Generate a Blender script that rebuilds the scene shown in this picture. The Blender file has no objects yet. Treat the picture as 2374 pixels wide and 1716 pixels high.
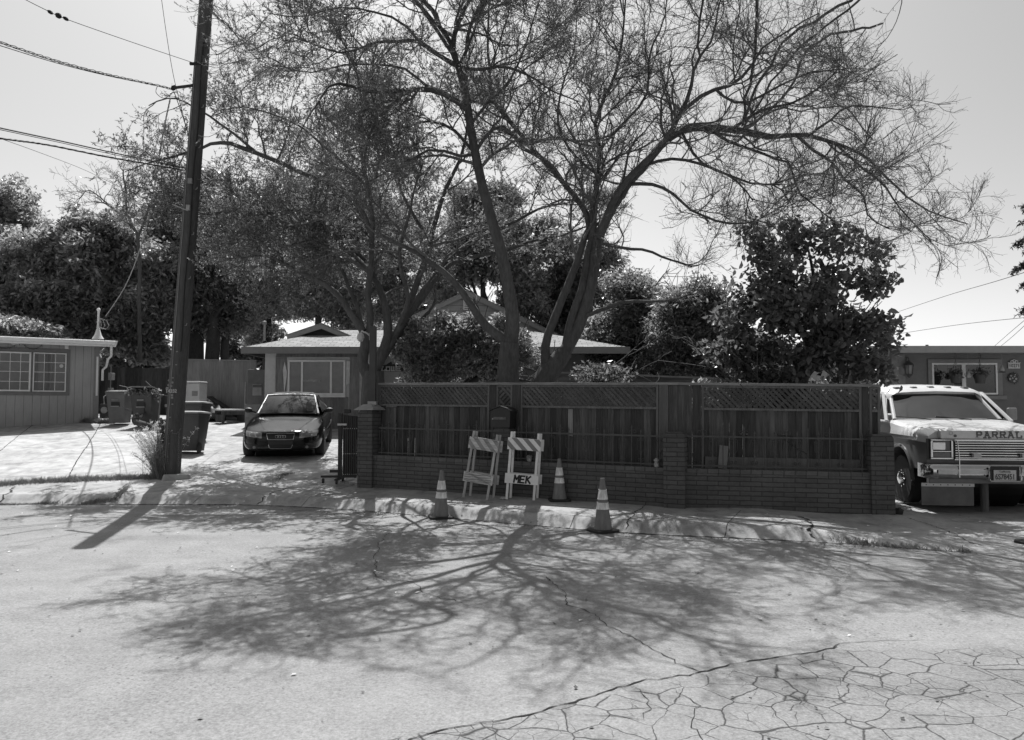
import bpy, math, random
import numpy as np
from mathutils import Vector, Matrix, Euler
from mathutils.bvhtree import BVHTree
R = math.radians
rng = np.random.default_rng(7)
random.seed(7)
SC = bpy.context.scene
COL = SC.collection

# ---------------------------------------------------------------- camera, sky, sun, exposure
FPX = 1780.0; PITCH = math.atan(87 / FPX); CAMH = 1.6      # focal length in photo pixels (2374 wide), level of the horizon
cam = bpy.data.cameras.new('camera'); camo = bpy.data.objects.new('camera', cam); COL.objects.link(camo)
cam.sensor_width = 36; cam.lens = 36 * FPX / 2374; cam.clip_end = 3000; cam.clip_start = 0.05
camo.location = (0, 0, CAMH); camo.rotation_euler = (math.pi / 2 + PITCH, 0, 0)
SC.camera = camo
SUN_EL = R(59.5); SUN_AZ = R(-10)
S = Vector((math.sin(SUN_AZ) * math.cos(SUN_EL), math.cos(SUN_AZ) * math.cos(SUN_EL), math.sin(SUN_EL)))
W = bpy.data.worlds.new('World'); SC.world = W; W.use_nodes = True
nt = W.node_tree; nt.nodes.clear()
sky = nt.nodes.new('ShaderNodeTexSky'); sky.sky_type = 'NISHITA'; sky.sun_disc = False
sky.sun_elevation = SUN_EL; sky.sun_rotation = SUN_AZ; sky.air_density = 1.0; sky.dust_density = 1.7; sky.ozone_density = 1.0
bw = nt.nodes.new('ShaderNodeSeparateColor')   # the red record of the sky, as in a red-filtered black and white photograph
bg = nt.nodes.new('ShaderNodeBackground'); wo = nt.nodes.new('ShaderNodeOutputWorld')
nt.links.new(sky.outputs[0], bw.inputs[0]); nt.links.new(bw.outputs[0], bg.inputs[0]); nt.links.new(bg.outputs[0], wo.inputs[0])
bg.inputs[1].default_value = 0.15
sun = bpy.data.lights.new('sun', 'SUN'); sun.energy = 5.0; sun.angle = R(0.36); sun.color = (1, 1, 1)
suno = bpy.data.objects.new('sun', sun); COL.objects.link(suno); suno.rotation_euler = S.to_track_quat('Z', 'Y').to_euler()
SC.view_settings.view_transform = 'Standard'; SC.view_settings.look = 'None'
SC.view_settings.exposure = 0.38; SC.view_settings.gamma = 1.0
SC.cycles.max_bounces = 6; SC.cycles.diffuse_bounces = 3; SC.cycles.transparent_max_bounces = 8; SC.cycles.caustics_reflective = False; SC.cycles.caustics_refractive = False

# ---------------------------------------------------------------- pixel -> point, ground height
cp, sp_ = math.cos(PITCH), math.sin(PITCH)
def P(x, y, D):
    a = (x - 1187) / FPX; b = (858 - y) / FPX
    d = (a, cp - b * sp_, sp_ + b * cp); t = D / d[1]
    return Vector((a * t, D, CAMH + d[2] * t))
def sc(D): return FPX / D
_xk = [-60, -30, -12, -8.5, -4.2, -2.34, 1.45, 3.8, 5.5, 9, 14, 60]; _yk = [13.6, 13.4, 12.95, 12.8, 12.66, 12.0, 9.8, 9.16, 8.3, 6.9, 5.6, 4.5]
_gx = np.linspace(-60, 60, 1201); _gy = np.interp(_gx, _xk, _yk); _k = np.hanning(17); _k /= _k.sum()
_gy = np.convolve(np.pad(_gy, 8, 'edge'), _k, 'valid')
def Yc(X): return np.interp(X, _gx, _gy)
def gz(X, Y):
    X = np.asarray(X, float); Y = np.asarray(Y, float); s = Y - Yc(X)
    hc = np.interp(X, [-60, 3.4, 4.6, 60], [.15, .14, .04, .04])
    k = np.interp(X, [-2, 2.4, 5.3, 6, 60], [.075, .006, .03, 0, 0]); m = np.interp(X, [-14, -9, -6, 2, 5.3, 6.2, 60], [.105, .095, .075, .07, .045, .012, .012])
    u = np.clip((s - .02) / .27, 0, 1); u = u + .10 * np.sin(u * math.pi * 2 + math.pi) * .5
    z = hc * u + k * np.clip(s - .38, 0, 1.25) + m * np.clip(s - 1.63, 0, 11)
    return z + .006 * np.sin(X * 1.7 + 1.3) * np.sin(Y * 1.3) * (s < 0)
def G(x, y):                                   # where the ray through a photo pixel meets the ground
    lo, hi = 1.5, 60
    f = lambda D: P(x, y, D).z - float(gz(P(x, y, D).x, D))
    D = lo
    while D < hi and f(D) > 0: D += .15
    a, b = D - .15, D
    for _ in range(20):
        c = (a + b) / 2
        if f(c) > 0: a = c
        else: b = c
    return P(x, y, a)
def on_ground(x, y): return Vector((x, y, float(gz(x, y))))

# ---------------------------------------------------------------- materials
MATS = {}
def newmat(name):
    m = bpy.data.materials.new(name); m.use_nodes = True; t = m.node_tree
    b = t.nodes['Principled BSDF']; MATS[name] = m
    return m, t, b
def N(t, kind, **kw):
    n = t.nodes.new(kind)
    for k, v in kw.items():
        if hasattr(n, k): setattr(n, k, v)
        else: n.inputs[k].default_value = v
    return n
def math_(t, op, a, b=None, c=None, clamp=False):
    n = t.nodes.new('ShaderNodeMath'); n.operation = op; n.use_clamp = clamp
    for i, v in enumerate((a, b, c)):
        if v is None: continue
        if isinstance(v, (int, float)): n.inputs[i].default_value = v
        else: t.links.new(v, n.inputs[i])
    return n.outputs[0]
def coords(t, scale=(1, 1, 1)):
    tc = t.nodes.new('ShaderNodeTexCoord'); mp = t.nodes.new('ShaderNodeMapping'); mp.inputs['Scale'].default_value = scale
    t.links.new(tc.outputs['Object'], mp.inputs[0]); return mp.outputs[0]
def noise(t, vec, scale, detail=6, rough=.6, dist=0):
    n = t.nodes.new('ShaderNodeTexNoise'); n.inputs['Scale'].default_value = scale; n.inputs['Detail'].default_value = detail
    n.inputs['Roughness'].default_value = rough; n.inputs['Distortion'].default_value = dist
    t.links.new(vec, n.inputs['Vector']); return n.outputs['Fac']
def mr(t, v, a, b, c, d, clamp=True):
    n = t.nodes.new('ShaderNodeMapRange'); n.clamp = clamp
    for i, q in zip((1, 2, 3, 4), (a, b, c, d)): n.inputs[i].default_value = q
    t.links.new(v, n.inputs[0]); return n.outputs[0]
def setv(t, b, val): t.links.new(val, b.inputs['Base Color'])
def bump(t, b, h, strength=.4, dist=.01):
    n = t.nodes.new('ShaderNodeBump'); n.inputs['Strength'].default_value = strength; n.inputs['Distance'].default_value = dist
    t.links.new(h, n.inputs['Height']); t.links.new(n.outputs[0], b.inputs['Normal'])
def M(name, v, rough=.8, var=.2, scale=6, stretch=(1, 1, 1), bmp=.2, bd=.005, metal=0, spec=.4, island=0, fine=0):
    if name in MATS: return MATS[name]
    m, t, b = newmat(name); c = coords(t, stretch)
    n1 = noise(t, c, scale, 8, .65); n2 = noise(t, c, scale * .17, 3, .5)
    q = math_(t, 'ADD', mr(t, n1, .3, .7, 1 - var, 1 + var), mr(t, n2, .3, .7, -var * .6, var * .6))
    if fine: q = math_(t, 'ADD', q, mr(t, noise(t, c, scale * 12, 2, .7), .3, .7, -fine, fine))
    if island:
        g = t.nodes.new('ShaderNodeNewGeometry'); q = math_(t, 'MULTIPLY', q, mr(t, g.outputs['Random Per Island'], 0, 1, 1 - island, 1 + island))
    setv(t, b, math_(t, 'MULTIPLY', q, v)); b.inputs['Roughness'].default_value = rough
    b.inputs['Metallic'].default_value = metal; b.inputs['Specular IOR Level'].default_value = spec
    if bmp: bump(t, b, n1, bmp, bd)
    return m
def paint(name, v, rough=.25, metal=0, coat=.0, dirt=.08):
    if name in MATS: return MATS[name]
    m, t, b = newmat(name); c = coords(t); n1 = noise(t, c, 9, 7, .7)
    setv(t, b, math_(t, 'MULTIPLY', mr(t, n1, .35, .75, 1 + dirt, 1 - dirt), v)); b.inputs['Metallic'].default_value = metal
    t.links.new(mr(t, n1, .3, .8, rough * .8, min(1, rough * 1.5)), b.inputs['Roughness']); b.inputs['Coat Weight'].default_value = coat
    b.inputs['Coat Roughness'].default_value = .08
    return m
def glass(name, v=.03, rough=.04):
    if name in MATS: return MATS[name]
    m, t, b = newmat(name); c = coords(t); n1 = noise(t, c, 3, 5, .6)
    setv(t, b, math_(t, 'MULTIPLY', mr(t, n1, .3, .7, .6, 1.5), v)); b.inputs['Roughness'].default_value = rough; b.inputs['Specular IOR Level'].default_value = .8
    return m
def leafmat(name, v, trans=.45, rough=.45, var=.35):
    m, t, b = newmat(name); g = t.nodes.new('ShaderNodeNewGeometry')
    c = coords(t); n1 = noise(t, c, 1.1, 3, .5)
    q = math_(t, 'MULTIPLY', mr(t, g.outputs['Random Per Island'], 0, 1, 1 - var, 1 + var), mr(t, n1, .3, .7, .75, 1.25))
    col = math_(t, 'MULTIPLY', q, v); setv(t, b, col); b.inputs['Roughness'].default_value = rough; b.inputs['Specular IOR Level'].default_value = .5
    tr = t.nodes.new('ShaderNodeBsdfTranslucent'); t.links.new(math_(t, 'MULTIPLY', col, 1.5), tr.inputs[0])
    mx = t.nodes.new('ShaderNodeMixShader'); mx.inputs[0].default_value = trans
    t.links.new(b.outputs[0], mx.inputs[1]); t.links.new(tr.outputs[0], mx.inputs[2])
    t.links.new(mx.outputs[0], t.nodes['Material Output'].inputs[0]); return m

# ---------------------------------------------------------------- mesh helpers
def tag(o, label=None, cat=None, group=None, kind=None):
    if label: o['label'] = label
    if cat: o['category'] = cat
    if group: o['group'] = group
    if kind: o['kind'] = kind
    return o
def thing(name, label, cat, loc=(0, 0, 0), rot=(0, 0, 0), group=None, matrix=None):
    o = bpy.data.objects.new(name, None); COL.objects.link(o); o.empty_display_size = .2
    if matrix is not None: o.matrix_world = matrix
    else: o.location = loc; o.rotation_euler = rot
    return tag(o, label, cat, group)
def fastmesh(name, V, F, smooth=False):        # V (n,3), F (m,k) arrays
    V = np.ascontiguousarray(V, np.float32); F = np.ascontiguousarray(F, np.int32); k = F.shape[1]
    me = bpy.data.meshes.new(name); me.vertices.add(len(V)); me.vertices.foreach_set('co', V.ravel())
    me.loops.add(F.size); me.loops.foreach_set('vertex_index', F.ravel())
    me.polygons.add(len(F)); me.polygons.foreach_set('loop_start', np.arange(0, F.size, k, dtype=np.int32))
    me.update(calc_edges=True)
    if smooth: me.polygons.foreach_set('use_smooth', np.ones(len(F), bool))
    return me
def place(name, me, mat, parent=None):
    o = bpy.data.objects.new(name, me); COL.objects.link(o)
    if mat: me.materials.append(mat)
    if parent: o.parent = parent
    return o
class MB:
    def __init__(s): s.v = []; s.f = []
    def add(s, vs, fs):
        n = len(s.v); s.v += [tuple(v) for v in vs]; s.f += [tuple(i + n for i in f) for f in fs]; return s
    def box(s, x0, x1, y0, y1, z0, z1, m=None, taper=None):
        vs = [Vector((x, y, z)) for z in (z0, z1) for x, y in ((x0, y0), (x1, y0), (x1, y1), (x0, y1))]
        if taper:
            cx, cy = (x0 + x1) / 2, (y0 + y1) / 2
            for v in vs[4:]: v.x = cx + (v.x - cx) * taper; v.y = cy + (v.y - cy) * taper
        if m is not None: vs = [m @ v for v in vs]
        return s.add(vs, [(3, 2, 1, 0), (4, 5, 6, 7), (0, 1, 5, 4), (1, 2, 6, 5), (2, 3, 7, 6), (3, 0, 4, 7)])
    def beam(s, a, b, w, h, up=(0, 0, 1)):
        a = Vector(a); b = Vector(b); d = (b - a).normalized(); u = Vector(up)
        x = d.cross(u)
        if x.length < 1e-3: x = d.cross(Vector((0, 1, 0)))
        x.normalize(); z = x.cross(d)
        vs = [p + x * i * w / 2 + z * j * h / 2 for p in (a, b) for i, j in ((-1, -1), (1, -1), (1, 1), (-1, 1))]
        return s.add(vs, [(0, 1, 2, 3), (7, 6, 5, 4), (1, 0, 4, 5), (2, 1, 5, 6), (3, 2, 6, 7), (0, 3, 7, 4)])
    def tube(s, pts, r, n=8, caps=True):
        pts = [Vector(p) for p in pts]; r = r if hasattr(r, '__len__') else [r] * len(pts)
        base = len(s.v); K = len(pts); ref = Vector((0, 0, 1)); ax = (pts[-1] - pts[0])
        if K > 1 and ax.length and abs(ax.normalized().z) > .8: ref = Vector((0, 1, 0))
        for i, p in enumerate(pts):
            t = (pts[min(i + 1, K - 1)] - pts[max(i - 1, 0)]).normalized(); a = t.cross(ref)
            if a.length < 1e-4: a = t.cross(Vector((1, 0, 0)))
            a.normalize(); b = t.cross(a)
            for j in range(n):
                q = 2 * math.pi * j / n; s.v.append(tuple(p + (a * math.cos(q) + b * math.sin(q)) * r[i]))
        for i in range(K - 1):
            for j in range(n):
                a0 = base + i * n + j; a1 = base + i * n + (j + 1) % n
                s.f.append((a0, a1, a1 + n, a0 + n))
        if caps: s.f.append(tuple(base + j for j in range(n))[::-1]); s.f.append(tuple(base + (K - 1) * n + j for j in range(n)))
        return s
    def lathe(s, prof, c=(0, 0, 0), n=24, axis='z', m=None):      # prof: (r, h)
        base = len(s.v)
        for r, h in prof:
            for j in range(n):
                q = 2 * math.pi * j / n; x, y = r * math.cos(q), r * math.sin(q)
                v = Vector((x, y, h)) if axis == 'z' else (Vector((h, x, y)) if axis == 'x' else Vector((x, h, y)))
                v = v + Vector(c); s.v.append(tuple(m @ v if m is not None else v))
        for i in range(len(prof) - 1):
            for j in range(n):
                a0 = base + i * n + j; a1 = base + i * n + (j + 1) % n; s.f.append((a0, a1, a1 + n, a0 + n))
        s.f.append(tuple(base + j for j in range(n))[::-1]); s.f.append(tuple(base + (len(prof) - 1) * n + j for j in range(n)))
        return s
    def prism(s, poly, d0, d1, fn):               # poly 2d list, fn(u, v, d) -> point
        n = len(poly); vs = [fn(u, v, d0) for u, v in poly] + [fn(u, v, d1) for u, v in poly]
        return s.add(vs, [tuple(range(n))[::-1], tuple(range(n, 2 * n))] + [(i, (i + 1) % n, (i + 1) % n + n, i + n) for i in range(n)])
    def loft(s, secs, closed=False, caps=True):
        base = len(s.v); n = len(secs[0])
        for q in secs: s.v += [tuple(p) for p in q]
        for i in range(len(secs) - 1):
            for j in range(n if closed else n - 1):
                a0 = base + i * n + j; a1 = base + i * n + (j + 1) % n; s.f.append((a0, a1, a1 + n, a0 + n))
        if caps and closed: s.f.append(tuple(base + j for j in range(n))[::-1]); s.f.append(tuple(base + (len(secs) - 1) * n + j for j in range(n)))
        return s
    def build(s, name, mat, parent=None, smooth=False, bevel=0, label=None, ang=35, world=False, sub=0):
        vs = s.v
        if world and parent is not None:
            inv = parent.matrix_basis.inverted(); vs = [tuple(inv @ Vector(v)) for v in vs]
        me = bpy.data.meshes.new(name); me.from_pydata(vs, [], s.f); me.update()
        if smooth:
            me.polygons.foreach_set('use_smooth', np.ones(len(me.polygons), bool)); 
            if ang < 180: me.set_sharp_from_angle(angle=R(ang))
        o = place(name, me, mat, parent)
        if sub:
            q = o.modifiers.new('sub', 'SUBSURF'); q.levels = sub; q.render_levels = sub
        if bevel:
            q = o.modifiers.new('bevel', 'BEVEL'); q.width = bevel; q.segments = 2; q.limit_method = 'ANGLE'; q.angle_limit = R(40)
        if label: o['label'] = label
        return o
def fix_normals(me):
    import bmesh
    b = bmesh.new(); b.from_mesh(me); bmesh.ops.recalc_face_normals(b, faces=b.faces); b.to_mesh(me); b.free()
def text(name, s, size, mat, parent, loc, rot=(math.pi / 2, 0, 0), depth=.002, bold=0, align='CENTER', sx=1.0):
    cu = bpy.data.curves.new(name, 'FONT'); cu.body = s; cu.size = size; cu.extrude = depth; cu.offset = bold; cu.align_x = align; cu.align_y = 'CENTER'
    tmp = bpy.data.objects.new('tmp', cu); COL.objects.link(tmp); bpy.context.view_layer.update()
    me = bpy.data.meshes.new_from_object(tmp.evaluated_get(bpy.context.evaluated_depsgraph_get()))
    bpy.data.objects.remove(tmp); me.name = name
    o = place(name, me, mat, parent); o.location = loc; o.rotation_euler = rot; o.scale = (sx, 1, 1); return o
# block lettering made of strokes, drawn in the xz plane facing -y
STROKES = {
 'M': [[(0, 0), (0, 1)], [(0, 1), (.5, .45)], [(.5, .45), (1, 1)], [(1, 1), (1, 0)]],
 'E': [[(0, 0), (0, 1)], [(.12, 1), (.9, 1)], [(.12, .5), (.75, .5)], [(.12, 0), (.9, 0)]],
 'K': [[(0, 0), (0, 1)], [(.1, .5), (.85, 1)], [(.25, .55), (.95, 0)]],
 'P': [[(.15, 0), (.15, 1)], [(.15, 1), (.75, 1)], [(.75, 1), (.9, .85)], [(.9, .85), (.9, .6)], [(.9, .6), (.75, .45)], [(.75, .45), (.15, .45)], [(-.05, 0), (.42, 0)]],
 'A': [[(.1, 0), (.5, 1)], [(.5, 1), (.9, 0)], [(.25, .35), (.75, .35)], [(-.08, 0), (.3, 0)], [(.7, 0), (1.08, 0)], [(.3, 1), (.55, 1)]],
 'R': [[(.15, 0), (.15, 1)], [(.15, 1), (.75, 1)], [(.75, 1), (.88, .85)], [(.88, .85), (.88, .65)], [(.88, .65), (.7, .5)], [(.7, .5), (.15, .5)], [(.5, .5), (.88, 0)], [(-.05, 0), (.38, 0)], [(.72, 0), (1.08, 0)]],
 'L': [[(.2, 0), (.2, 1)], [(.2, 0), (.95, 0)], [(.95, 0), (.95, .3)], [(0, 1), (.45, 1)], [(0, 0), (.2, 0)]],
 'O': [[(0, 0), (0, 1)], [(0, 1), (.85, 1)], [(.85, 1), (.85, 0)], [(.85, 0), (0, 0)]],
 'W': [[(0, 0), (0, 1)], [(.45, 0), (.45, 1)], [(.9, 0), (.9, 1)], [(0, 0), (.9, 0)]],
}
def letters(name, word, w, h, gap, t, mat, parent, org, fn=None, slant=0):
    mb = MB(); x = 0; k = 0
    for ch in word:
        for (a, b) in STROKES[ch]:
            k += 1; d = -.0004 * (k % 7) - .001
            p = Vector((x + a[0] * w, 0, a[1] * h)); q = Vector((x + b[0] * w, 0, b[1] * h)); dr = (q - p).normalized(); p -= dr * t * .45; q += dr * t * .45
            n = Vector((-dr.z, 0, dr.x)) * t / 2
            vs = [p + n, q + n, q - n, p - n]; vs = [Vector((v.x + slant * v.z, v.y + d, v.z)) for v in vs]; bk = [v + Vector((0, .004, 0)) for v in vs]
            mb.add([fn(v) if fn else v + Vector(org) for v in vs + bk], [(0, 1, 2, 3), (7, 6, 5, 4), (0, 4, 5, 1), (1, 5, 6, 2), (2, 6, 7, 3), (3, 7, 4, 0)])
        x += w + gap
    return mb.build(name, mat, parent)

# --- vectorised strands (branches, twigs, grass)
def nrm(a): return a / np.maximum(np.linalg.norm(a, axis=-1, keepdims=True), 1e-9)
def strands_mesh(Pn, Rn, n):                   # (M,K,3), (M,K)
    Mn, K, _ = Pn.shape
    T = np.empty_like(Pn); T[:, 1:-1] = Pn[:, 2:] - Pn[:, :-2]; T[:, 0] = Pn[:, 1] - Pn[:, 0]; T[:, -1] = Pn[:, -1] - Pn[:, -2]; T = nrm(T)
    ref = np.zeros((Mn, 1, 3)); mt = nrm(Pn[:, -1] - Pn[:, 0]); v = np.abs(mt[:, 2]) > .8; ref[~v, 0, 2] = 1; ref[v, 0, 0] = 1
    A = nrm(np.cross(T, ref)); B = np.cross(T, A)
    q = np.arange(n) * 2 * np.pi / n
    V = Pn[:, :, None] + (A[:, :, None] * np.cos(q)[None, None, :, None] + B[:, :, None] * np.sin(q)[None, None, :, None]) * Rn[:, :, None, None]
    idx = np.arange(Mn * K * n).reshape(Mn, K, n); a = idx[:, :-1]; b = np.roll(a, -1, axis=2); c = np.roll(idx[:, 1:], -1, axis=2); d = idx[:, 1:]
    F = np.stack([a, b, c, d], -1).reshape(-1, 4)
    return V.reshape(-1, 3), F
def resample(pts, rad, K):
    pts = np.array(pts, float); rad = np.array(rad, float)
    # smooth with Catmull-Rom then resample by length
    Q = []; Rr = []
    for i in range(len(pts) - 1):
        p0 = pts[max(i - 1, 0)]; p1 = pts[i]; p2 = pts[i + 1]; p3 = pts[min(i + 2, len(pts) - 1)]
        for u in np.linspace(0, 1, 6, endpoint=False):
            Q.append(.5 * ((2 * p1) + (-p0 + p2) * u + (2 * p0 - 5 * p1 + 4 * p2 - p3) * u * u + (-p0 + 3 * p1 - 3 * p2 + p3) * u ** 3)); Rr.append(rad[i] * (1 - u) + rad[i + 1] * u)
    Q.append(pts[-1]); Rr.append(rad[-1]); Q = np.array(Q); Rr = np.array(Rr)
    L = np.r_[0, np.cumsum(np.linalg.norm(np.diff(Q, axis=0), axis=1))]; t = np.linspace(0, L[-1], K)
    return np.stack([np.interp(t, L, Q[:, i]) for i in range(3)], 1), np.interp(t, L, Rr), L[-1]
def spawn(rg, Pp, Rp, nch, t0, t1, length, ang, K, up, wig, rmax, out=None, rscale=.6, rtip=.4):
    """children of parents Pp (M,K0,3): nch each; length (lo,hi)"""
    Mn, K0, _ = Pp.shape; t = rg.uniform(t0, t1, (Mn, nch)) * (K0 - 1); i = np.clip(t.astype(int), 0, K0 - 2); f = (t - i)[..., None]
    mi = np.arange(Mn)[:, None]; a = Pp[mi, i]; b = Pp[mi, i + 1]; st = (a * (1 - f) + b * f).reshape(-1, 3); tg = nrm(b - a).reshape(-1, 3)
    r0 = np.minimum((Rp[mi, i]).reshape(-1) * rscale, rmax)
    rn = rg.normal(size=st.shape); pr = nrm(rn - (rn * tg).sum(-1, keepdims=True) * tg)
    an = np.radians(rg.uniform(ang[0], ang[1], (len(st), 1))); d = tg * np.cos(an) + pr * np.sin(an); d[:, 2] += up[0]
    if out is not None: d += out
    d = nrm(d); L = rg.uniform(length[0], length[1], (len(st), 1)) * (1 - .45 * (t.reshape(-1, 1) / (K0 - 1))); step = L / (K - 1)
    pts = [st]; cu = rg.normal(size=d.shape) * wig * 1.15; cu -= (cu * d).sum(-1, keepdims=True) * d
    flip = (np.arange(K) % 3 == 1)[:, None]
    for k in range(1, K):
        d = nrm(d + cu + rg.normal(size=d.shape) * wig + np.array([0, 0, up[1]])); cu = cu * .86; pts.append(pts[-1] + d * step)
    Q = np.stack(pts, 1); taper = np.linspace(1, rtip, K)[None]
    return Q, r0[:, None] * taper
def leaves_at(rg, C, size, up=.0, aspect=.45, fold=.25, direc=None, jit=.9):
    n = len(C); d = rg.normal(size=(n, 3))
    if direc is not None: d = direc + d * jit
    d[:, 2] += up; d = nrm(d); w = nrm(np.cross(d, rg.normal(size=(n, 3)))); nn = np.cross(d, w)
    s = (size[0] + (size[1] - size[0]) * rg.random((n, 1)))
    b = C - d * s * .3; tip = C + d * s; m = C + d * s * .45
    l = m + w * s * aspect * .5 + nn * s * fold * .3; r = m - w * s * aspect * .5 + nn * s * fold * .3
    V = np.stack([b, l, tip, r], 1).reshape(-1, 3); i = np.arange(n)[:, None] * 4
    return V, i + np.array([[0, 1, 2, 3]])
def leaves6(rg, C, size, up=0., aspect=.6, jit=1., curl=.25):    # broad pointed leaves, two bent halves
    n = len(C); d = rg.normal(size=(n, 3)) * jit; d[:, 2] += up; d = nrm(d); w = nrm(np.cross(d, rg.normal(size=(n, 3)) + np.array([0, 0, 1.5]))); nn = np.cross(d, w)
    s = (size[0] + (size[1] - size[0]) * rg.random((n, 1)))
    def pt(a, b, c): return C + d * s * a + w * s * aspect * b + nn * s * c
    V = np.stack([pt(0, 0, 0), pt(.25, .42, .08), pt(.6, .46, .06), pt(1, 0, -curl), pt(.6, -.46, .06), pt(.25, -.42, .08), pt(.5, 0, -.06)], 1).reshape(-1, 3)
    i = np.arange(n)[:, None, None] * 7; F = np.array([[0, 1, 6, 6], [1, 2, 6, 6]])
    F = i + np.array([[[0, 6, 1], [1, 6, 2], [2, 6, 3], [0, 5, 6], [5, 4, 6], [4, 3, 6]]])
    return V, F.reshape(-1, 3)
def in_ellipsoids(rg, ells, n, shell=.55):
    """ells: (cx,cy,cz,rx,ry,rz); points biased to the outside, none below the middle lobes' flat base"""
    vol = np.array([e[3] * e[4] * e[5] for e in ells]) ** .8; pick = rg.choice(len(ells), n, p=vol / vol.sum()); E = np.array(ells)[pick]
    u = nrm(rg.normal(size=(n, 3))); r = shell + (1 - shell) * rg.random((n, 1)) ** .6
    lump = 1 + .16 * np.sin(u[:, :1] * 7 + E[:, :1]) * np.sin(u[:, 1:2] * 6 + 2) + .12 * np.sin(u[:, 2:] * 9 + E[:, 2:3])
    return E[:, :3] + u * r * E[:, 3:] * lump
def merge(parts):
    V = []; F = []; n = 0
    for v, f in parts: V.append(v); F.append(f + n); n += len(v)
    return np.concatenate(V), np.concatenate(F)

# ================================================================ GROUND
def road_mat():
    m, t, b = newmat('road'); c = coords(t)
    big = noise(t, c, .35, 4, .6); mid = noise(t, c, 2.3, 5, .6); fine = noise(t, c, 60, 3, .8); sp = noise(t, c, 26, 4, .75)
    v = math_(t, 'ADD', mr(t, big, .3, .7, .9, 1.1), mr(t, mid, .3, .7, -.12, .12))
    v = math_(t, 'ADD', v, mr(t, fine, .35, .65, -.22, .22)); v = math_(t, 'ADD', v, mr(t, sp, .3, .7, -.2, .2))
    # worn pits where the binder has gone, mostly to the left
    tc = t.nodes.new('ShaderNodeSeparateXYZ'); t.links.new(c, tc.inputs[0])
    vo = t.nodes.new('ShaderNodeTexVoronoi'); vo.inputs['Scale'].default_value = 26; t.links.new(c, vo.inputs['Vector'])
    pits = math_(t, 'MULTIPLY', mr(t, vo.outputs['Distance'], .1, .28, 1, 0), mr(t, noise(t, c, .55, 4, .6), .5, .62, 0, 1))
    v = math_(t, 'MULTIPLY', v, mr(t, pits, 0, 1, 1, .55))
    st = math_(t, 'MULTIPLY', mr(t, noise(t, c, 1.1, 3, .6), .6, .72, 1, .72), mr(t, noise(t, coords(t, (.35, 1.6, 1)), .8, 4, .6), .52, .66, 1, .86)); v = math_(t, 'MULTIPLY', v, st)
    # alligator cracking inside one failed patch of asphalt
    wv = t.nodes.new('ShaderNodeTexNoise'); wv.inputs['Scale'].default_value = 2.6; wv.inputs['Detail'].default_value = 6; t.links.new(c, wv.inputs['Vector'])
    va = t.nodes.new('ShaderNodeVectorMath'); va.operation = 'MULTIPLY_ADD'; t.links.new(wv.outputs['Color'], va.inputs[0]); va.inputs[1].default_value = (.17, .17, 0); t.links.new(c, va.inputs[2])
    vc = t.nodes.new('ShaderNodeTexVoronoi'); vc.feature = 'DISTANCE_TO_EDGE'; vc.inputs['Scale'].default_value = 4.0; t.links.new(va.outputs[0], vc.inputs['Vector'])
    vc2 = t.nodes.new('ShaderNodeTexVoronoi'); vc2.feature = 'DISTANCE_TO_EDGE'; vc2.inputs['Scale'].default_value = 7.3; t.links.new(va.outputs[0], vc2.inputs['Vector'])
    wd = mr(t, noise(t, c, 1.6, 4, .7), .36, .66, .008, .040)
    k1 = math_(t, 'SUBTRACT', 1, math_(t, 'DIVIDE', vc.outputs['Distance'], wd), clamp=True)
    k2 = math_(t, 'MULTIPLY', math_(t, 'SUBTRACT', 1, math_(t, 'DIVIDE', vc2.outputs['Distance'], math_(t, 'MULTIPLY', wd, .7)), clamp=True), mr(t, noise(t, c, 1.7, 2, .5), .48, .56, 0, .9))
    k = math_(t, 'MAXIMUM', k1, k2)
    # patch boundary: right of the long crack
    A = G(900, 1716); B = G(2000, 1495); nx, ny = (B.y - A.y), -(B.x - A.x); L = math.hypot(nx, ny); nx /= L; ny /= L
    sd = math_(t, 'ADD', math_(t, 'MULTIPLY', tc.outputs[0], nx), math_(t, 'MULTIPLY', tc.outputs[1], ny)); sd = math_(t, 'SUBTRACT', sd, nx * A.x + ny * A.y)
    reg = math_(t, 'MULTIPLY', mr(t, sd, -.02, .02, 0, 1), mr(t, math_(t, 'ADD', tc.outputs[1], mr(t, tc.outputs[0], 1, 5, 0, .2)), 5.15, 5.35, 1, 0))
    k = math_(t, 'MULTIPLY', k, reg)
    v = math_(t, 'MULTIPLY', v, mr(t, reg, 0, 1, 1, .93)); v = math_(t, 'MULTIPLY', v, mr(t, k, 0, 1, 1, .15))
    setv(t, b, math_(t, 'MULTIPLY', v, .235)); b.inputs['Roughness'].default_value = .9; b.inputs['Specular IOR Level'].default_value = .25
    h = math_(t, 'SUBTRACT', math_(t, 'ADD', fine, math_(t, 'MULTIPLY', sp, .6)), math_(t, 'MULTIPLY', k, 3)); bump(t, b, h, .5, .006)
    return m
def concrete(name, v, stain=.25):
    m, t, b = newmat(name); c = coords(t)
    n0 = noise(t, c, .5, 4, .6); n1 = noise(t, c, 3.2, 8, .7, .4); n2 = noise(t, c, 40, 3, .8); n3 = noise(t, coords(t, (1, .25, 1)), 5, 5, .6)
    q = math_(t, 'ADD', mr(t, n0, .3, .7, 1 - stain * .4, 1 + stain * .4), mr(t, n1, .35, .7, stain * .45, -stain))
    q = math_(t, 'ADD', q, mr(t, n2, .3, .7, -.09, .09)); q = math_(t, 'ADD', q, mr(t, n3, .55, .75, 0, -stain * .7))
    setv(t, b, math_(t, 'MULTIPLY', q, v)); b.inputs['Roughness'].default_value = .9; b.inputs['Specular IOR Level'].default_value = .25
    bump(t, b, math_(t, 'ADD', n2, n1), .35, .004); return m
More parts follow.
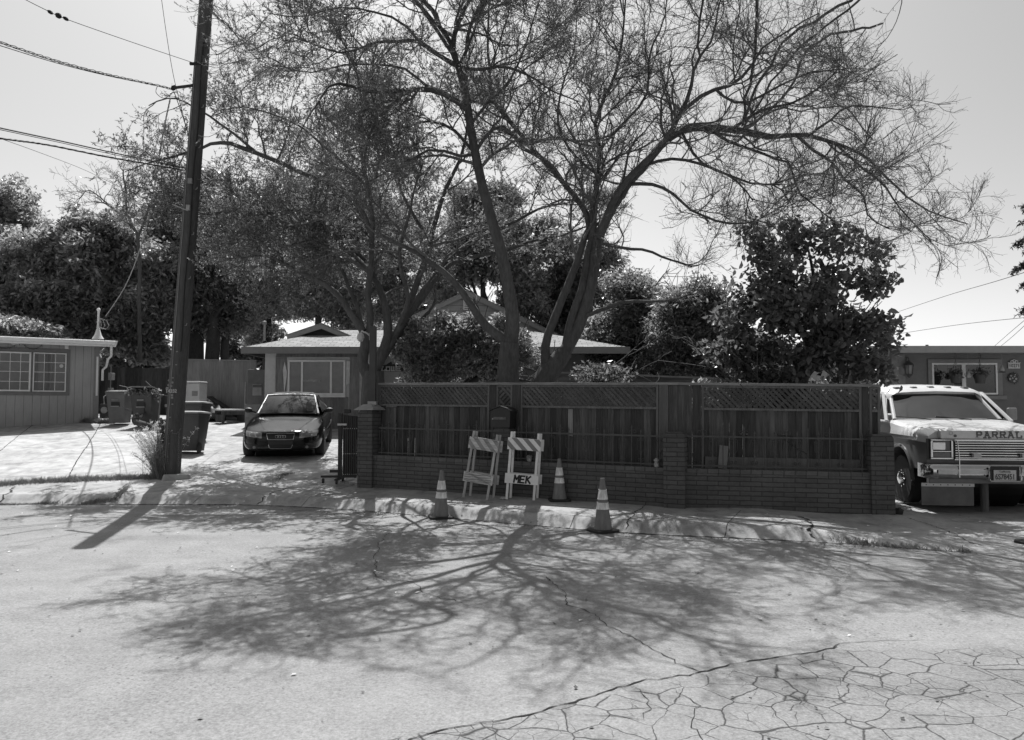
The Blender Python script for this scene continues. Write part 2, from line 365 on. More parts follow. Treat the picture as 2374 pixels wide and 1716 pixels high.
ROAD = road_mat(); CONC = concrete('pavement_concrete', .34, .38); DRIVE = concrete('driveway_concrete', .39, .42); DRIVE2 = concrete('worn_driveway', .36, .35)
SOIL = M('soil', .14, .95, .35, 3, bmp=.6, bd=.03, fine=.15); CRACK = M('crack_fill', .025, 1, .3, 20, bmp=0)
SBX = ([-60, -3, 2.4, 5.4, 60], [1.5, 1.5, 1.75, 2.5, 2.5])
def sheet(name, xs, srange, mat, ns, kind='structure', us=None):
    us = np.linspace(0, 1, ns) if us is None else us
    X, U = np.meshgrid(xs, us, indexing='ij'); s0, s1 = srange(xs); s0 = np.broadcast_to(s0, xs.shape)[:, None]; s1 = np.broadcast_to(s1, xs.shape)[:, None]
    Sg = s0 * (1 - U) + s1 * U; Y = Yc(X) + Sg; Z = gz(X, Y); V = np.stack([X, Y, Z], -1).reshape(-1, 3)
    a, b_ = X.shape; i = np.arange(a * b_).reshape(a, b_); F = np.stack([i[:-1, :-1], i[1:, :-1], i[1:, 1:], i[:-1, 1:]], -1).reshape(-1, 4)
    o = place(name, fastmesh(name, V, F, True), mat); o['kind'] = kind; return o
sb = lambda x: np.interp(x, *SBX)
xa = np.arange(-40, 26.01, .25)
sheet('road', xa, lambda x: (-34, 0), ROAD, 120, us=1 - (1 - np.linspace(0, 1, 120)) ** 1.3)
sheet('sidewalk', xa, lambda x: (0, sb(x)), CONC, 24, us=np.r_[0, .013, .03, .06, .1, .14, .165, .18, .19, .2, .22, .26, np.linspace(.3, 1, 12)])
sheet('driveway', np.arange(-40, -2.74, .25), lambda x: (sb(x), 15), DRIVE, 40)
sheet('yard_soil', np.arange(-2.75, 5.26, .25), lambda x: (sb(x), 15), SOIL, 40)
sheet('driveway', np.arange(5.25, 26.01, .25), lambda x: (sb(x), 15), DRIVE2, 40)
gx = np.r_[-400, -200, -100, np.arange(-60, 60, 2.), 100, 200, 400]
sheet('ground', np.arange(-40, 26.01, .5), lambda x: (15, 60), SOIL, 24)
v0 = MB(); v0.add([(-900, -300, -.12), (900, -300, -.12), (900, 1200, -.12), (-900, 1200, -.12)], [(0, 1, 2, 3)])
o = v0.build('far_ground', SOIL); o['kind'] = 'structure'

# cracks and joints as thin dark fills lying on the paving
def ribbon(mb, pts, w, jit=.02, step=.05, dz=.004, seed=0, px=True):
    w = w * .62
    rg = np.random.default_rng(seed); W_ = [G(*p) for p in pts] if px else [Vector((p[0], p[1], 0)) for p in pts]
    Q = []
    for a, b in zip(W_[:-1], W_[1:]):
        n = max(2, int((b - a).length / step))
        for k in range(n): Q.append(a.lerp(b, k / n))
    Q.append(W_[-1]); Q = np.array([[q.x, q.y] for q in Q]); n = len(Q)
    j = np.cumsum(rg.normal(size=(n, 2)), 0); j -= np.linspace(0, 1, n)[:, None] * j[-1]; Q = Q + rg.normal(size=(n, 2)) * jit * .35 + j * jit * .22
    T = nrm(np.gradient(Q, axis=0)); Nn = np.stack([-T[:, 1], T[:, 0]], 1); ww = w * (.35 + 1.1 * rg.random(n))[:, None] / 2; ww[0] *= .2; ww[-1] *= .2
    A = Q + Nn * ww; B = Q - Nn * ww
    za = gz(A[:, 0], A[:, 1]) + dz; zb = gz(B[:, 0], B[:, 1]) + dz
    vs = [(A[i, 0], A[i, 1], za[i]) for i in range(n)] + [(B[i, 0], B[i, 1], zb[i]) for i in range(n)]
    mb.add(vs, [(i, i + 1, i + 1 + n, i + n) for i in range(n - 1)])
mb = MB()
ribbon(mb, [(900, 1740), (950, 1716), (1040, 1690), (1150, 1675), (1240, 1655), (1330, 1630), (1420, 1600), (1480, 1580), (1560, 1570), (1640, 1555), (1740, 1532), (1860, 1516), (1935, 1503), (1945, 1492)], .018, .02, seed=1)
ribbon(mb, [(1262, 1336), (1300, 1370), (1313, 1402), (1365, 1418), (1400, 1448), (1470, 1482), (1530, 1518), (1580, 1540), (1620, 1558)], .014, .03, seed=2)
ribbon(mb, [(905, 1230), (878, 1260), (870, 1300), (868, 1335), (900, 1350)], .012, .03, seed=3)
ribbon(mb, [(920, 1345), (960, 1350), (990, 1378), (1040, 1390), (1090, 1404)], .010, .03, seed=4)
ribbon(mb, [(1945, 1492), (2040, 1486), (2140, 1484)], .008, .02, seed=5)
ribbon(mb, [(1560, 1600), (1620, 1640), (1600, 1690), (1640, 1720)], .007, .03, seed=6)
ribbon(mb, [(1470, 1590), (1500, 1625), (1480, 1668), (1340, 1655)], .007, .03, seed=7)
o = mb.build('road_cracks', CRACK); o['kind'] = 'structure'
mb = MB()
for i, (p, w, j) in enumerate([([(82, 982), (40, 1012), (0, 1046)], .03, .01), ([(233, 982), (200, 1040), (157, 1110)], .03, .01), ([(700, 1020), (560, 1060), (425, 1108)], .02, .02),
                               ([(745, 1062), (790, 1085), (800, 1090)], .02, .03), ([(0, 1168), (25, 1140), (32, 1128)], .05, .05), ([(268, 1162), (285, 1130), (300, 1122)], .04, .05),
                               ([(600, 1168), (612, 1150), (680, 1128)], .035, .04), ([(1450, 1228), (1462, 1200), (1495, 1172)], .025, .03), ([(1890, 1250), (1880, 1228), (1845, 1195)], .06, .06),
                               ([(420, 1115), (520, 1110), (640, 1098)], .012, .03), ([(2100, 1200), (2200, 1230), (2260, 1262)], .02, .04), ([(760, 1150), (1000, 1168), (1200, 1186), (1500, 1212)], .006, .004)]):
    ribbon(mb, p, w, j, seed=20 + i)
ribbon(mb, [(x, float(Yc(x)) + .012, 0) for x in np.arange(-12, 5.2, .5)], .034, .004, px=False, seed=60)
ribbon(mb, [(x, float(Yc(x)) - .32, 0) for x in np.arange(-10, 5.2, .5)], .012, .006, px=False, seed=61)
for jx in (-7.6, -5.3, -3.4, -1.2, .75, 2.6):
    ribbon(mb, [(jx, float(Yc(jx)) + .01, 0), (jx + .35, float(Yc(jx)) + .8, 0), (jx + .62, float(Yc(jx)) + 1.4, 0)], .012, .004, px=False, seed=70 + int(jx * 3))
o = mb.build('pavement_cracks', CRACK); o['kind'] = 'structure'
# leaf litter and grit
def litter(name, n, x0, x1, y0, y1, size, mat, seed, label):
    rg = np.random.default_rng(seed); X = rg.uniform(x0, x1, n); Y = rg.uniform(y0, y1, n); Z = gz(X, Y) + .006
    C = np.stack([X, Y, Z], 1); a = rg.uniform(0, 6.28, n); s = rg.uniform(size[0], size[1], n)
    d = np.stack([np.cos(a), np.sin(a), rg.uniform(0, .3, n)], 1) * s[:, None]; w = np.stack([-np.sin(a), np.cos(a), rg.uniform(-.2, .6, n)], 1) * s[:, None] * .35
    V = np.stack([C, C + d * .5 + w, C + d, C + d * .5 - w * [1, 1, -.3]], 1).reshape(-1, 3); V[:, 2] = np.maximum(V[:, 2], gz(V[:, 0], V[:, 1]) + .004)
    i = np.arange(n)[:, None] * 4; o = place(name, fastmesh(name, V, i + np.array([[0, 1, 2, 3]])), mat); return tag(o, label, 'leaf litter', kind='stuff')
litter('fallen_leaves', 900, -9, 7, 3.5, 12.5, (.012, .04), M('dry_leaf', .12, .8, .4, 20, bmp=0, island=.8), 3, 'tiny dry leaves scattered over the road')
litter('fallen_leaves', 90, -8, 6, 3.4, 12.0, (.02, .05), M('pale_leaf', .6, .8, .3, 20, bmp=0, island=.4), 4, 'pale scraps and petals scattered over the road')

def kerb_litter(name, n, seed, mat, size, label):
    rg = np.random.default_rng(seed); X = rg.uniform(-10, 6, n); X = X[np.sin(X * 2.3) + np.sin(X * 5.1 + 1) + rg.normal(size=n) * .7 > .2]; n = len(X); Y = Yc(X) - np.abs(rg.normal(size=n)) * .12 + .01
    a = rg.uniform(0, 6.28, n); s = rg.uniform(size[0], size[1], n); C = np.stack([X, Y, gz(X, Y) + .006], 1); d = np.stack([np.cos(a), np.sin(a), rg.uniform(0, .4, n)], 1) * s[:, None]; w = np.stack([-np.sin(a), np.cos(a), rg.uniform(0, .5, n)], 1) * s[:, None] * .4
    V = np.stack([C, C + d * .5 + w, C + d, C + d * .5 - w * [1, 1, 0]], 1).reshape(-1, 3); V[:, 2] = np.maximum(V[:, 2], gz(V[:, 0], V[:, 1]) + .004); i = np.arange(n)[:, None] * 4
    return tag(place(name, fastmesh(name, V, i + np.array([[0, 1, 2, 3]])), mat), label, 'leaf litter', kind='stuff')
kerb_litter('gutter_litter', 1800, 9, MATS['dry_leaf'], (.01, .035), 'dry leaf litter gathered in the gutter along the kerb')

# ================================================================ BRICK WALL, IRON FENCE, WOODEN FENCE
def brickmat(name, v, bw_=.305, rh=.0677, soldier=False):
    m, t, b = newmat(name); tc = t.nodes.new('ShaderNodeTexCoord'); s = t.nodes.new('ShaderNodeSeparateXYZ'); t.links.new(tc.outputs['Object'], s.inputs[0])
    cx = t.nodes.new('ShaderNodeCombineXYZ'); t.links.new(math_(t, 'ADD', s.outputs[0], s.outputs[1]), cx.inputs[0]); t.links.new(s.outputs[2], cx.inputs[1])
    nz = noise(t, tc.outputs['Object'], 9, 5, .6); wob = t.nodes.new('ShaderNodeVectorMath'); wob.operation = 'ADD'; t.links.new(cx.outputs[0], wob.inputs[0])
    cw = t.nodes.new('ShaderNodeCombineXYZ'); t.links.new(mr(t, nz, .3, .7, -.004, .004), cw.inputs[1]); t.links.new(cw.outputs[0], wob.inputs[1])
    br = t.nodes.new('ShaderNodeTexBrick'); t.links.new(wob.outputs[0], br.inputs['Vector']); br.offset = .5
    for k, q in (('Scale', 1), ('Mortar Size', .006), ('Mortar Smooth', .25), ('Bias', 0), ('Brick Width', bw_), ('Row Height', rh)): br.inputs[k].default_value = q
    br.inputs['Color1'].default_value = (v * .85,) * 3 + (1,); br.inputs['Color2'].default_value = (v * 1.12,) * 3 + (1,); br.inputs['Mortar'].default_value = (v * .52,) * 3 + (1,)
    n1 = noise(t, tc.outputs['Object'], 14, 6, .7); n2 = noise(t, tc.outputs['Object'], 1.4, 3, .5)
    q = t.nodes.new('ShaderNodeMix'); q.data_type = 'RGBA'; q.blend_type = 'MULTIPLY'; q.inputs[0].default_value = 1
    t.links.new(br.outputs['Color'], q.inputs[6]); t.links.new(math_(t, 'MULTIPLY', mr(t, n1, .3, .7, .82, 1.15), mr(t, n2, .3, .7, .85, 1.12)), q.inputs[7])
    t.links.new(q.outputs[2], b.inputs['Base Color']); b.inputs['Roughness'].default_value = .88; b.inputs['Specular IOR Level'].default_value = .3
    bump(t, b, math_(t, 'ADD', math_(t, 'MULTIPLY', br.outputs['Fac'], -1.6), math_(t, 'MULTIPLY', n1, .5)), .8, .01); return m
BRICK = brickmat('brick', .105); BRICKC = brickmat('brick_coping', .12, .152, .5)
WOOD = M('fence_wood', .07, .85, .45, 7, (6, 6, .5), .5, .008, island=.5); WOODL = M('fence_wood_pale', .12, .85, .25, 7, (6, 6, .5), .3, .005, island=.2)
WOODC = M('fence_cap_wood', .22, .8, .3, 7, (.6, 5, 5), .3, .004); LATT = M('lattice_wood', .085, .85, .25, 12, bmp=.3, island=.25)
IRON = M('wrought_iron', .06, .55, .3, 20, bmp=.2, bd=.002, spec=.5)
WA = Vector((-2.62, 13.45, 0)); WB = Vector((2.36, 11.2, 0)); WC = Vector((5.22, 10.85, 0))
for w_ in (WA, WB, WC): w_.z = float(gz(w_.x, w_.y)) - .005
def frame(A, B, off=(0, 0, 0)):
    x = (B - A).normalized(); y = Vector((-x.y, x.x, 0)).normalized(); z = x.cross(y)
    m = Matrix((x, y, z)).transposed().to_4x4(); m.translation = A + x * off[0] + y * off[1] + z * off[2]; return m
def upx(A, B, px, yoff=0):              # distance along the wall line (moved back by yoff) under a photo column
    x = (B - A).normalized(); n = Vector((-x.y, x.x, 0)).normalized(); A2 = A + n * yoff; k = (px - 1187) / FPX / cp
    # point X/Y=k
    return (k * A2.y - A2.x) / (x.x - k * x.y)
L1 = (WB - WA).length; L2 = (WC - WB).length; F1 = frame(WA, WB); F2 = frame(WB, WC)
WH = .575
def upright(pt): return Matrix.Translation(pt)
def yawm(pt, A, B):
    return Matrix.Translation(pt) @ Matrix.Rotation(math.atan2(B.y - A.y, B.x - A.x), 4, 'Z')
wall = thing('brick_wall', 'low long-brick garden wall with square pillars along the sidewalk', 'wall', matrix=F1)
inv = F1.inverted()
def wall_sec(L, Fm, nm):
    o = MB().box(.02, L - .02, 0, .2, -.25, WH - .062).build('wall_section', BRICK, wall, bevel=.004); o.matrix_local = inv @ Fm
    o = MB().box(.02, L - .02, -.006, .206, WH - .061, WH).build('coping', BRICKC, wall, bevel=.004); o.matrix_local = inv @ Fm
wall_sec(L1, F1, 1); wall_sec(L2, F2, 2)
um = upx(WA, WB, 1163, -.03)
def pillar(A, B, u, h, w=.31, cap='chamfer', back=.0):
    x = (B - A).normalized(); p = A + x * u; m = yawm(p, A, B)
    mb = MB().box(-w / 2, w / 2, -.05, .215 + back, -.3, h - .05)
    mb.box(-w / 2 + .002, w / 2 - .002, -.048, .213 + back, h - .0499, h, taper=.8)
    o = mb.build('pillar', BRICK, wall, bevel=.005); o.matrix_local = inv @ m; return o, m
pl, ml = pillar(WA, WB, upx(WA, WB, 847, -.05), 1.345, .30); pillar(WA, WB, um, 1.10, .30); pillar(WA, WB, L1 - .0, 1.10, .31); pr, mrr = pillar(WB, WC, L2 - .02, 1.115, .31)
c = MB().box(-.2, .2, -.10, .32, 1.347, 1.365); c.box(-.19, .19, -.09, .31, 1.366, 1.45, taper=.45)
c.build('pillar_cap', M('cap_concrete', .3, .85, .2, 8), wall, bevel=.004).matrix_local = inv @ ml
# iron panels
def scroll(mb, cx, cz, r, s=1, flip=1, turns=1.2, y=.0, th=.0055):
    pts = []
    for k in range(15):
        a = k / 14 * turns * 2 * math.pi; rr = r * (1 - .72 * k / 14); pts.append((cx + s * (rr * math.cos(a) - r), y, cz + flip * rr * math.sin(a)))
    mb.tube(pts, th, 4)
def iron_panel(A, B, Fm, u0, u1, label, zt, sp=.15):
    t = thing('iron_fence_panel', label, 'iron fence', group='iron railings set on the brick wall', matrix=Fm @ Matrix.Translation((u0, .08, 0)))
    L = u1 - u0
    mb = MB(); mb.box(0, L, -.006, .006, zt - .012, zt + .012); mb.box(0, L, -.006, .006, WH + .03, WH + .052); mb.build('rail', IRON, t)
    n = int(L / sp)
    for i in range(n + 1):
        x = (i + .5) * L / (n + 1); top = zt + (.17 if i % 2 else .10) + random.uniform(-.012, .012)
        b = MB(); b.box(x - .0065, x + .0065, -.0065, .0065, WH, top - .05)
        b.add([(x - .014, 0, top - .05), (x, -.008, top - .05), (x + .014, 0, top - .05), (x, .008, top - .05), (x, 0, top), (x, 0, top - .075)], [(0, 1, 4), (1, 2, 4), (2, 3, 4), (3, 0, 4), (1, 0, 5), (2, 1, 5), (3, 2, 5), (0, 3, 5)])
        b.build('bar', IRON, t)
        sc_ = MB()
        if i % 2 == 0:
            for s in (-1, 1):
                scroll(sc_, x - s * .004, zt - .06, .028, s, 1); scroll(sc_, x, WH + .10, .026, s, -1)
                sc_.tube([(x + s * .055, 0, zt - .05), (x + s * .05, 0, zt - .2), (x + s * .015, 0, WH + .22), (x, 0, WH + .12)], .005, 4)
        elif i % 4 == 1: scroll(sc_, x - .004, zt + .06, .035, 1, 1); scroll(sc_, x, zt + .06, .035, -1, 1)
        if sc_.v: sc_.build('scroll', IRON, t)
iron_panel(WA, WB, F1, .28, um - .16, 'black wrought iron railing between left end pillar and mailbox pillar', 1.04)
iron_panel(WA, WB, F1, um + .16, L1 - .17, 'black wrought iron railing behind the striped barricades, middle panel', 1.03)
iron_panel(WB, WC, F2, .17, L2 - .19, 'black wrought iron railing with tall scrolls, rightmost panel by truck', 1.04)
# wooden fence just behind
FO = .27
fence = thing('wooden_fence', 'dark weathered wooden privacy fence topped with diagonal lattice behind brick wall', 'fence', matrix=F1 @ Matrix.Translation((0, FO, 0)))
finv = fence.matrix_basis.inverted()
FH = 1.83
def part(mb, nm, mat, Fm, **k):
    o = mb.build(nm, mat, fence, **k); o.matrix_local = finv @ Fm @ Matrix.Translation((0, FO, 0)); return o
def lattice(Fm, x0, x1, z0, z1):
    mb = MB()
    for layer, dr in ((0, 1), (1, -1)):
        y = -.012 + layer * .011; w = .036; sp = .083
        k0 = x0 - (z1 - z0)
        c0 = k0 if dr > 0 else x0
        n = int((x1 - x0 + (z1 - z0)) / sp) + 1
        for i in range(n + 1):
            s = x0 - (z1 - z0) + i * sp + .02          # x where slat meets the lower (dr<0) / upper edge
            # line: x = s + (z-z0) (dr<0) or x = s + (z1-z)
            za, zb = z0, z1
            if dr < 0: xa_, xb_ = s, s + (z1 - z0)
            else: xa_, xb_ = s + (z1 - z0), s
            f = lambda z: xa_ + (xb_ - xa_) * (z - z0) / (z1 - z0)
            def clampz(X): return z0 + (X - xa_) * (z1 - z0) / (xb_ - xa_)
            lo, hi = sorted((clampz(x0), clampz(x1))); za = max(z0, lo); zb = min(z1, hi)
            if zb - za < .02: continue
            if random.random() < .03: continue
            mb.beam((f(za), y, za), (f(zb), y, zb), w, .006, up=(0, 1, 0))
    return part(mb, 'lattice', LATT, Fm)
def boards(Fm, x0, x1, z0, z1, w=.092, gaps=()):
    mb = MB(); x = x0 + .002; i = 0
    while x < x1 - .01:
        ww = min(w + random.uniform(-.006, .01), x1 - x); g = .002
        for q in gaps:
            if x < q <= x + ww: ww = q - x; g = .011
        y = .012 + random.uniform(-.002, .003) + (i % 2) * .001
        mb.box(x, x + ww - .001, y, y + .018, z0, z1 + .0 + random.uniform(-.006, .002)); x += ww + g; i += 1
    return part(mb, 'boards', WOOD, Fm, bevel=.0015)
def bay(A, B, Fm, p0, p1, lat=True, gaps=(), pale=False, zmid=None, z0=.02):
    x0 = upx(A, B, p0, FO); x1 = upx(A, B, p1, FO); zm = FH - .37 if zmid is None else zmid
    fr = MB(); fr.box(x0, x0 + .035, -.03, -.002, z0 + .03, FH - .04); fr.box(x1 - .035, x1, -.03, -.002, z0 + .03, FH - .04)
    fr.box(x0 + .036, x1 - .036, -.032, -.0, zm - .035, zm); fr.box(x0 + .036, x1 - .036, -.031, -.002, FH - .075, FH - .04)
    part(fr, 'frame', WOODL, Fm, bevel=.002)
    lattice(Fm, x0 + .036, x1 - .036, zm + .001, FH - .076)
    bk = MB(); bk.box(x0 + .03, x1 - .03, .030, .034, zm, FH - .05) if lat else None
    boards(Fm, x0 + .02, x1 - .02, z0, zm - .02, gaps=gaps); return x0, x1
def post(A, B, Fm, p0, p1, mat=WOOD, top=FH, z0=-.15, y=(-.02, .07)):
    x0 = upx(A, B, p0, FO); x1 = upx(A, B, p1, FO); part(MB().box(x0, x1, y[0], y[1], z0, top), 'post', mat, Fm, bevel=.003); return x0
g1 = upx(WA, WB, 944, FO); g2 = upx(WA, WB, 960, FO)
def dark_back(Fm, A, B, p0, p1): pass
a0, a1 = bay(WA, WB, F1, 879, 1134, gaps=(g1, g2)); post(WA, WB, F1, 1134.5, 1149.5); bay(WA, WB, F1, 1150, 1187); post(WA, WB, F1, 1187.5, 1205, y=(-.035, .06))
bay(WA, WB, F1, 1206, 1524); post(WA, WB, F1, 1526, 1547, WOODL, y=(-.04, .05)); 
post(WA, WB, F1, 862, 878, WOODL); post(WB, WC, F2, 1602, 1621); bay(WB, WC, F2, 1622, 1991); post(WB, WC, F2, 1992, 2008)
bay(WB, WC, F2, 2009, 2034)
x0 = upx(WA, WB, 1548, FO); part(MB().box(x0, L1 - .02, -.025, .0, .02, FH - .05), 'infill_panel', WOOD, F1)
x1 = upx(WB, WC, 1600, FO); part(MB().box(.06, x1, -.02, .01, .02, FH - .05), 'infill_panel', WOOD, F2)
xe = upx(WB, WC, 2034, FO)
part(MB().box(a0 - .01, L1 + .0, -.045, .055, FH - .038, FH), 'top_cap', WOODC, F1, bevel=.003); part(MB().box(.05, xe, -.045, .055, FH - .038, FH), 'top_cap', WOODC, F2, bevel=.003)
# slats lying against the boards, a patch and the pale board
m_ = MB(); u = upx(WA, WB, 908, FO); m_.box(u - .11, u + .11, -.03, -.012, FH - .43, FH - .405); m_.box(u + .05, u + .10, -.026, -.012, .9, FH - .44); part(m_, 'patch_board', WOODL, F1)
m_ = MB(); u = upx(WA, WB, 1320, FO); m_.box(u - .04, u + .04, .004, .0115, .98, FH - .42); part(m_, 'patch_board', M('bleached_board', .24, .85, .3, 7, (6, 6, .5)), F1)
m_ = MB(); m_.box(upx(WB, WC, 1630, FO), upx(WB, WC, 1985, FO), -.05, -.033, .57, .74); part(m_, 'kick_board', WOODL, F2)
# leaning pale brick, glass jar, litter on the wall
p = F2 @ Vector((upx(WB, WC, 1675, .2), .2, 0)); t_ = thing('leaning_tile', 'pale rectangular tile leaning behind the iron bars right of second pillar', 'tile', loc=(F2 @ Vector((upx(WB, WC, 1670, .16), .15, WH))), rot=(R(-12), R(7), R(-5)))
MB().box(-.065, .065, -.006, .006, .001, .34).build('tile', M('tile_grey', .2, .8, .15, 9), t_, bevel=.003)

# ================================================================ UTILITY POLE AND WIRES
PB = G(396, 1106); PT = P(478, 0, 14.35)
pd = (PT - PB).normalized(); top_len = 9.2 / pd.z
pole = thing('utility_pole', 'tall leaning dark wooden utility pole with chain and number tags near left driveway', 'utility pole', loc=PB)
def pol(k): return pd * k
POLEM = M('pole_wood', .075, .85, .35, 10, (9, 9, .35), .7, .012)
ks = [-.6, 0, .5, 2, 4, 6, 8, top_len]; rs = [.178, .172, .164, .157, .148, .14, .132, .124]
MB().tube([pol(k) for k in ks], rs, 18).build('pole_shaft', POLEM, pole, smooth=True)
MB().tube([(-.26, .12, -.25), (-.24, .12, .5), (-.23, .12, 1.1)], [.1, .1, .09], 10).build('stub_post', POLEM, pole, smooth=True)
TAGM = M('pole_tag', .22, .6, .15, 20, bmp=0)
def on_pole(px, py, out=.0):                 # point on the pole's face seen at a photo pixel
    D = PB.y
    for _ in range(4):
        q = P(px, py, D); ax = PB + pd * ((q.z - PB.z) / pd.z); r = np.interp((q.z - PB.z) / pd.z, ks, rs); dx = q.x - ax.x; dx = max(-r * .98, min(r * .98, dx)); D = ax.y - math.sqrt(max(r * r - dx * dx, 1e-6)) - out
    return P(px, py, D) - PB
for (px, py) in ((392, 882), (400, 887), (391, 893), (397, 895)):
    q = on_pole(px, py, .004); MB().lathe([(.022, 0), (.022, -.006)], (0, 0, 0), 10, 'y').build('reflector_disc', TAGM, pole).location = q
for (px, py) in ((399, 916), (399, 922)):
    q = on_pole(px, py, .004); MB().box(-.022, .022, -.006, 0, -.02, .02).build('tag_plate', TAGM, pole).location = q
for (px, py) in ((390, 901), (388, 941), (384, 984)):
    q = on_pole(px, py, .003); MB().box(-.05, .05, -.008, .03, -.024, .024).build('band', TAGM, pole, bevel=.01).location = q
text('pole_number', '14352', .09, M('number_metal', .4, .5, .1, 9, bmp=0), pole, on_pole(397, 907, .012), rot=(math.pi / 2, 0, R(-6)), bold=.003)
for py in (250, 343, 440, 545, 647, 755):
    q = on_pole(396 + (1100 - py) * .077 + 6, py, .004); MB().tube([q, q + Vector((.05, -.05, 0)), q + Vector((.06, -.05, .04))], .009, 6).build('climbing_step', TAGM, pole)
gw = [pol(k) + Vector((-.06, -np.interp(k, ks, rs) * .94 - .006, 0)) for k in np.linspace(.15, 9, 30)]; MB().tube(gw, .007, 5).build('ground_wire', TAGM, pole)
gw = [pol(k) + Vector((.07 + .012 * math.sin(k * 3), -np.interp(k, ks, rs) * .9 - .010, 0)) for k in np.linspace(2.4, 8.4, 30)]; MB().tube(gw, .011, 5).build('riser_cable', M('wire_black', .02), pole)
for k_ in np.linspace(.4, 2.4, 9): MB().box(-.016, .016, -.01, .0, -.01, .01).build('staple', TAGM, pole).location = pol(k_) + Vector((.03 * math.sin(k_ * 9), -np.interp(k_, ks, rs) - .001, 0))
# chain: links round the pole
def chain(pts, name, par, mat, link=.05):
    mb = MB(); pts = [Vector(p) for p in pts]; L = sum((b - a).length for a, b in zip(pts[:-1], pts[1:])); d = 0; i = 0
    seg = 0; acc = 0
    def at(s):
        for a, b in zip(pts[:-1], pts[1:]):
            l = (b - a).length
            if s <= l: return a.lerp(b, s / l), (b - a).normalized()
            s -= l
        return pts[-1], (pts[-1] - pts[-2]).normalized()
    while d < L:
        c, t = at(d); u = Vector((0, 1, 0)) if i % 2 else Vector((1, 0, .0)); u = (u - t * u.dot(t)).normalized()
        ring = [c + t * math.cos(a) * link * .5 + u * math.sin(a) * link * .28 for a in [k * math.pi / 5 for k in range(11)]]
        mb.tube(ring, .005, 5, caps=False); d += link * .78; i += 1
    return mb.build(name, mat, par, world=True)
CH = M('chain_steel', .18, .45, .2, 30, metal=.6, bmp=0)
ch = thing('chain', 'steel chain looped and hanging around the foot of utility pole', 'chain', loc=PB)
A0 = on_pole(391, 996, .012) + PB; A1 = on_pole(409, 1006, .012) + PB
chain([A0, A0.lerp(A1, .5) - Vector((0, 0, .03)), A1, A1 + Vector((.06, .05, .1))], 'chain_loop', ch, CH)
chain([A0, on_pole(389, 1074, .015) + PB], 'chain_tail', ch, CH); chain([A1 + Vector((.05, -.01, 0)), A1 + Vector((.06, -.02, -.62))], 'chain_tail', ch, CH)
# bracket and insulators
WIRE = M('wire_black', .02, .7, .2, 30, bmp=0); WIREL = M('wire_pale', .35, .6, .2, 30, bmp=0)
b0 = on_pole(450, 198); b1 = P(402, 204, PB.y - .15) - PB
MB().tube([b0, b1], .03, 8).tube([b1 + Vector((.05, 0, .03)), b1 + Vector((0, 0, .0)), b1 + Vector((-.03, 0, -.04))], [.035, .05, .03], 8).build('bracket_arm', WIRE, pole, smooth=True)
q = on_pole(455, 148); MB().tube([q + Vector((-.12, 0, 0)), q + Vector((.12, 0, 0))], .03, 6).build('insulator', WIRE, pole)
q = on_pole(441, 420, .02); MB().box(-.04, .04, -.03, .02, -.05, .05).build('junction_box', TAGM, pole).location = q
q = on_pole(437, 482, .02); MB().box(-.035, .035, -.04, .01, -.05, .05).tube([(-.3, -.02, .06), (0, -.02, -.06)], .01, 5).build('bracket', M('bracket_pale', .3), pole).location = q
def wire(pts, label, r=.006, mat=WIRE, twist=None, sag=0, parts=()):
    W_ = [P(*p) for p in pts]; o = thing('overhead_wire', label, 'wire', loc=W_[0], group='wires strung from the utility pole')
    Q, _, L = resample(W_, [r] * len(W_), max(12, int(len(W_) * 6))); 
    if twist:
        mb = MB(); n = int(L / .12); n = min(n, 220); t = np.linspace(0, 1, n); Qx = np.stack([np.interp(t, np.linspace(0, 1, len(Q)), Q[:, i]) for i in range(3)], 1)
        for ph in (0, 2.1, 4.2):
            a = t * L / .5 * 6.28 + ph; P_ = Qx + np.stack([np.cos(a), np.sin(a) * .3, np.sin(a)], 1) * twist; mb.tube([tuple(x) for x in P_], r, 4)
        mb.build('cable', mat, o, world=True)
    else: MB().tube([tuple(x) for x in Q], r, 5).build('cable', mat, o, world=True)
    return o
D0 = PB.y
w1 = wire([(20, -22, 12.3), (60, 0, 12.5), (110, 25, 12.6), (155, 45, 12.8), (300, 96, 13.6), (437, 142, D0), (455, 148, D0)], 'topmost thin wire with splice sleeves running up left from the pole', .006)
for px, py, r in ((116, 28, .03), (135, 36, .045), (152, 43, .03)):
    a = P(px - 5, py - 3, 12.6); b = P(px + 6, py + 4, 12.7); MB().tube([a, a.lerp(b, .3), a.lerp(b, .7), b], [r * .5, r, r, r * .5], 8).build('splice_sleeve', WIRE, w1, world=True)
wire([(-60, 78, 11.5), (0, 98, 11.8), (130, 141, 12.8), (250, 173, 13.7), (365, 198, D0), (400, 207, D0)], 'thick twisted service cable running left from the bracket arm', .007, twist=.022)
wire([(-60, 88, 11.5), (0, 106, 11.8), (130, 146, 12.8), (250, 176, 13.7), (365, 199, D0)], 'second service cable just below the thick twisted one', .007)
wire([(365, 199, D0), (362, 215, D0), (380, 228, D0), (400, 215, D0)], 'loose loop of slack cable hanging below the bracket arm', .006)
wire([(-60, 283, 11.5), (0, 297, 11.8), (140, 327, 13), (270, 356, 13.9), (428, 389, D0)], 'upper pair of thick cables reaching the pole at mid height', .012)
wire([(-60, 288, 11.5), (0, 301, 11.8), (140, 331, 13), (270, 360, 13.9), (428, 391, D0)], 'cable running just under the upper thick cable at mid height', .006)
wire([(-60, 310, 11.5), (0, 321, 11.8), (110, 336, 13), (250, 364, 13.9), (425, 394, D0)], 'lower bundled cable sagging to the pole at mid height', .008, twist=.012)
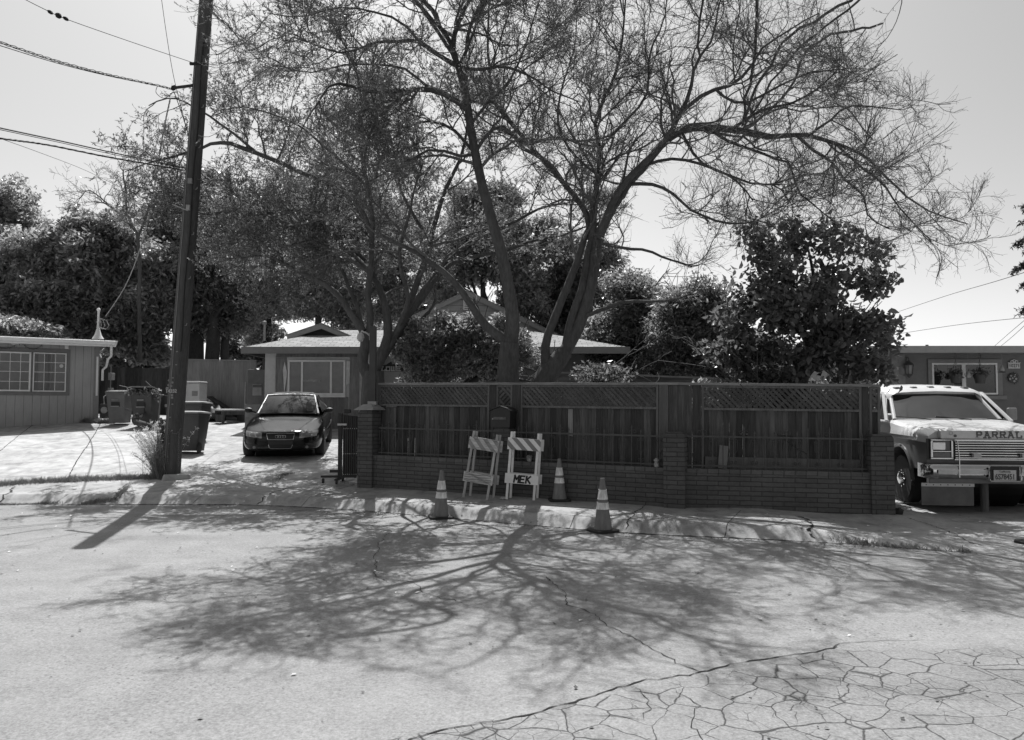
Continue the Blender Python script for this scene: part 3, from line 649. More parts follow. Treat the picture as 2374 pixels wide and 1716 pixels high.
wire([(0, 321, 11.8), (100, 357, 15), (200, 396, 19), (290, 440, 23)], 'thin wire slanting down behind the bare tree', .005)
wire([(374, -5, 14), (386, 80, 14.1), (400, 165, 14.2), (415, 230, 14.3), (440, 325, D0 - .1)], 'steep wire dropping from above to the pole', .005)
wire([(403, 212, D0), (415, 245, D0), (430, 290, D0), (438, 325, D0 - .1), (443, 420, D0 - .2)], 'black cable running down along the pole side', .008)
wire([(395, 228, D0), (378, 310, 16), (356, 440, 18), (330, 560, 20.5), (297, 650, 22.5), (268, 700, 23.6), (245, 733, 24.1)], 'pale twisted service drop to the white roof mast', .007, WIREL, twist=.012)
wire([(420, 540, 15), (385, 610, 17), (350, 690, 20), (305, 760, 22.6), (264, 793, 24)], 'dark cable dropping to the corner of the left house roof', .006)
wire([(425, 600, 15), (390, 650, 17), (352, 710, 20), (310, 765, 22.6), (268, 799, 24)], 'second dark cable dropping to the left house roof corner', .005)
wire([(461, 400, D0 + .1), (500, 500, 17), (552, 650, 20.5), (590, 735, 22.5), (612, 748, 23.2)], 'thin dark service wire going down to the vent pipe of middle house', .006)
wire([(465, 150, D0), (560, 146, 16), (700, 138, 20)], 'thin wire going right from the pole top into the tree', .005)
wire([(2085, 722, 30), (2200, 684, 24), (2300, 655, 19), (2400, 624, 15)], 'single wire crossing the sky at right edge above the truck', .008)
wire([(2090, 773, 45), (2230, 752, 38), (2400, 734, 30)], 'faint far wire low in the sky at right', .012)
wire([(2304, 804, 24), (2345, 768, 20), (2400, 722, 15)], 'upper of two wires meeting the right house roof', .006)
wire([(2320, 803, 24), (2350, 778, 20), (2400, 732, 15)], 'lower of two wires meeting the right house roof', .006)

# ================================================================ LEFT HOUSE
STUC = lambda n, v: M(n, v, .9, .1, 5, bmp=.5, bd=.004, fine=.06)
TRIM = paint('white_trim', .66, .5); 
def win_mat(name, v): return glass(name, v)
GL = win_mat('window_glass', .05)
def siding(name, v, pitch=.2, vert=True):
    m, t, b = newmat(name); c = coords(t); s = t.nodes.new('ShaderNodeSeparateXYZ'); t.links.new(c, s.inputs[0])
    x = s.outputs[0] if vert else s.outputs[2]; fr = math_(t, 'FRACT', math_(t, 'DIVIDE', x, pitch)); 
    if vert: g = math_(t, 'LESS_THAN', fr, .045)
    else: g = math_(t, 'LESS_THAN', fr, .07)
    n1 = noise(t, coords(t, (6, 6, .7)), 5, 6, .6); n2 = noise(t, c, 1.2, 3, .5)
    q = math_(t, 'MULTIPLY', mr(t, n1, .3, .7, .93, 1.07), mr(t, n2, .3, .7, .9, 1.1)); q = math_(t, 'MULTIPLY', q, mr(t, g, 0, 1, 1, .45))
    setv(t, b, math_(t, 'MULTIPLY', q, v)); b.inputs['Roughness'].default_value = .8
    bump(t, b, math_(t, 'ADD', math_(t, 'MULTIPLY', g, -2), math_(t, 'MULTIPLY', n1, .3)) if vert else math_(t, 'MULTIPLY', fr, -2), .6, .012); return m
def shingle(name, v):
    m, t, b = newmat(name); tc = t.nodes.new('ShaderNodeTexCoord'); s = t.nodes.new('ShaderNodeSeparateXYZ'); t.links.new(tc.outputs['Object'], s.inputs[0])
    cx = t.nodes.new('ShaderNodeCombineXYZ'); t.links.new(s.outputs[0], cx.inputs[0]); t.links.new(math_(t, 'MULTIPLY', s.outputs[2], 2.6), cx.inputs[1])
    br = t.nodes.new('ShaderNodeTexBrick'); t.links.new(cx.outputs[0], br.inputs['Vector'])
    for k, q in (('Scale', 1), ('Mortar Size', .012), ('Mortar Smooth', .4), ('Bias', 0), ('Brick Width', .33), ('Row Height', .14)): br.inputs[k].default_value = q
    br.inputs['Color1'].default_value = (v * .78,) * 3 + (1,); br.inputs['Color2'].default_value = (v * 1.15,) * 3 + (1,); br.inputs['Mortar'].default_value = (v * .35,) * 3 + (1,)
    n1 = noise(t, tc.outputs['Object'], 30, 4, .7); q = t.nodes.new('ShaderNodeMix'); q.data_type = 'RGBA'; q.blend_type = 'MULTIPLY'; q.inputs[0].default_value = 1
    t.links.new(br.outputs['Color'], q.inputs[6]); t.links.new(mr(t, n1, .3, .7, .8, 1.2), q.inputs[7]); t.links.new(q.outputs[2], b.inputs['Base Color']); b.inputs['Roughness'].default_value = .95
    bump(t, b, math_(t, 'ADD', math_(t, 'MULTIPLY', br.outputs['Fac'], -1), n1), .5, .015); return m
def glazed(mb_frame, pane, parent, x0, x1, z0, z1, y, nx=0, nz=0, fw=.04, fm=TRIM, gm=GL, label=None, mw=.014):
    f = MB(); f.box(x0, x1, y - .03, y + .02, z0, z0 + fw); f.box(x0, x1, y - .03, y + .02, z1 - fw, z1); f.box(x0, x0 + fw, y - .031, y + .02, z0 + fw, z1 - fw); f.box(x1 - fw, x1, y - .031, y + .02, z0 + fw, z1 - fw)
    o = f.build('window', fm, parent, bevel=.003, label=label)
    MB().box(x0 + fw, x1 - fw, y - .002, y + .006, z0 + fw, z1 - fw).build('pane', gm, o)
    if nx or nz:
        g = MB()
        for i in range(1, nx): x = x0 + (x1 - x0) * i / nx; g.box(x - mw / 2, x + mw / 2, y - .014, y - .004, z0 + fw, z1 - fw)
        for i in range(1, nz): z = z0 + (z1 - z0) * i / nz; g.box(x0 + fw, x1 - fw, y - .015, y - .0045, z - mw / 2, z + mw / 2)
        g.build('muntins', fm, o)
    return o
# front wall plane from the corner (225,978) to the left
HA = G(226, 978); HL = G(0, 979); HL = P(0, 978, HA.y - 1.4)
hx = Vector((HA.x - HL.x, HA.y - HL.y, 0)).normalized(); yaw = math.atan2(hx.y, hx.x)
house = thing('left_house', 'grey flat-fronted house with vertical siding and gridded window at left edge', 'house', loc=(HA.x, HA.y, HA.z), rot=(0, 0, yaw))
hD = HA.y; k = hD / FPX
SID = siding('grey_siding', .32, .215); ZT = 2.36
def hp(px, py):        # pixel on the front wall -> local x,z
    m = house.matrix_basis.inverted(); D = hD
    for _ in range(8):
        q = m @ P(px, py, D); D -= q.y
    q = m @ P(px, py, D); return q.x, q.z
zt = hp(226, 802)[1] + .08; zt0 = hp(0, 792)[1] + .06
sl = (zt - zt0) / (0 - hp(0, 792)[0])
w_ = MB().prism([(-9, -.4), (0, -.4), (0, zt), (-9, zt - sl * 9 + .0)], 0, 8, lambda u, v, d: Vector((u, d, v))); w_.build('wall', SID, house)
roof = MB(); e = hp(262, 800)[0]
roof.prism([(-9.5, zt - sl * 9.5 + .02), (e, zt + sl * e + .02), (e, zt + sl * e + .06), (-9.5, zt - sl * 9.5 + .06)], -.62, 8.5, lambda u, v, d: Vector((u, d, v)))
rf = roof.build('roof', M('tar_roof', .25, .9, .2, 4), house)
fz = MB(); fz.prism([(-9.5, zt - sl * 9.5 - .14), (e, zt + sl * e - .14), (e + .06, zt + sl * e + .05), (-9.5, zt - sl * 9.5 + .05)], -.66, -.625, lambda u, v, d: Vector((u, d, v)))
fz.build('fascia', TRIM, house)
MB().box(-9.4, e, -.76, -.665, zt - .08 - .0, zt + .03).build('gutter', TRIM, house, bevel=.02).rotation_euler = (0, -math.atan(sl), 0)
# downspout
dx = e - .12
MB().tube([(dx, -.66, zt - .1), (dx, -.66, zt - .42), (dx - .08, -.62, zt - .52), (.18, -.2, zt - .72), (.1, -.03, zt - .82), (.1, -.03, zt - 1.15)], .035, 8).build('downspout', TRIM, house, smooth=True)
x1, z1 = hp(163, 811); x0, z0 = hp(161, 917); xl = hp(0, 900)[0] - 1.0
TR2 = paint('grey_window_trim', .15, .6)
tr = MB(); tr.box(xl, x1, -.03, .0, z1 - .11, z1); tr.box(xl, x1, -.03, .0, z0, z0 + .12); tr.box(x1 - .14, x1, -.029, 0, z0 + .12, z1 - .11)
mx0 = hp(70, 900)[0]; mx1 = hp(75, 900)[0]; tr.box(mx0, mx1, -.028, 0, z0 + .12, z1 - .11); tr.build('window_trim', TR2, house, bevel=.004)
wz0 = hp(100, 908)[1]; wz1 = hp(100, 818)[1]
glazed(None, None, house, mx1, hp(152, 900)[0], wz0, wz1, -.03, 3, 4, .03, label='right half of the gridded window with sticker')
glazed(None, None, house, hp(-20, 900)[0] - .6, mx0, wz0, wz1, -.03, 6, 4, .045, label='left half of the gridded window')
cu = MB(); 
for (a_, b_) in ((80, 88), (101, 108), (109, 117), (120, 124)): xa_, xb_ = hp(a_, 860)[0], hp(b_, 860)[0]; cu.box(xa_, xb_, -.037, -.0325, wz0 + .035, wz1 - .035)
cu.build('curtain', M('curtain', .11, .5, .2, 4, (9, 9, .4), 0), house)
sx, sz = hp(142, 849); MB().lathe([(.055, 0), (.055, -.006)], (sx, -.04, sz), 8, 'y').build('window_sticker', M('sticker', .5), house)
MB().box(.0 - .13, .0 + .012, -.025, -.002, 0, zt - .12).build('corner_trim', paint('corner_trim', .2, .6), house); 
MB().box(-.075, -.02, -.04, -.026, .8, 2.0).build('corner_strip', TRIM, house)
cx_, cz_ = hp(154, 804); cm = MB(); cm.box(cx_ - .05, cx_ + .05, -.12, -.0, cz_ - .07, cz_ + .04); cm.box(cx_ - .03, cx_ + .04, -.128, -.1201, cz_ - .05, cz_ + .02)
cm.build('wall_light', TRIM, house, bevel=.006)
# crescent ornament under the eave, string of lights
x_, z_ = hp(38, 796); cr = []
for i in range(9): a = math.pi * (1.08 + .84 * i / 8); cr.append((x_ + .16 * math.cos(a), z_ + .02 + .08 * math.sin(a)))
for i in range(8, -1, -1): a = math.pi * (1.08 + .84 * i / 8); cr.append((x_ + .15 * math.cos(a), z_ + .03 + .035 * math.sin(a)))
orn = thing('eave_ornament', 'pale winged ornament hung under the left house eave', 'ornament', loc=house.location, rot=house.rotation_euler)
MB().prism(cr, -.05, -.02, lambda u, v, d: Vector((u, d, v))).build('crescent', M('ornament_pale', .55), orn)
MB().lathe([(.0, .05), (.04, .02), (.045, -.02), (0, -.05)], (x_, -.05, z_ + .04), 10).build('centre', M('ornament_pale', .55), orn, smooth=True)
sl_ = thing('string_lights', 'drooping string of small unlit lights above the left house window', 'string lights', loc=house.location, rot=house.rotation_euler)
pts = [hp(x, y) for x, y in ((-10, 806), (15, 809), (30, 804), (37, 799), (54, 797), (60, 804), (76, 811), (94, 804), (97, 797))]; m_ = MB(); m_.tube([(a, -.05, b) for a, b in pts], .007, 5)
for (a, b), (c, d) in zip(pts[:-1], pts[1:]): m_.lathe([(.004, .0), (.014, -.02), (0, -.045)], ((a + c) / 2, -.05, (b + d) / 2), 6)
m_.build('cord', IRON, sl_)
# roof mast with weatherhead
rm = thing('roof_mast', 'white service mast with looping wires on the left house roof', 'service mast', loc=P(227, 786, hD + .3))
MP = paint('mast_white', .7, .5)
MB().lathe([(.17, 0), (.1, .12), (.045, .32), (.03, .33)], (0, 0, 0), 12).build('flashing', MP, rm, smooth=True)
MB().tube([(0, 0, .3), (0, 0, .86), (0, 0, .9)], [.032, .032, .05], 10).lathe([(.05, .88), (.055, .93), (.02, .98)], (0, 0, 0), 10).build('mast_pipe', MP, rm, smooth=True)
m_ = MB()
for sgn, s in ((1, .16), (1, .26), (-1, .08)): m_.tube([(0, 0, .55), (.05 * sgn, -.02, .36), (s, -.03, .3), (s * 1.35, -.03, .42), (s, -.02, .58), (.03, 0, .66)], .009, 5)
m_.box(-.06, .1, -.02, .02, .52, .545); m_.build('slack_wires', WIREL, rm)
# meters on the side wall
mt = thing('utility_meters', 'small meter boxes on the side of the left house', 'meter box', loc=(HA.x + .1, HA.y + .35, HA.z))
m_ = MB(); m_.box(0, .12, 0, .2, 1.3, 1.52); m_.box(0, .1, 0, .18, .85, 1.05); m_.tube([(.05, .1, .1), (.05, .1, .8)], .05, 10); m_.tube([(.05, .1, .3), (.07, .1, .75)], .1, 10)
m_.build('meter_case', M('meter_grey', .25, .5), mt, bevel=.01)

# ================================================================ CENTRE HOUSE
CH_D = G(650, 995).y; CB = P(612, 990, CH_D)
ch_ = thing('middle_house', 'low stucco house with hipped shingle roof and unfinished window wall behind black car', 'house', loc=(CB.x, CB.y, float(gz(CB.x, CB.y)) - .02))
def cpx(px, py, yy=0):      # local x,z on plane local y=yy
    q = P(px, py, CB.y + yy) - ch_.location; return q.x, q.z
ROOFM = shingle('roof_shingles', .28); CST = STUC('pale_stucco', .48); CDK = M('tar_paper_panel', .17, .9, .3, 5, (4, 4, .6), island=.2)
xw1 = cpx(862, 900)[0]; ze = cpx(700, 816)[1] + .02; xr = cpx(1440, 830)[0]
MB().box(0, xw1, 0, .25, -.3, ze).build('wall', CST, ch_); MB().box(xw1 + .002, xr, 2.4, 2.6, -.3, ze + .1).build('wall', M('porch_wall', .22, .9, .15, 4), ch_)
MB().box(.02, xw1, .252, .3, -.3, ze + .05).build('wall', CDK, ch_)
x0, _ = cpx(640, 900); x1, _ = cpx(833, 900); zp1 = cpx(700, 829)[1]
p_ = MB(); gx_ = [x0, cpx(668, 900)[0] - .03]
def pan(xa_, xb_, za, zb, d): p_.box(xa_, xb_, -.02 - d, -.001, za, zb)
wx0, wz1 = cpx(669, 835); wx1, wz0 = cpx(801, 916)
pan(x0, wx0 - .06, 1.0, zp1, 0); pan(x0 + .01, wx0 - .07, .0, .99, .003); pan(wx1 + .12, x1, .55, zp1, 0); pan(wx1 + .1, x1 - .02, 0, .54, .004)
n = 4
for i in range(n): a = wx0 - .05 + (wx1 + .1 - wx0 + .04) * i / n; b = wx0 - .05 + (wx1 + .1 - wx0 + .04) * (i + 1) / n; pan(a, b - .008, .0, wz0 - .06, .001 * (i % 2)); 
pan(x0, x1, zp1 + .01, ze - .05, .002)
p_.build('backing_board', CDK, ch_)
MB().box(x1 + .01, x1 + .09, -.04, -.002, 0, zp1 + .02).build('corner_board', M('bare_trim', .35, .8, .2, 6), ch_); MB().box(x0 - .03, x0 - .005, -.03, -.002, 0, zp1 + .04).build('corner_board', M('bare_trim', .35, .8, .2, 6), ch_)
o = glazed(None, None, ch_, wx0, wx1, wz0, wz1, -.035, 0, 0, .055, gm=glass('house_glass', .06, .05), label='wide white three-light window')
m_ = MB()
for px in (701, 768): x = cpx(px, 900)[0]; m_.box(x - .028, x + .028, -.062, -.04, wz0 + .055, wz1 - .055)
m_.build('mullion', TRIM, o)
MB().box(wx0, wx1 + .01, -.09, -.03, wz0 - .07, wz0 - .005).build('sill', TRIM, o)
m_ = MB(); xc, zc = cpx(722, 883); m_.box(xc - .3, xc + .3, -.045, -.038, zc - .04, zc + .035); m_.build('window_sign', M('window_sign', .22, .6, .6, 22, bmp=0), o)
m_ = MB(); m_.add([(wx1 + .02, -.05, wz1 - .02), (wx1 + .14, -.06, wz1 - .03), (wx1 + .13, -.04, wz0 + .35), (wx1 + .02, -.05, wz0 + .3)], [(0, 1, 2, 3)]); m_.add([(wx0 - .1, -.05, wz1 - .05), (wx0 - .02, -.06, wz1 - .4), (wx0 - .1, -.04, wz0 + .05), (wx0 - .16, -.03, wz1 - .3)], [(0, 1, 2, 3)])
m_.build('torn_wrap', M('torn_wrap', .5, .7), ch_)
# hip roof over the whole width
rx0 = cpx(577, 806)[0]; rx1 = cpx(1452, 822)[0]; zo = ze + .08; rd = 8.4; rz = cpx(800, 772, 3.0)[1]
hipx = 2.4; EV = -.55
rs_ = [(rx0, EV, zo), (rx1, EV, zo), (rx1, rd, zo), (rx0, rd, zo), (rx0 + 2.2, EV + 2.6, rz), (rx1 - 3.0, EV + 2.6, rz), (rx1 - 3.0, rd - 2.2, rz), (rx0 + 2.2, rd - 2.2, rz)]
MB().add(rs_, [(0, 1, 5, 4), (1, 2, 6, 5), (2, 3, 7, 6), (3, 0, 4, 7), (4, 5, 6, 7), (3, 2, 1, 0)]).build('roof', ROOFM, ch_)
f_ = MB(); f_.box(rx0 - .03, rx1 + .03, EV - .04, EV - .002, zo - .19, zo + .012); f_.box(rx0 - .03, rx0 + .002, EV, rd, zo - .19, zo + .01); f_.build('fascia', paint('fascia_grey', .16, .6), ch_)
MB().box(rx0, rx1, EV + .01, .25, zo - .1, zo - .06).build('soffit', paint('soffit', .18, .7), ch_)
# small dutch gable
gx0, gz0 = cpx(674, 776, 1.1); gx1, gz1 = cpx(812, 781, 1.1); gxa, gza = cpx(745, 752, 1.1)
g_ = MB(); y_ = 1.1
def gable(par, xa_, za, xm, zm, xb_, zb, y0, y1, th, nm='gable', ov=.12, mat=None, rmat=None):
    m1 = MB(); m1.prism([(xa_, za), (xb_, zb), (xm, zm - .06)], y0 + .12, y0 + .18, lambda u, v, d: Vector((u, d, v))); m1.build(nm, mat, par)
    for (u0, w0) in (((xa_, za), 1), ((xb_, zb), -1)):
        d = Vector((xm - u0[0], 0, zm - u0[1])).normalized(); a = Vector((u0[0], 0, u0[1])) - d * ov; b = Vector((xm, 0, zm)); n = Vector((-d.z, 0, d.x)) * w0 * (1 if d.x * w0 > 0 else 1)
        if n.z < 0: n = -n
        q = MB().prism([(a.x, a.z), (b.x, b.z), (b.x + n.x * 0, b.z + .05), (a.x + n.x * .05, a.z + n.z * .05)], y0, y1, lambda u, v, d_: Vector((u, d_, v))); q.build('roof_slope', rmat, par)
        MB().prism([(a.x, a.z - .001), (b.x, b.z - .001), (b.x, b.z - th), (a.x, a.z - th * .9)], y0 - .02, y0 + .02, lambda u, v, d_: Vector((u, d_, v))).build('barge_board', paint('barge', .24, .6), par)
gable(ch_, gx0, gz0, gxa, gza, gx1, gz1, y_, 3.6, .14, mat=M('attic_dark', .03), rmat=ROOFM)
# vent pipe at roof left
q = P(613, 790, CB.y + 1) - ch_.location; MB().tube([q, q + Vector((0, 0, .55))], .035, 8).lathe([(.07, .52), (.06, .6), (0, .64)], q, 8).build('vent_pipe', M('pipe_grey', .22, .6), ch_)
# raised gabled part behind
gD = 3.4
a_ = cpx(878, 770, gD); b_ = cpx(1282, 772, gD); c_ = cpx(1084, 676, gD)
SD2 = siding('gable_siding', .30, .2, False)
gable(ch_, a_[0], a_[1], c_[0], c_[1], b_[0], b_[1], gD, 8.5, .15, nm='gable', ov=.5, mat=SD2, rmat=ROOFM)
MB().box(a_[0] + .3, b_[0] - .3, gD + .2, 8, .5, a_[1]).build('upper_wall', SD2, ch_)
v_ = MB(); vx0, vz1 = cpx(1074, 690, gD); vx1, vz0 = cpx(1096, 718, gD); v_.box(vx0, vx1, gD + .06, gD + .118, vz0, vz1)
o = v_.build('gable_vent', TRIM, ch_); m_ = MB()
for i in range(6): z = vz0 + .04 + (vz1 - vz0 - .06) * i / 6; m_.box(vx0 + .04, vx1 - .04, gD + .05, gD + .0598, z, z + .018)
m_.build('vent_slots', M('attic_dark', .03), o)
# wrapped porch panel carrying the LOWE lettering
lx0, lz1 = cpx(872, 823, 1.5); lx1, lz0 = cpx(948, 900, 1.5)
wr = thing('house_wrap_panel', 'pale building wrap with dark band reading LOWE behind the left tree', 'building wrap', loc=ch_.location)
MB().box(lx0, lx1, 1.5, 1.53, lz0, lz1 + .0).build('wrap_sheet', M('wrap_pale', .5, .6, .1, 4), wr)
bx0, bz1 = cpx(872, 846, 1.5); _, bz0 = cpx(872, 862, 1.5); MB().prism([(bx0, bz0), (lx1, bz0), (lx1, bz1), (cpx(917, 846, 1.5)[0], bz1), (cpx(906, 838, 1.5)[0], bz1 + .1), (cpx(895, 846, 1.5)[0], bz1), (bx0, bz1)], 1.49, 1.498, lambda u, v, d: Vector((u, d, v))).build('band', M('wrap_band', .06, .6), wr)
letters('lettering', 'LOWE', .13, .125, .035, .035, M('wrap_letter', .75, .6), wr, (cpx(884, 858, 1.5)[0], 1.482, bz0 + .03))
MB().box(lx0 + .1, lx0 + .75, 1.2, 1.44, .8, 1.25).build('stacked_timber', CDK, wr)

# ================================================================ RIGHT HOUSE
RD = 20.0
rh = thing('right_house', 'stucco house with flat eave, white framed window and number sign behind truck', 'house', loc=(P(2080, 803, RD).x, RD, float(gz(9.5, RD)) - .03))
def rp(px, py, yy=0): q = P(px, py, RD + yy) - rh.location; return q.x, q.z
RS = STUC('grey_stucco', .15); ex0, ez1 = rp(2083, 804, -.6); _, ez0 = rp(2083, 818, -.6)
xw = rp(2066, 900)[0]; MB().box(xw, 12, 0, .25, -.4, ez0 + .1).build('wall', RS, rh)
MB().box(-3.2, xw - .002, 1.0, 1.2, -.4, ez0 - .1).build('wall', STUC('cream_stucco', .42), rh)
MB().box(-3.4, 12.5, -.6, 8, ez0 + .02, ez1).build('roof', M('flat_roof', .25, .8), rh, bevel=.01)
MB().box(-3.42, 12.5, -.64, -.602, ez0, ez1 + .02).build('fascia', paint('eave_grey', .26, .6), rh); q = rp(2197, 797, 0); MB().tube([(q[0], 1, ez1), (q[0], 1, ez1 + .18)], .04, 8).build('vent_pipe', IRON, rh)
a = rp(2149, 833); b = rp(2323, 917); T2 = paint('stucco_trim', .19, .8); w = MB(); w.box(a[0], b[0], -.05, -.001, a[1] - .12, a[1]); w.box(a[0], a[0] + .12, -.049, -.001, b[1], a[1] - .12); w.box(b[0] - .12, b[0], -.049, -.001, b[1], a[1] - .12)
w.box(a[0] - .1, b[0] + .08, -.09, -.001, b[1] - .11, b[1] - .001); w.build('window_trim', T2, rh, bevel=.01)
a = rp(2158, 842); b = rp(2311, 915); o = glazed(None, None, rh, a[0], b[0], b[1], a[1], -.03, 0, 0, .045, gm=glass('right_house_glass', .02, .02), label='white framed sliding window')
x = rp(2232, 880)[0]; MB().box(x - .05, x + .05, -.06, -.035, b[1] + .045, a[1] - .045).build('mullion', TRIM, o)
# pilaster corner
MB().box(xw, xw + .35, -.06, -.002, -.3, ez0).build('corner_pilaster', T2, rh)
# lantern
q = rp(2098, 855); la = thing('wall_lantern', 'black carriage lantern mounted left of the right house window', 'lantern', loc=rh.location + Vector((q[0], -.2, q[1])))
m_ = MB(); m_.lathe([(.02, .2), (.05, .17), (.13, .1), (.14, .09), (.1, .085)], (0, 0, 0), 6); m_.lathe([(.1, -.15), (.07, -.18), (.02, -.24), (0, -.25)], (0, 0, 0), 6)
for i in range(6): a_0 = i * math.pi / 3; m_.beam((.12 * math.cos(a_0), .12 * math.sin(a_0), .09), (.09 * math.cos(a_0), .09 * math.sin(a_0), -.15), .014, .014)
m_.tube([(0, .15, .1), (0, .1, .3), (0, .02, .27), (0, 0, .2)], .012, 6); m_.build('lantern_frame', IRON, la); MB().lathe([(.09, .08), (.07, -.15)], (0, 0, 0), 6).build('lantern_glass', M('lantern_glass', .2, .2), la)
# address plate
q = rp(2349, 844); ad = thing('address_sign', 'pale arched house number sign reading 10271 on the right house', 'number sign', loc=rh.location + Vector((q[0], -.03, q[1])))
ap = MB(); ap.box(-.15, .15, -.012, .0, -.12, .02); ap.prism([(-.18, .021), (.18, .021), (.1, .08), (.0, .12), (-.1, .08)], -.012, 0, lambda u, v, d: Vector((u, d, v))); ap.build('plate', M('plate_pale', .5, .5), ad)
text('number', '10271', .12, M('sign_dark', .04), ad, (0, -.014, -.05), bold=.002, sx=.95)
q_ = MB()
for i in range(5): q_.lathe([(.02, 0), (.02, -.006)], (-.12 + .06 * i, -.016, .05 + (.03 if i == 2 else 0)), 6, 'y')
q_.build('relief_flowers', M('sign_dark', .04), ad)
# sun and moon ornament
q = rp(2346, 877); so = thing('sun_moon_ornament', 'round metal sun and moon wall ornament below the number sign', 'wall ornament', loc=rh.location + Vector((q[0], -.03, q[1])))
m_ = MB(); m_.lathe([(.13, 0), (.13, -.02), (.10, -.03)], (0, 0, 0), 20, 'y')
for i in range(9): a = -math.pi / 2 + .25 + i * (math.pi - .4) / 8; m_.add([(.12 * math.cos(a - .1), -.01, .12 * math.sin(a - .1)), (.12 * math.cos(a + .1), -.01, .12 * math.sin(a + .1)), (.19 * math.cos(a), -.01, .19 * math.sin(a)), (.13 * math.cos(a), -.03, .13 * math.sin(a))], [(0, 2, 3), (1, 3, 2), (0, 3, 1)])
m_.build('disc', M('dark_metal', .04, .5), so); m_ = MB()
for (x, z, r) in ((-.06, .06, .025), (-.09, -.02, .028), (.03, .04, .02), (.07, -.02, .03), (.02, -.08, .03), (-.02, .0, .02), (.05, .09, .018)): m_.lathe([(r, -.03), (r, -.036), (r * .5, -.037)], (x, 0, z), 8, 'y')
m_.build('painted_flowers', M('flower_pale', .3), so)
def hanging(px, py, lbl, kind):
    q = rp(px, py, -.5); t = thing(kind, lbl, kind.replace('_', ' '), loc=rh.location + Vector((q[0], -.5, q[1]))); return t, Vector((0, 0, ez0 - q[1]))
for px, lbl in ((2216, 'hanging pot on a dark hook, left of the right house window centre'), (2272, 'hanging pot on a dark hook at the right half of the window')):
    t, tp = hanging(px, 878, lbl, 'hanging_planter'); m_ = MB(); m_.tube([tp, tp - Vector((0, 0, .1)), tp + Vector((-.04, 0, -.13)), tp + Vector((-.05, 0, -.1))], .008, 5)
    m_.tube([tp + Vector((.04, 0, -.04)), tp + Vector((.03, 0, -.12)), tp + Vector((0, 0, -.2))], .01, 5)
    for s in (-1, 0, 1): m_.tube([tp - Vector((0, 0, .2)), (s * .14, 0, .1)], .004, 4)
    m_.build('hook', IRON, t); MB().lathe([(.10, -.12), (.15, .08), (.16, .1)], (0, 0, 0), 14).build('pot', M('pot_dark', .05, .6), t, smooth=True)
    C = np.random.default_rng(px).normal(size=(160, 3)) * [.1, .1, .06] + [0, 0, .14]; V, F = leaves_at(rng, C, (.04, .09)); place('foliage', fastmesh('foliage', V, F), MATS.get('pot_leaf') or leafmat('pot_leaf', .1), t)
t, tp = hanging(2245, 868, 'teardrop glass ornament hanging before the window', 'glass_ornament'); MB().tube([tp, (0, 0, .08)], .003, 4).lathe([(0, .1), (.03, .05), (.07, -.04), (.05, -.09), (0, -.1)], (0, 0, 0), 12).build('drop', M('glass_ornament', .3, .2), t, smooth=True)
t, tp = hanging(2323, 855, 'hanging glass feeder just right of the window frame', 'bird_feeder'); MB().tube([tp, (0, 0, .08)], .003, 4).lathe([(.01, .1), (.06, -.02), (.055, -.06), (0, -.07)], (0, 0, 0), 12).build('bottle', M('feeder_glass', .25, .2), t, smooth=True); MB().lathe([(.08, -.075), (.09, -.09), (.05, -.1)], (0, 0, 0), 12).build('tray', IRON, t)

# ================================================================ SIDE FENCES AND YARD THINGS
def board_fence(name, label, A, B, h, mat, w=.15, cap=False, rail=False):
    A = Vector(A); B = Vector(B); t = thing(name, label, 'fence', loc=A, rot=(0, 0, math.atan2(B.y - A.y, B.x - A.x))); L = Vector((B.x - A.x, B.y - A.y)).length; z1 = B.z - A.z
    m = MB(); x = 0
    while x < L: m.box(x, min(L, x + w - .004), random.uniform(0, .004), .022, -.2, h + random.uniform(-.01, .01) + z1 * x / L); x += w
    m.build('boards', mat, t)
    if cap: MB().prism([(0, h + .012), (L, h + z1 + .012), (L, h + z1 + .05), (0, h + .05)], -.04, .06, lambda u, v, d: Vector((u, d, v))).build('cap_rail', WOODC, t)
    p = MB()
    for x in (0, L * .33, L * .66, L - .09): p.box(x, x + .09, .023, .11, -.2, h + .02 + z1 * x / L)
    p.build('post', mat, t); return t
a = P(222, 978, 26.5); b = P(404, 968, 26.5); a.z = float(gz(a.x, a.y)); b.z = float(gz(b.x, b.y)); hf = P(300, 851, 26.5).z - a.z
board_fence('side_fence', 'dark vertical board fence behind the left house bins', a, b, hf, WOOD, .14)
p_ = P(256, 900, 26.3); pp = thing('fence_pole', 'thin pale pole standing against the dark side fence', 'pole', loc=(p_.x, p_.y, float(gz(p_.x, p_.y)))); MB().tube([(0, 0, 0), (0, 0, hf + .04)], .02, 6).build('pole', M('pole_pale', .3), pp)
PLY = M('plywood', .2, .85, .25, 5, (5, 5, .5), .2, .004, island=.12)
a = P(398, 960, 25); b = P(582, 962, 25); b.y += .4; a.z = float(gz(a.x, a.y)); b.z = float(gz(b.x, b.y)); hp_ = P(500, 835, 25).z - a.z
t = board_fence('plywood_fence', 'tall brown plywood screen fence with pale top edge beyond bins', a, b, hp_, PLY, 1.21, True)
q = P(567, 900, 24.8); MB().tube([(0, 0, 0), (0, 0, 1.25)], .025, 6).build('prop_pole', M('pole_pale', .3), thing('prop_pole', 'metal rod leaning on the right end of the plywood fence', 'rod', loc=(q.x, q.y, float(gz(q.x, q.y)) - .02), rot=(R(-4), 0, 0)))
q = G(540, 960); MB().box(-.3, .3, 0, .03, 0, .86).build('board_face', M('board_pale', .24, .8), thing('propped_board', 'pale square board propped against the plywood fence', 'board', loc=(q.x, 24.3, float(gz(q.x, 24.3)) - .02), rot=(R(-5), 0, 0)))
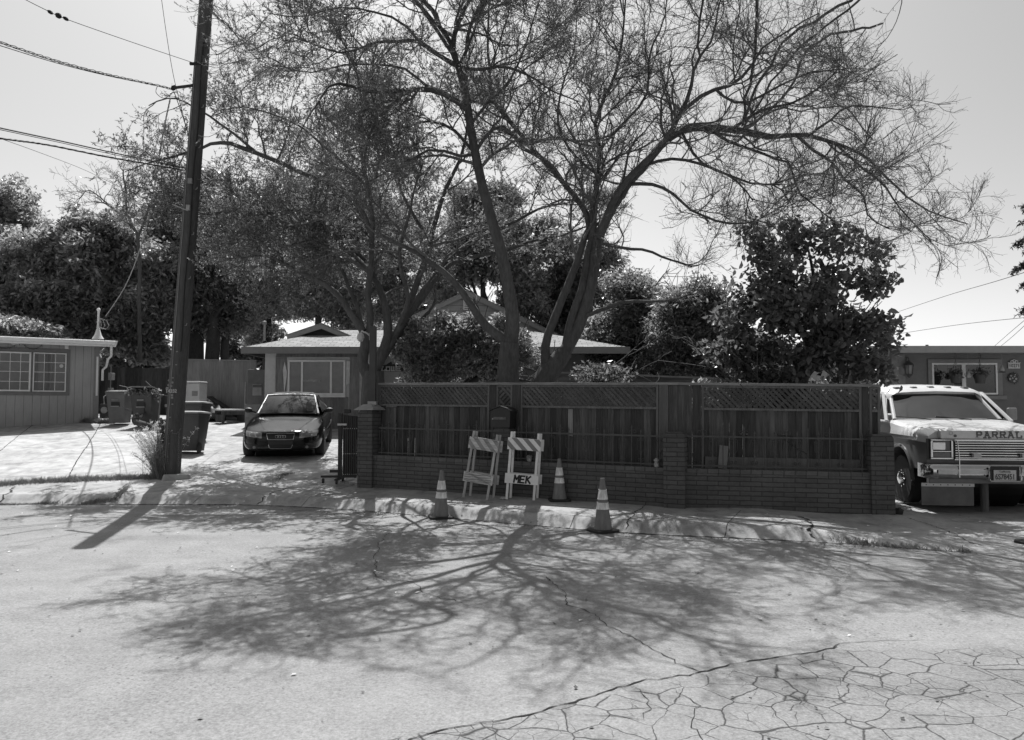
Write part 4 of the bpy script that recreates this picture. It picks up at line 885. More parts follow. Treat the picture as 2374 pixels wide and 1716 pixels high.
# meter cabinet between plywood fence and middle house
q = P(594, 960, 23.6); cb = thing('utility_cabinet', 'dark upright cabinet standing between plywood fence and middle house', 'cabinet', loc=(q.x, q.y, float(gz(q.x, q.y)) - .02))
MB().box(-.28, .3, 0, .3, 0, 1.75).build('cabinet_body', M('cabinet_grey', .11, .6), cb, bevel=.01); MB().box(-.12, .16, -.02, -.001, .95, 1.3).build('label_plate', M('plate_grey', .25), cb); MB().box(-.11, .15, -.03, -.0201, 1.2, 1.28).build('slot', IRON, cb)
q = P(596, 985, 22.9); MB().box(-.3, .3, -.2, .2, 0, .75).build('box_body', M('crate_grey', .2, .8, .3, 6), thing('storage_box', 'grey storage box beside the left corner of middle house', 'box', loc=(q.x, q.y, float(gz(q.x, q.y)) - .02)), bevel=.01)

def bin_(px, py, h, w, label, v, group, yaw=0, lid=None, ajar=0, lidv=None, logo=True):
    g = G(px, py); t = thing('wheeled_bin', label, 'wheeled bin', loc=g, rot=(R(2), 0, yaw), group=group); s = h / 1.05
    bm = M('bin_plastic_%d' % int(v * 1000), v, .5, .12, 8, bmp=.1); lm = bm if lidv is None else M('bin_lid_%d' % int(lidv * 1000), lidv, .45, .3, 3, bmp=.1)
    def ring(z, ww, dd, y0=0): 
        r = []; c = .06
        for (sx, sy) in ((-1, -1), (1, -1), (1, 1), (-1, 1)):
            for k in range(3):
                a = math.atan2(sy, sx) - math.pi / 4 + k * math.pi / 4; r.append((sx * (ww / 2 - c) + c * math.cos(a), y0 + sy * (dd / 2 - c) + c * math.sin(a), z))
        return r
    W0 = w * .80; D0_ = .62 * s * .85; m = MB(); m.loft([ring(.05, W0, D0_ - .1, .0), ring(.62 * s, w * .92, D0_, 0), ring(.93 * s, w * .97, D0_ + .06, 0), ring(.935 * s, w * 1.04, D0_ + .12, 0), ring(.985 * s, w * 1.04, D0_ + .12, 0)], True); fix = m.build('bin_body', bm, t, smooth=True)
    yb = -D0_ / 2; f = MB(); f.box(-.12, .12, yb - .035, yb + .02, .56 * s, .70 * s); f.build('front_recess', M('recess_dark', .03, .7), t); MB().tube([(-.12, yb - .05, .57 * s), (.12, yb - .05, .57 * s)], .013, 6).build('lift_bar', M('bar_pale', .35, .5), t)
    if logo: MB().box(-.1, .1, yb - .05, yb - .04, .75 * s, .785 * s).build('moulded_plate', M('bin_mark', .22, .6, .5, 30, bmp=0), t)
    l = MB(); z0 = 0
    l.loft([ring(z0, w * 1.06, D0_ + .16, D0_ / 2 + .06), ring(z0 + .035, w * 1.04, D0_ + .14, D0_ / 2 + .06), ring(z0 + .06, w * .7, D0_ - .1, D0_ / 2 + .06), ring(z0 + .065, w * .3, .1, D0_ / 2 + .06)][::1], True)
    # hinge at the rear: lid modelled from hinge towards the front
    lo = l.build('lid', lm, t, smooth=True); lo.location = (0, D0_ / 2 + .06, .99 * s); lo.rotation_euler = (ajar, 0, math.pi)
    for sx in (-1, 1): MB().lathe([(.11, -.02), (.125, -.01), (.125, .01), (.11, .02)], (sx * (w / 2 + .0), D0_ / 2, .125), 16, 'x').build('wheel', M('tyre_dark', .02, .8), t, smooth=True)
    return t, D0_
gb = 'wheeled bins on the left driveway'
bin_(278, 984, 1.02, .60, 'mid grey wheeled bin with closed pale lid by the left house corner', .14, gb)
tb, dd_ = bin_(337, 989, 1.08, .66, 'dark wheeled bin overflowing with leafy branches, lid propped open', .055, gb, ajar=R(12), lidv=.22)
tz, _ = bin_(441, 1050, .97, .66, 'dark wheeled bin right behind the utility pole', .045, gb, yaw=R(176), lidv=.30, logo=False)
for ob in tz.children:
    if ob.name.startswith('wheel'): pass
tz2, _ = bin_(447, 1022, 1.02, .72, 'dark wheeled bin with pale lid farther behind the pole bin', .05, gb, yaw=R(176), lidv=.30, logo=False)
# branches sticking out of the open bin
cut = thing('cut_branches', 'bundle of cut leafy branches stuffed under the open bin lid', 'branches', loc=tb.location + Vector((0, 0, 1.02)))
rg = np.random.default_rng(5); C = rg.uniform([-.42, -.42, -.06], [.40, .0, .06], (380, 3)); C[:60] = rg.normal(size=(60, 3)) * [.07, .05, .1] + [.40, -.2, -.1]; V, F = leaves_at(rg, C, (.05, .12), up=-.1); place('leaves', fastmesh('leaves', V, F), leafmat('cut_leaf', .14), cut)
m_ = MB(); 
for i in range(22): a = rg.uniform([-.4, -.35, 0], [.4, .1, .08]); d = rg.normal(size=3) * [.25, .2, .08]; m_.tube([a, a + d], .008, 4)
m_.build('stems', M('stem_pale', .2), cut)
# freezer box + rubble heap + tarp, behind pole
q = P(428, 985, 23.4); fz_ = thing('white_freezer', 'white box freezer standing in front of the plywood fence', 'freezer', loc=(q.x, q.y, float(gz(q.x, q.y))))
zt_ = P(428, 884, 23.4).z - fz_.location.z; wd = (460 - 395) / sc(23.4) / 2
MB().box(-wd, wd, 0, .6, 0, zt_ - .06).build('freezer_body', paint('appliance_white', .45, .5), fz_, bevel=.02); MB().box(-wd - .01, wd + .01, -.02, .61, zt_ - .055, zt_).build('freezer_lid', paint('appliance_white', .45, .5), fz_, bevel=.02)
MB().box(wd - .22, wd - .05, -.012, -.001, zt_ - .45, zt_ - .3).build('control_panel', M('panel_grey', .2), fz_)
hp2 = thing('junk_heap', 'heap of bags, cloth and scrap at the foot of plywood fence', 'junk heap', loc=G(478, 975)); rg = np.random.default_rng(11)
def lump(cx, cy, cz, rx, ry, rz, seed, n=18):
    r_ = np.random.default_rng(seed); vs = []; fs = []; K = n // 2 + 1; ph = r_.uniform(0, 6, 6)
    for i in range(K):
        th = math.pi * i / (K - 1)
        for j in range(n):
            f = 2 * math.pi * j / n; w = 1 + .16 * math.sin(3 * f + ph[0] + 2 * th) + .12 * math.sin(5 * f + 4 * th + ph[1]) + .1 * math.sin(7 * th + ph[2]) + r_.normal() * .05
            vs.append((cx + rx * w * math.sin(th) * math.cos(f), cy + ry * w * math.sin(th) * math.sin(f), cz + rz * w * math.cos(th)))
    for i in range(K - 1):
        for j in range(n): a = i * n + j; b = i * n + (j + 1) % n; fs.append((a, a + n, b + n, b))
    return vs, fs
for k, (x, y, z, rx, ry, rz, v) in enumerate([(-.75, .5, .45, .6, .4, .35, .35), (-.2, .3, .3, .5, .35, .3, .3), (.25, 0, .2, .35, .3, .22, .08), (.0, -.3, .12, .3, .25, .16, .4), (-.5, -.3, .15, .4, .3, .2, .3)]):
    MB().add(*lump(x, y, z, rx, ry, rz, k)).build('bag', M('bag_%d' % int(v * 100), v, .6, .3, 6, bmp=.5, bd=.02), hp2, smooth=True, ang=60)
MB().beam((-.1, .5, .75), (.9, .2, .15), .25, .06).beam((.1, .6, .6), (1.0, .4, .05), .12, .12).build('dark_log', M('log_dark', .03), hp2)
# bench
q = G(535, 979); bn = thing('wooden_bench', 'small low wooden bench with pale top on the driveway', 'bench', loc=q, rot=(R(2), 0, R(62)))
MB().box(-.55, .55, -.19, .19, .36, .41).build('bench_top', M('bench_top', .45, .8, .25, 6), bn, bevel=.005)
m_ = MB(); m_.box(-.5, .5, -.16, -.13, .24, .358); m_.box(-.5, .5, .13, .16, .24, .358); m_.build('apron', WOOD, bn)
for s in (-1, 1): MB().box(s * .42 - .04, s * .42 + .04, -.16, .16, 0, .24).build('leg', WOOD, bn)
# motor junk by the house corner
q = G(240, 978); mj = thing('small_engine', 'small dark engine machine beside the left house corner', 'machine', loc=q + Vector((0, .2, 0)))
MB().box(-.16, .16, -.15, .15, .1, .55).box(-.2, .2, -.2, .2, .35, .4).build('engine_block', M('engine_dark', .05, .5), mj, bevel=.03); MB().lathe([(.1, -.16), (.1, -.2), (.05, -.22)], (0, 0, .36), 14, 'y').build('pulley', M('bar_pale', .35, .5), mj)
m_ = MB(); m_.tube([(-.1, 0, .55), (-.12, 0, .78), (.0, 0, .86), (.12, 0, .8)], .015, 6); m_.build('handle', MP, mj)
# post with dome camera on the left end pillar
pp_ = ml @ Vector((.04, .12, 1.36)); zc_top = P(857, 757, pp_.y).z - pp_.z
cpost = thing('camera_post', 'tall dark steel post rising from the left end pillar', 'post', loc=pp_)
MB().box(-.055, .055, -.055, .055, 0, zc_top).build('post_shaft', M('steel_dark', .05, .5, .2, 6), cpost, bevel=.004); MB().box(-.075, .075, -.075, .075, .08, .14).build('collar', M('collar_pale', .35), cpost)
q = P(836, 783, pp_.y); dc = thing('dome_camera', 'white dome security camera on a curved bracket atop the dark post', 'security camera', loc=q)
CW = paint('camera_white', .4, .35); dc.scale = (.65, .65, .65); MB().lathe([(.03, .13), (.075, .11), (.095, .04), (.1, .0), (.097, -.015)], (0, 0, 0), 20).build('housing', CW, dc, smooth=True)
MB().lathe([(.093, -.016), (.085, -.06), (.055, -.1), (.01, -.12)], (0, 0, 0), 20).build('dome', paint('dome_cover', .4, .15), dc, smooth=True)
bx = (pp_.x - q.x - .056) / .65; MB().tube([(0, 0, .13), (.03, 0, .17), (bx * .6, 0, .13), (bx, 0, .05)], .022, 8).box(bx - .02, bx, -.03, .03, -.07, .12).build('bracket', CW, dc, smooth=True)

# folding gate
q = G(812, 1120); fg = thing('folding_gate', 'black folded accordion steel gate on casters beside left pillar', 'gate', loc=q)
hg = (P(0, 958, q.y).z - q.z); GM = M('gate_black', .018, .45, .3, 10, bmp=.1); GS = M('gate_rivet', .5, .4)
m_ = MB(); m_.box(-.22, -.16, -.04, .06, .1, hg); m_.build('gate_frame', GM, fg)
for i in range(8): x = -.135 + i * .036; MB().box(x, x + .026, -.03 + (i % 2) * .012, .03 + (i % 2) * .012, .14, hg - .03 - .004 * i).build('gate_bar', GM, fg)
m_ = MB()
for i in range(7):
    for z in (.16, hg * .42, hg * .78): m_.lathe([(.008, -.035), (.008, -.045)], (-.115 + i * .038, 0, z), 6, 'y')
m_.build('rivets', GS, fg)
m_ = MB(); m_.box(-.52, .12, -.06, .0, .1, .14); m_.box(-.36, -.2, -.06, .0, .19, .24); m_.box(-.22, -.16, -.3, .3, .07, .099); m_.build('foot', GM, fg)
for x, y in ((-.48, -.03), (-.19, -.25), (-.19, .27)): MB().lathe([(.045, -.015), (.045, .015)], (x, y, .045), 14, 'x').build('caster', GM, fg, smooth=True)
MB().box(-.23, -.06, -.07, -.041, hg * .8 + .03, hg * .8 + .065).build('latch', GS, fg); MB().box(-.12, .0, -.03, .03, hg, hg + .07).build('latch_block', GM, fg, bevel=.01)
MB().tube([(-.1, 0, hg * .5), (.14, .02, hg * .35)], .01, 5).build('brace', GM, fg)
q = G(828, 1123); MB().add(*lump(0, 0, .03, .14, .09, .045, 3, 10)).build('stone', M('stone_pale', .5, .9), thing('concrete_chunk', 'pale broken concrete chunk at the foot of left pillar', 'rubble', loc=q))

# mailbox
mp_ = WA + (WB - WA).normalized() * um; mbx = thing('mailbox', 'dark metal mailbox with peaked lid on the middle brick pillar', 'mailbox', matrix=yawm(mp_ + Vector((0, 0, 1.101)), WA, WB) @ Matrix.Translation((-.02, .1, 0)))
MM = M('mailbox_dark', .022, .45, .2, 12, bmp=.1); m_ = MB(); pr_ = [(-.17, 0), (.17, 0), (.19, .27)]
m_.prism([(-.165, 0.0), (.165, 0.0), (.175, .27), (.12, .30), (0, .335), (-.12, .30), (-.175, .27)], -.14, .12, lambda u, v, d: Vector((u, d, v))); m_.build('mailbox_body', MM, mbx, bevel=.006)
MB().prism([(-.2, .262), (-.19, .272), (-.12, .315), (0, .35), (.12, .315), (.19, .272), (.2, .262), (.12, .302), (0, .337), (-.12, .302)][::-1], -.165, .13, lambda u, v, d: Vector((u, d, v))).build('mailbox_lid', MM, mbx)
MB().box(-.12, .1, -.148, -.141, .13, .17).build('name_plate', M('plate_worn', .10, .5, .6, 60, bmp=0), mbx); MB().lathe([(.01, -.141), (.01, -.155)], (-.13, 0, .14), 8, 'y').build('lock', M('lock_metal', .4, .4), mbx)

# ================================================================ CONES
CONE = M('cone_faded', .17, .65, .22, 7, (3, 3, .8), .2, .003, fine=.08); COLR = M('cone_reflective', .68, .5, .38, 13, (3, 3, .7), .2, .002); RUB = M('cone_rubber', .02, .7, .3, 12)
def cone(px, py, h, label, rz=0, v=None, tilt=(0, 0), half=None):
    g = G(px, py); t = thing('traffic_cone', label, 'traffic cone', loc=g, rot=(tilt[0], tilt[1], rz), group='traffic cones along the kerb'); s = h / .71
    r = lambda z: .118 - .09 * (z - .03) / .68
    m = MB(); m.lathe([(.124, .03), (.12, .05), (r(.3), .30), (r(.70), .70), (r(.71), .71)], (0, 0, 0), 28)
    o = m.build('cone_body', CONE, t, smooth=True)
    def col(z0, z1, e=.004):
        q = MB(); n = 28; prof = [(r(z0) + e, z0), (r(z1) + e, z1)]
        q.lathe([(r(z0) + e + .004, z0), (r(z0) + e, z0 + .01), (r(z1) + e, z1 - .008), (r(z1) + e + .004, z1)], (0, 0, 0), n); q.build('reflective_collar', COLR, t, smooth=True)
    col(.30, .39); col(.43, .56)
    b = MB(); w = .18
    b.loft([[(x * f, y * f, z) for x, y in ((-w + .05, -w), (w - .05, -w), (w, -w + .05), (w, w - .05), (w - .05, w), (-w + .05, w), (-w, w - .05), (-w, -w + .05))] for f, z in ((1, 0), (1, .028), (.93, .036))], True)
    b.build('cone_base', RUB, t, bevel=.003); t.scale = (s, s, s); return t
cone(1022, 1201, .685, 'faded traffic cone with broken collar standing left of the barricades on the road edge', R(12), tilt=(0, R(1)))
cone(1398, 1232, .685, 'largest nearest traffic cone on a twisted rubber base by the kerb', R(28), tilt=(R(1), R(-1)))
cone(1297, 1161, .64, 'shaded traffic cone against the brick wall beside the striped barricade', R(5))
cone(2402, 1262, .685, 'traffic cone cut off by the right edge of the picture', R(8))

# ================================================================ BARRICADES
BW = paint('barricade_white', .72, .6, dirt=.15); BWW = M('weathered_white_wood', .5, .85, .35, 14, (.6, 3, 4), .5, .004); STR = paint('stripe_orange_grey', .2, .5); STRW = M('stripe_faded', .26, .8, .3, 14, (.6, 3, 4)); LEG = M('leg_timber', .4, .8, .3, 9, (4, 4, .6), .3, .003)
def stripes(par, x0, x1, z0, z1, y, n, w, off, mat):
    mb = MB(); H = z1 - z0
    for i in range(n):
        a = off + i * w * 2
        poly = [(a, z1), (a + w, z1), (a + w + H, z0), (a + H, z0)]
        # clip to the board
        def clip(pl, f, k):
            out = []
            for i_ in range(len(pl)):
                p, q = pl[i_], pl[(i_ + 1) % len(pl)]; dp, dq = f(p), f(q)
                if dp >= 0: out.append(p)
                if dp * dq < 0: s = dp / (dp - dq); out.append((p[0] + (q[0] - p[0]) * s, p[1] + (q[1] - p[1]) * s))
            return out
        poly = clip(poly, lambda p: p[0] - x0 - .004, 0); poly = clip(poly, lambda p: x1 - .004 - p[0], 0) if len(poly) > 2 else poly
        if len(poly) > 2: mb.prism(poly[::-1], y, y - .002, lambda u, v, d: Vector((u, d, v)))
    mb.build('stripes', mat, par)
def barricade(pxl, pyl, pxr, pyr, H, w, label, worn, lean, roll, yaw):
    a = G(pxl, pyl); b = G(pxr, pyr); c = (a + b) / 2; t = thing('barricade', label, 'barricade', loc=c, rot=(0, roll, yaw), group='folding barricades leaning at the brick wall')
    bm = BWW if worn else BW; sp_r = .10; hw = w / 2
    for side, (f, nm) in enumerate(((-1, 'front_leg'), (1, 'rear_leg'))):
        yb = f * sp_r; yt = f * .012
        fr = bpy.data.objects.new('front_frame' if f < 0 else 'rear_frame', None)
        def y_at(z): return yb + (yt - yb) * z / H
        for sx in (-1, 1):
            m = MB(); x = sx * (hw - .05) + (.0 if f < 0 else .03); y_b = y_at(0)
            m.beam((x + (0 if not worn else 0), y_at(0) + f * .01, -.01), (x, y_at(H) + f * .01, H), .038, .02, up=(0, 1, 0)); m.build('leg', LEG if worn else BW, t, bevel=.002)
        for z0, z1 in ((H * .735, H * .91), (H * .235, H * .38)):
            xo = 0 if f < 0 else .035; zm0, zm1 = y_at(z0), y_at(z1); off = f * .026
            m = MB(); m.prism([(zm0 + off - .009, z0), (zm0 + off + .009, z0), (zm1 + off + .009, z1), (zm1 + off - .009, z1)], -hw + xo, hw + xo, lambda u, v, d: Vector((d, u, v)))
            bo = m.build('board', bm, t, bevel=.002)
            if f < 0:
                yf = min(zm0, zm1) + off - .0095; tl = math.atan2(zm1 - zm0, z1 - z0)
                hold = thing.__name__
                if z0 > H * .5:
                    e = MB(); before = len(bo.children); stripes(bo, -hw, hw, 0, math.hypot(z1 - z0, zm1 - zm0), -.0, 4, w * .165, -hw * 1.45, STRW if worn else STR)
                    s_ = bo.children[0]; s_.location = (0, zm0 + off - .0095, z0); s_.rotation_euler = (-tl, 0, 0)
                elif not worn:
                    o_ = letters('lettering', 'MEK', .066, .10, .026, .025, M('stencil_black', .02, .7), bo, (0, 0, 0), slant=.1)
                    o_.location = (-.115, zm0 + off - .010, z0 + .022); o_.rotation_euler = (-tl, 0, 0)
                if worn and z0 < H * .5:
                    m2 = MB()
                    for kk in range(5): m2.tube([(x, -.001, .02 + kk * .028 + .014 * math.sin(x * 16 + kk * 1.4) * (1 - abs(x) * 2)) for x in np.linspace(-hw + .02, hw - .03, 14)], .0025, 4)
                    m2.build('splits', M('split_dark', .04), bo).location = (0, zm0 + off - .009, z0)
    return t
barricade(1076, 1151, 1139, 1158, 1.03, .49, 'weathered striped barricade with split lower board leaning left of its white twin', True, 0, R(8), R(-17))
barricade(1173, 1156, 1243, 1158, 1.03, .52, 'cleaner white striped barricade stencilled MEK on its lower board', False, 0, R(4), R(-8))
q = G(1167, 1158); MB().add(*lump(0, 0, .02, .06, .04, .02, 8, 10)).build('wrapper', M('paper_pale', .4), thing('crumpled_wrapper', 'crumpled pale wrapper at the foot of MEK barricade', 'litter', loc=q))
q = F1 @ Vector((upx(WA, WB, 1226, .05), .05, WH)); jr = thing('ceramic_cup', 'small patterned ceramic cup on the wall behind MEK barricade', 'cup', loc=q); MB().lathe([(.03, 0), (.042, .03), (.045, .08), (.03, .1)], (0, 0, 0), 14).build('cup', M('ceramic_pattern', .3, .3, .8, 40, bmp=0), jr, smooth=True)
q = F1 @ Vector((upx(WA, WB, 1519, .05), .05, WH)); jr = thing('glass_jar', 'small pale glass jar on the wall just left of second pillar', 'jar', loc=q); MB().lathe([(.03, 0), (.038, .01), (.04, .05), (.03, .07), (.028, .085), (.04, .09), (.04, .115), (.022, .12), (.024, .135)], (0, 0, 0), 14).build('jar', M('jar_glass', .3, .25, .3, 20, bmp=0), jr, smooth=True)

# ================================================================ CAR
def evaluated(o):
    bpy.context.view_layer.update(); return bpy.data.meshes.new_from_object(o.evaluated_get(bpy.context.evaluated_depsgraph_get()))
def apply_mods(o):
    me = evaluated(o); mats = list(o.data.materials); o.modifiers.clear(); o.data = me
    return o
def cut(o, cutter_mb):
    fixc = bpy.data.meshes.new('c'); fixc.from_pydata(cutter_mb.v, [], cutter_mb.f); fix_normals(fixc); co = bpy.data.objects.new('c', fixc); COL.objects.link(co); co.matrix_world = o.matrix_world.copy(); co.parent = o.parent; co.matrix_local = o.matrix_local
    q = o.modifiers.new('b', 'BOOLEAN'); q.operation = 'DIFFERENCE'; q.object = co; q.solver = 'EXACT'; apply_mods(o); bpy.data.objects.remove(co)
def bvh_of(o):
    me = o.data; return BVHTree.FromPolygons([v.co[:] for v in me.vertices], [tuple(p.vertices) for p in me.polygons])
def on_surf(bvh, x, z, out=.004):
    h = bvh.ray_cast(Vector((x, -1.5, z)), Vector((0, 1, 0))); return (h[0] + Vector((0, -out, 0))) if h[0] is not None else Vector((x, .1, z))
g = G(652, 1068); carp = Vector((P(651, 1000, 17.0).x, 17.0, 0)); carp.z = float(gz(carp.x, carp.y)) - .01
car = thing('black_car', 'black two-door convertible parked nose out on the driveway', 'car', loc=carp, rot=(R(4.0), 0, R(10)))
CARP = paint('car_black', .006, .13, 0, .0, .3); CARP.node_tree.nodes['Principled BSDF'].inputs['Specular IOR Level'].default_value = .35; BLK = M('car_trim_black', .01, .5, .1, 9, bmp=0); CHR = paint('chrome', .65, .12, 1.0)
st = [(-.0, .46, .24, .56), (.05, .62, .22, .62), (.16, .76, .20, .665), (.34, .845, .19, .71), (.65, .875, .18, .79), (1.15, .885, .18, .865), (1.55, .888, .18, .915), (2.4, .89, .18, .93), (3.2, .89, .18, .95), (3.9, .87, .19, .96), (4.3, .82, .22, .93), (4.5, .74, .26, .86), (4.57, .6, .32, .76)]
def csec(y, w, zb, zt):
    h = [(0, zb), (w * .8, zb), (w * .95, zb + .05), (w, zb + .16), (w * 1.0, zt - .24), (w * .985, zt - .11), (w * .90, zt - .035), (w * .5, zt + .005), (0, zt + .015)]
    return [(x, y, z) for x, z in h] + [(-x, y, z) for x, z in h[-2:0:-1]]
m = MB().loft([csec(*s) for s in st], True); body = m.build('body', CARP, car, smooth=True, ang=180, sub=2); fix_normals(body.data); apply_mods(body)
cm_ = MB()
for y in (.90, 3.52): cm_.lathe([(.345, -1.2), (.345, -.62)], (0, y, .30), 28, 'x'); cm_.lathe([(.345, .62), (.345, 1.2)], (0, y, .30), 28, 'x')
cut(body, cm_)
m_ = MB()
for y in (.90, 3.52):
    m_ = MB().lathe([(.34, -.62), (.34, .62)], (0, y, .30), 20, 'x'); m_.build('wheel_well', BLK, car)
def wheel(par, x, y, r, w, s, rim=.7, spokes=5, rimmat=CHR, dual=False):
    t = MB(); T = w / 2
    t.lathe([(r * rim, -T), (r * .93, -T), (r, -T * .7), (r, T * .7), (r * .93, T), (r * rim, T)], (x, y, r), 28, 'x'); wo_ = t.build('wheel', M('tyre_rubber', .02, .75, .2, 20, bmp=.2, bd=.003), par, smooth=True)
    d = MB(); fx = x + s * T * .8
    d.lathe([(r * rim, fx - s * .02 - x), (r * (rim - .04), fx - x)] if s > 0 else [(r * (rim - .04), fx - x), (r * rim, fx - s * .02 - x)], (x, y, r), 28, 'x')
    for i in range(spokes):
        a = i * 2 * math.pi / spokes + .3; d.beam((fx, y, r), (fx, y + r * rim * .92 * math.cos(a), r + r * rim * .92 * math.sin(a)), r * .13, .02, up=(1, 0, 0))
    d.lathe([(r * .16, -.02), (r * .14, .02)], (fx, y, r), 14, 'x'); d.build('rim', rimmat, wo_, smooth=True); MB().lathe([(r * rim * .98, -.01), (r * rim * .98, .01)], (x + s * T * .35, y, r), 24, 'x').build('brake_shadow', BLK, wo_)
    return wo_
RIMC = paint('alloy', .4, .25, .8)
for y in (.90, 3.52):
    for s in (-1, 1): wheel(car, s * .79, y, .315, .21, s, .74, 9, RIMC)
bv = bvh_of(body)
def surf_patch(name, pts2d, mat, par, bv, out=.004, res=1, thick=0):
    """pts2d: rows x cols grid of (x,z) projected on the front surface"""
    mb = MB(); rows = len(pts2d); cols = len(pts2d[0]); vs = [on_surf(bv, x, z, out) for row in pts2d for x, z in row]
    mb.add(vs, [(i * cols + j, i * cols + j + 1, (i + 1) * cols + j + 1, (i + 1) * cols + j) for i in range(rows - 1) for j in range(cols - 1)])
    return mb.build(name, mat, par, smooth=True)
def quadgrid(c, nu=8, nv=4):
    (a, b, d, e) = c    # bl, br, tr, tl
    L = lambda p, q, t: (p[0] + (q[0] - p[0]) * t, p[1] + (q[1] - p[1]) * t)
    return [[L(L(a, b, i / nu), L(e, d, i / nu), j / nv) for i in range(nu + 1)] for j in range(nv + 1)]
for s in (-1, 1):
    c = [(.40, .50), (.765, .535), (.775, .645), (.40, .62)]; c = [(x * s, z) for x, z in c]
    if s < 0: c = [c[1], c[0], c[3], c[2]]
    o = surf_patch('headlight', quadgrid(c), paint('headlight_lens', .22, .12, .3, .6), car, bv, .006)
    for k, x in enumerate((.49, .62)):
        p = on_surf(bv, s * x, .575, .008); MB().tube([p + Vector((.043 * math.cos(a), -.003 + .02 * s * (math.cos(a)) * s, .043 * math.sin(a))) for a in [i * math.pi / 6 for i in range(13)]], .006, 5, False).build('reflector_ring', CHR, o)
gr = surf_patch('grille', quadgrid([(-.27, .475), (.27, .475), (.30, .60), (-.30, .60)]), BLK, car, bv, .005)
fr = [(-.27, .475), (-.14, .47), (0, .468), (.14, .47), (.27, .475), (.285, .53), (.30, .60), (.15, .606), (0, .608), (-.15, .606), (-.30, .60), (-.285, .53), (-.27, .475)]
MB().tube([on_surf(bv, x, z, .01) for x, z in fr], .009, 6, False).build('grille_frame', CHR, gr)
m_ = MB(); 
for k in range(4):
    cx0 = (k - 1.5) * .052; m_.tube([on_surf(bv, cx0 + .033 * math.cos(a), .536 + .033 * math.sin(a), .018) for a in [i * math.pi / 8 for i in range(17)]], .0045, 5, False)
m_.build('badge_rings', CHR, gr)
lg = surf_patch('lower_grille', quadgrid([(-.22, .27), (.22, .27), (.25, .36), (-.25, .36)]), BLK, car, bv, .005)
MB().tube([on_surf(bv, x, z, .01) for x, z in ((-.25, .36), (-.24, .30), (-.21, .27), (-.1, .268), (.1, .268), (.21, .27), (.24, .30), (.25, .36))], .006, 5).build('lower_grille_frame', CHR, lg)
for s in (-1, 1):
    c = [(s * .50, .26), (s * .72, .27), (s * .76, .37), (s * .48, .34)]; c = c if s > 0 else [c[1], c[0], c[3], c[2]]
    o = surf_patch('air_intake', quadgrid(c, 6, 3), BLK, car, bv, .004); MB().lathe([(.035, 0), (.03, -.01)], on_surf(bv, s * .56, .30, .006), 12, 'y').build('fog_lamp', paint('lamp_glass', .2, .2), o)
# hood seams
m_ = MB()
def top_surf(x, y, up=.002):
    h = bv.ray_cast(Vector((x, y, 3)), Vector((0, 0, -1))); return h[0] + Vector((0, 0, up)) if h[0] is not None else Vector((x, y, .9))
for s in (-1, 1): m_.tube([top_surf(s * x, y) for x, y in ((.38, .22), (.50, .6), (.60, 1.0), (.64, 1.45))], .006, 4)
m_.build('bonnet_crease', CARP, car)
# cabin
GLC = glass('car_glass', .02, .03); GLC.node_tree.nodes['Principled BSDF'].inputs['Specular IOR Level'].default_value = .2; TOP = M('soft_top', .02, .75, .25, 8)
wb = [(-.70, 1.50, .925), (-.35, 1.42, .935), (0, 1.40, .94), (.35, 1.42, .935), (.70, 1.50, .925)]; wt = [(-.56, 2.16, 1.325), (-.28, 2.12, 1.345), (0, 2.11, 1.35), (.28, 2.12, 1.345), (.56, 2.16, 1.325)]
L_ = lambda a, b, t: tuple(a[i] + (b[i] - a[i]) * t for i in range(3))
MB().loft([wb, [tuple(v) for v in [Vector(L_(a, b, .5)) + Vector((0, -.02, .015)) for a, b in zip(wb, wt)]], wt]).build('windshield', GLC, car, smooth=True)
fr = [wb[0], L_(wb[0], wt[0], .5), wt[0], wt[1], wt[2], wt[3], wt[4], L_(wb[4], wt[4], .5), wb[4]]
MB().tube(fr, .024, 8).build('windshield_frame', paint('satin_frame', .42, .5, .3), car, smooth=True)
MB().tube([(x, y - .01, z + .0) for x, y, z in wb], .02, 6).build('cowl', BLK, car)
for s in (-.45, .08): MB().tube([(s, 1.43, .95), (s + .25, 1.47, .965), (s + .5, 1.53, .985)], .009, 5).build('wiper', BLK, car)
rs2 = [(2.14, .57, 1.335, .77, .94), (2.5, .58, 1.375, .78, .945), (2.95, .57, 1.37, .785, .95), (3.35, .54, 1.29, .78, .955), (3.75, .58, 1.12, .76, .96), (4.0, .62, .985, .7, .955)]
def rsec(y, wt_, zt_, wbl, zb): return [(-wbl, y, zb), (-(wt_ * .6 + wbl * .4), y, zb + (zt_ - zb) * .55), (-wt_, y, zt_ - .05), (-wt_ * .8, y, zt_ - .005), (0, y, zt_ + .015), (wt_ * .8, y, zt_ - .005), (wt_, y, zt_ - .05), (wt_ * .6 + wbl * .4, y, zb + (zt_ - zb) * .55), (wbl, y, zb)]
MB().loft([rsec(*q) for q in rs2]).build('soft_top', TOP, car, smooth=True, ang=60)
for s in (-1, 1):
    q = MB(); q.add([(s * .775, 1.72, .945), (s * .795, 3.1, .96), (s * .60, 2.9, 1.31), (s * .60, 2.2, 1.30)], [(0, 1, 2, 3)]); q.build('side_window', GLC, car)
    q = MB(); q.lathe([(.012, -.09), (.05, -.07), (.066, -.02), (.062, .03), (.045, .07), (.012, .085)], (s * .95, .03, 0), 16, 'x'); o = q.build('door_mirror', BLK, car, smooth=True); o.location = (0, 1.72, .99)
    MB().beam((s * .78, 1.75, .94), (s * .87, 1.76, .96), .04, .03).build('mirror_arm', CARP, o).location = (0, -1.72, -.99)
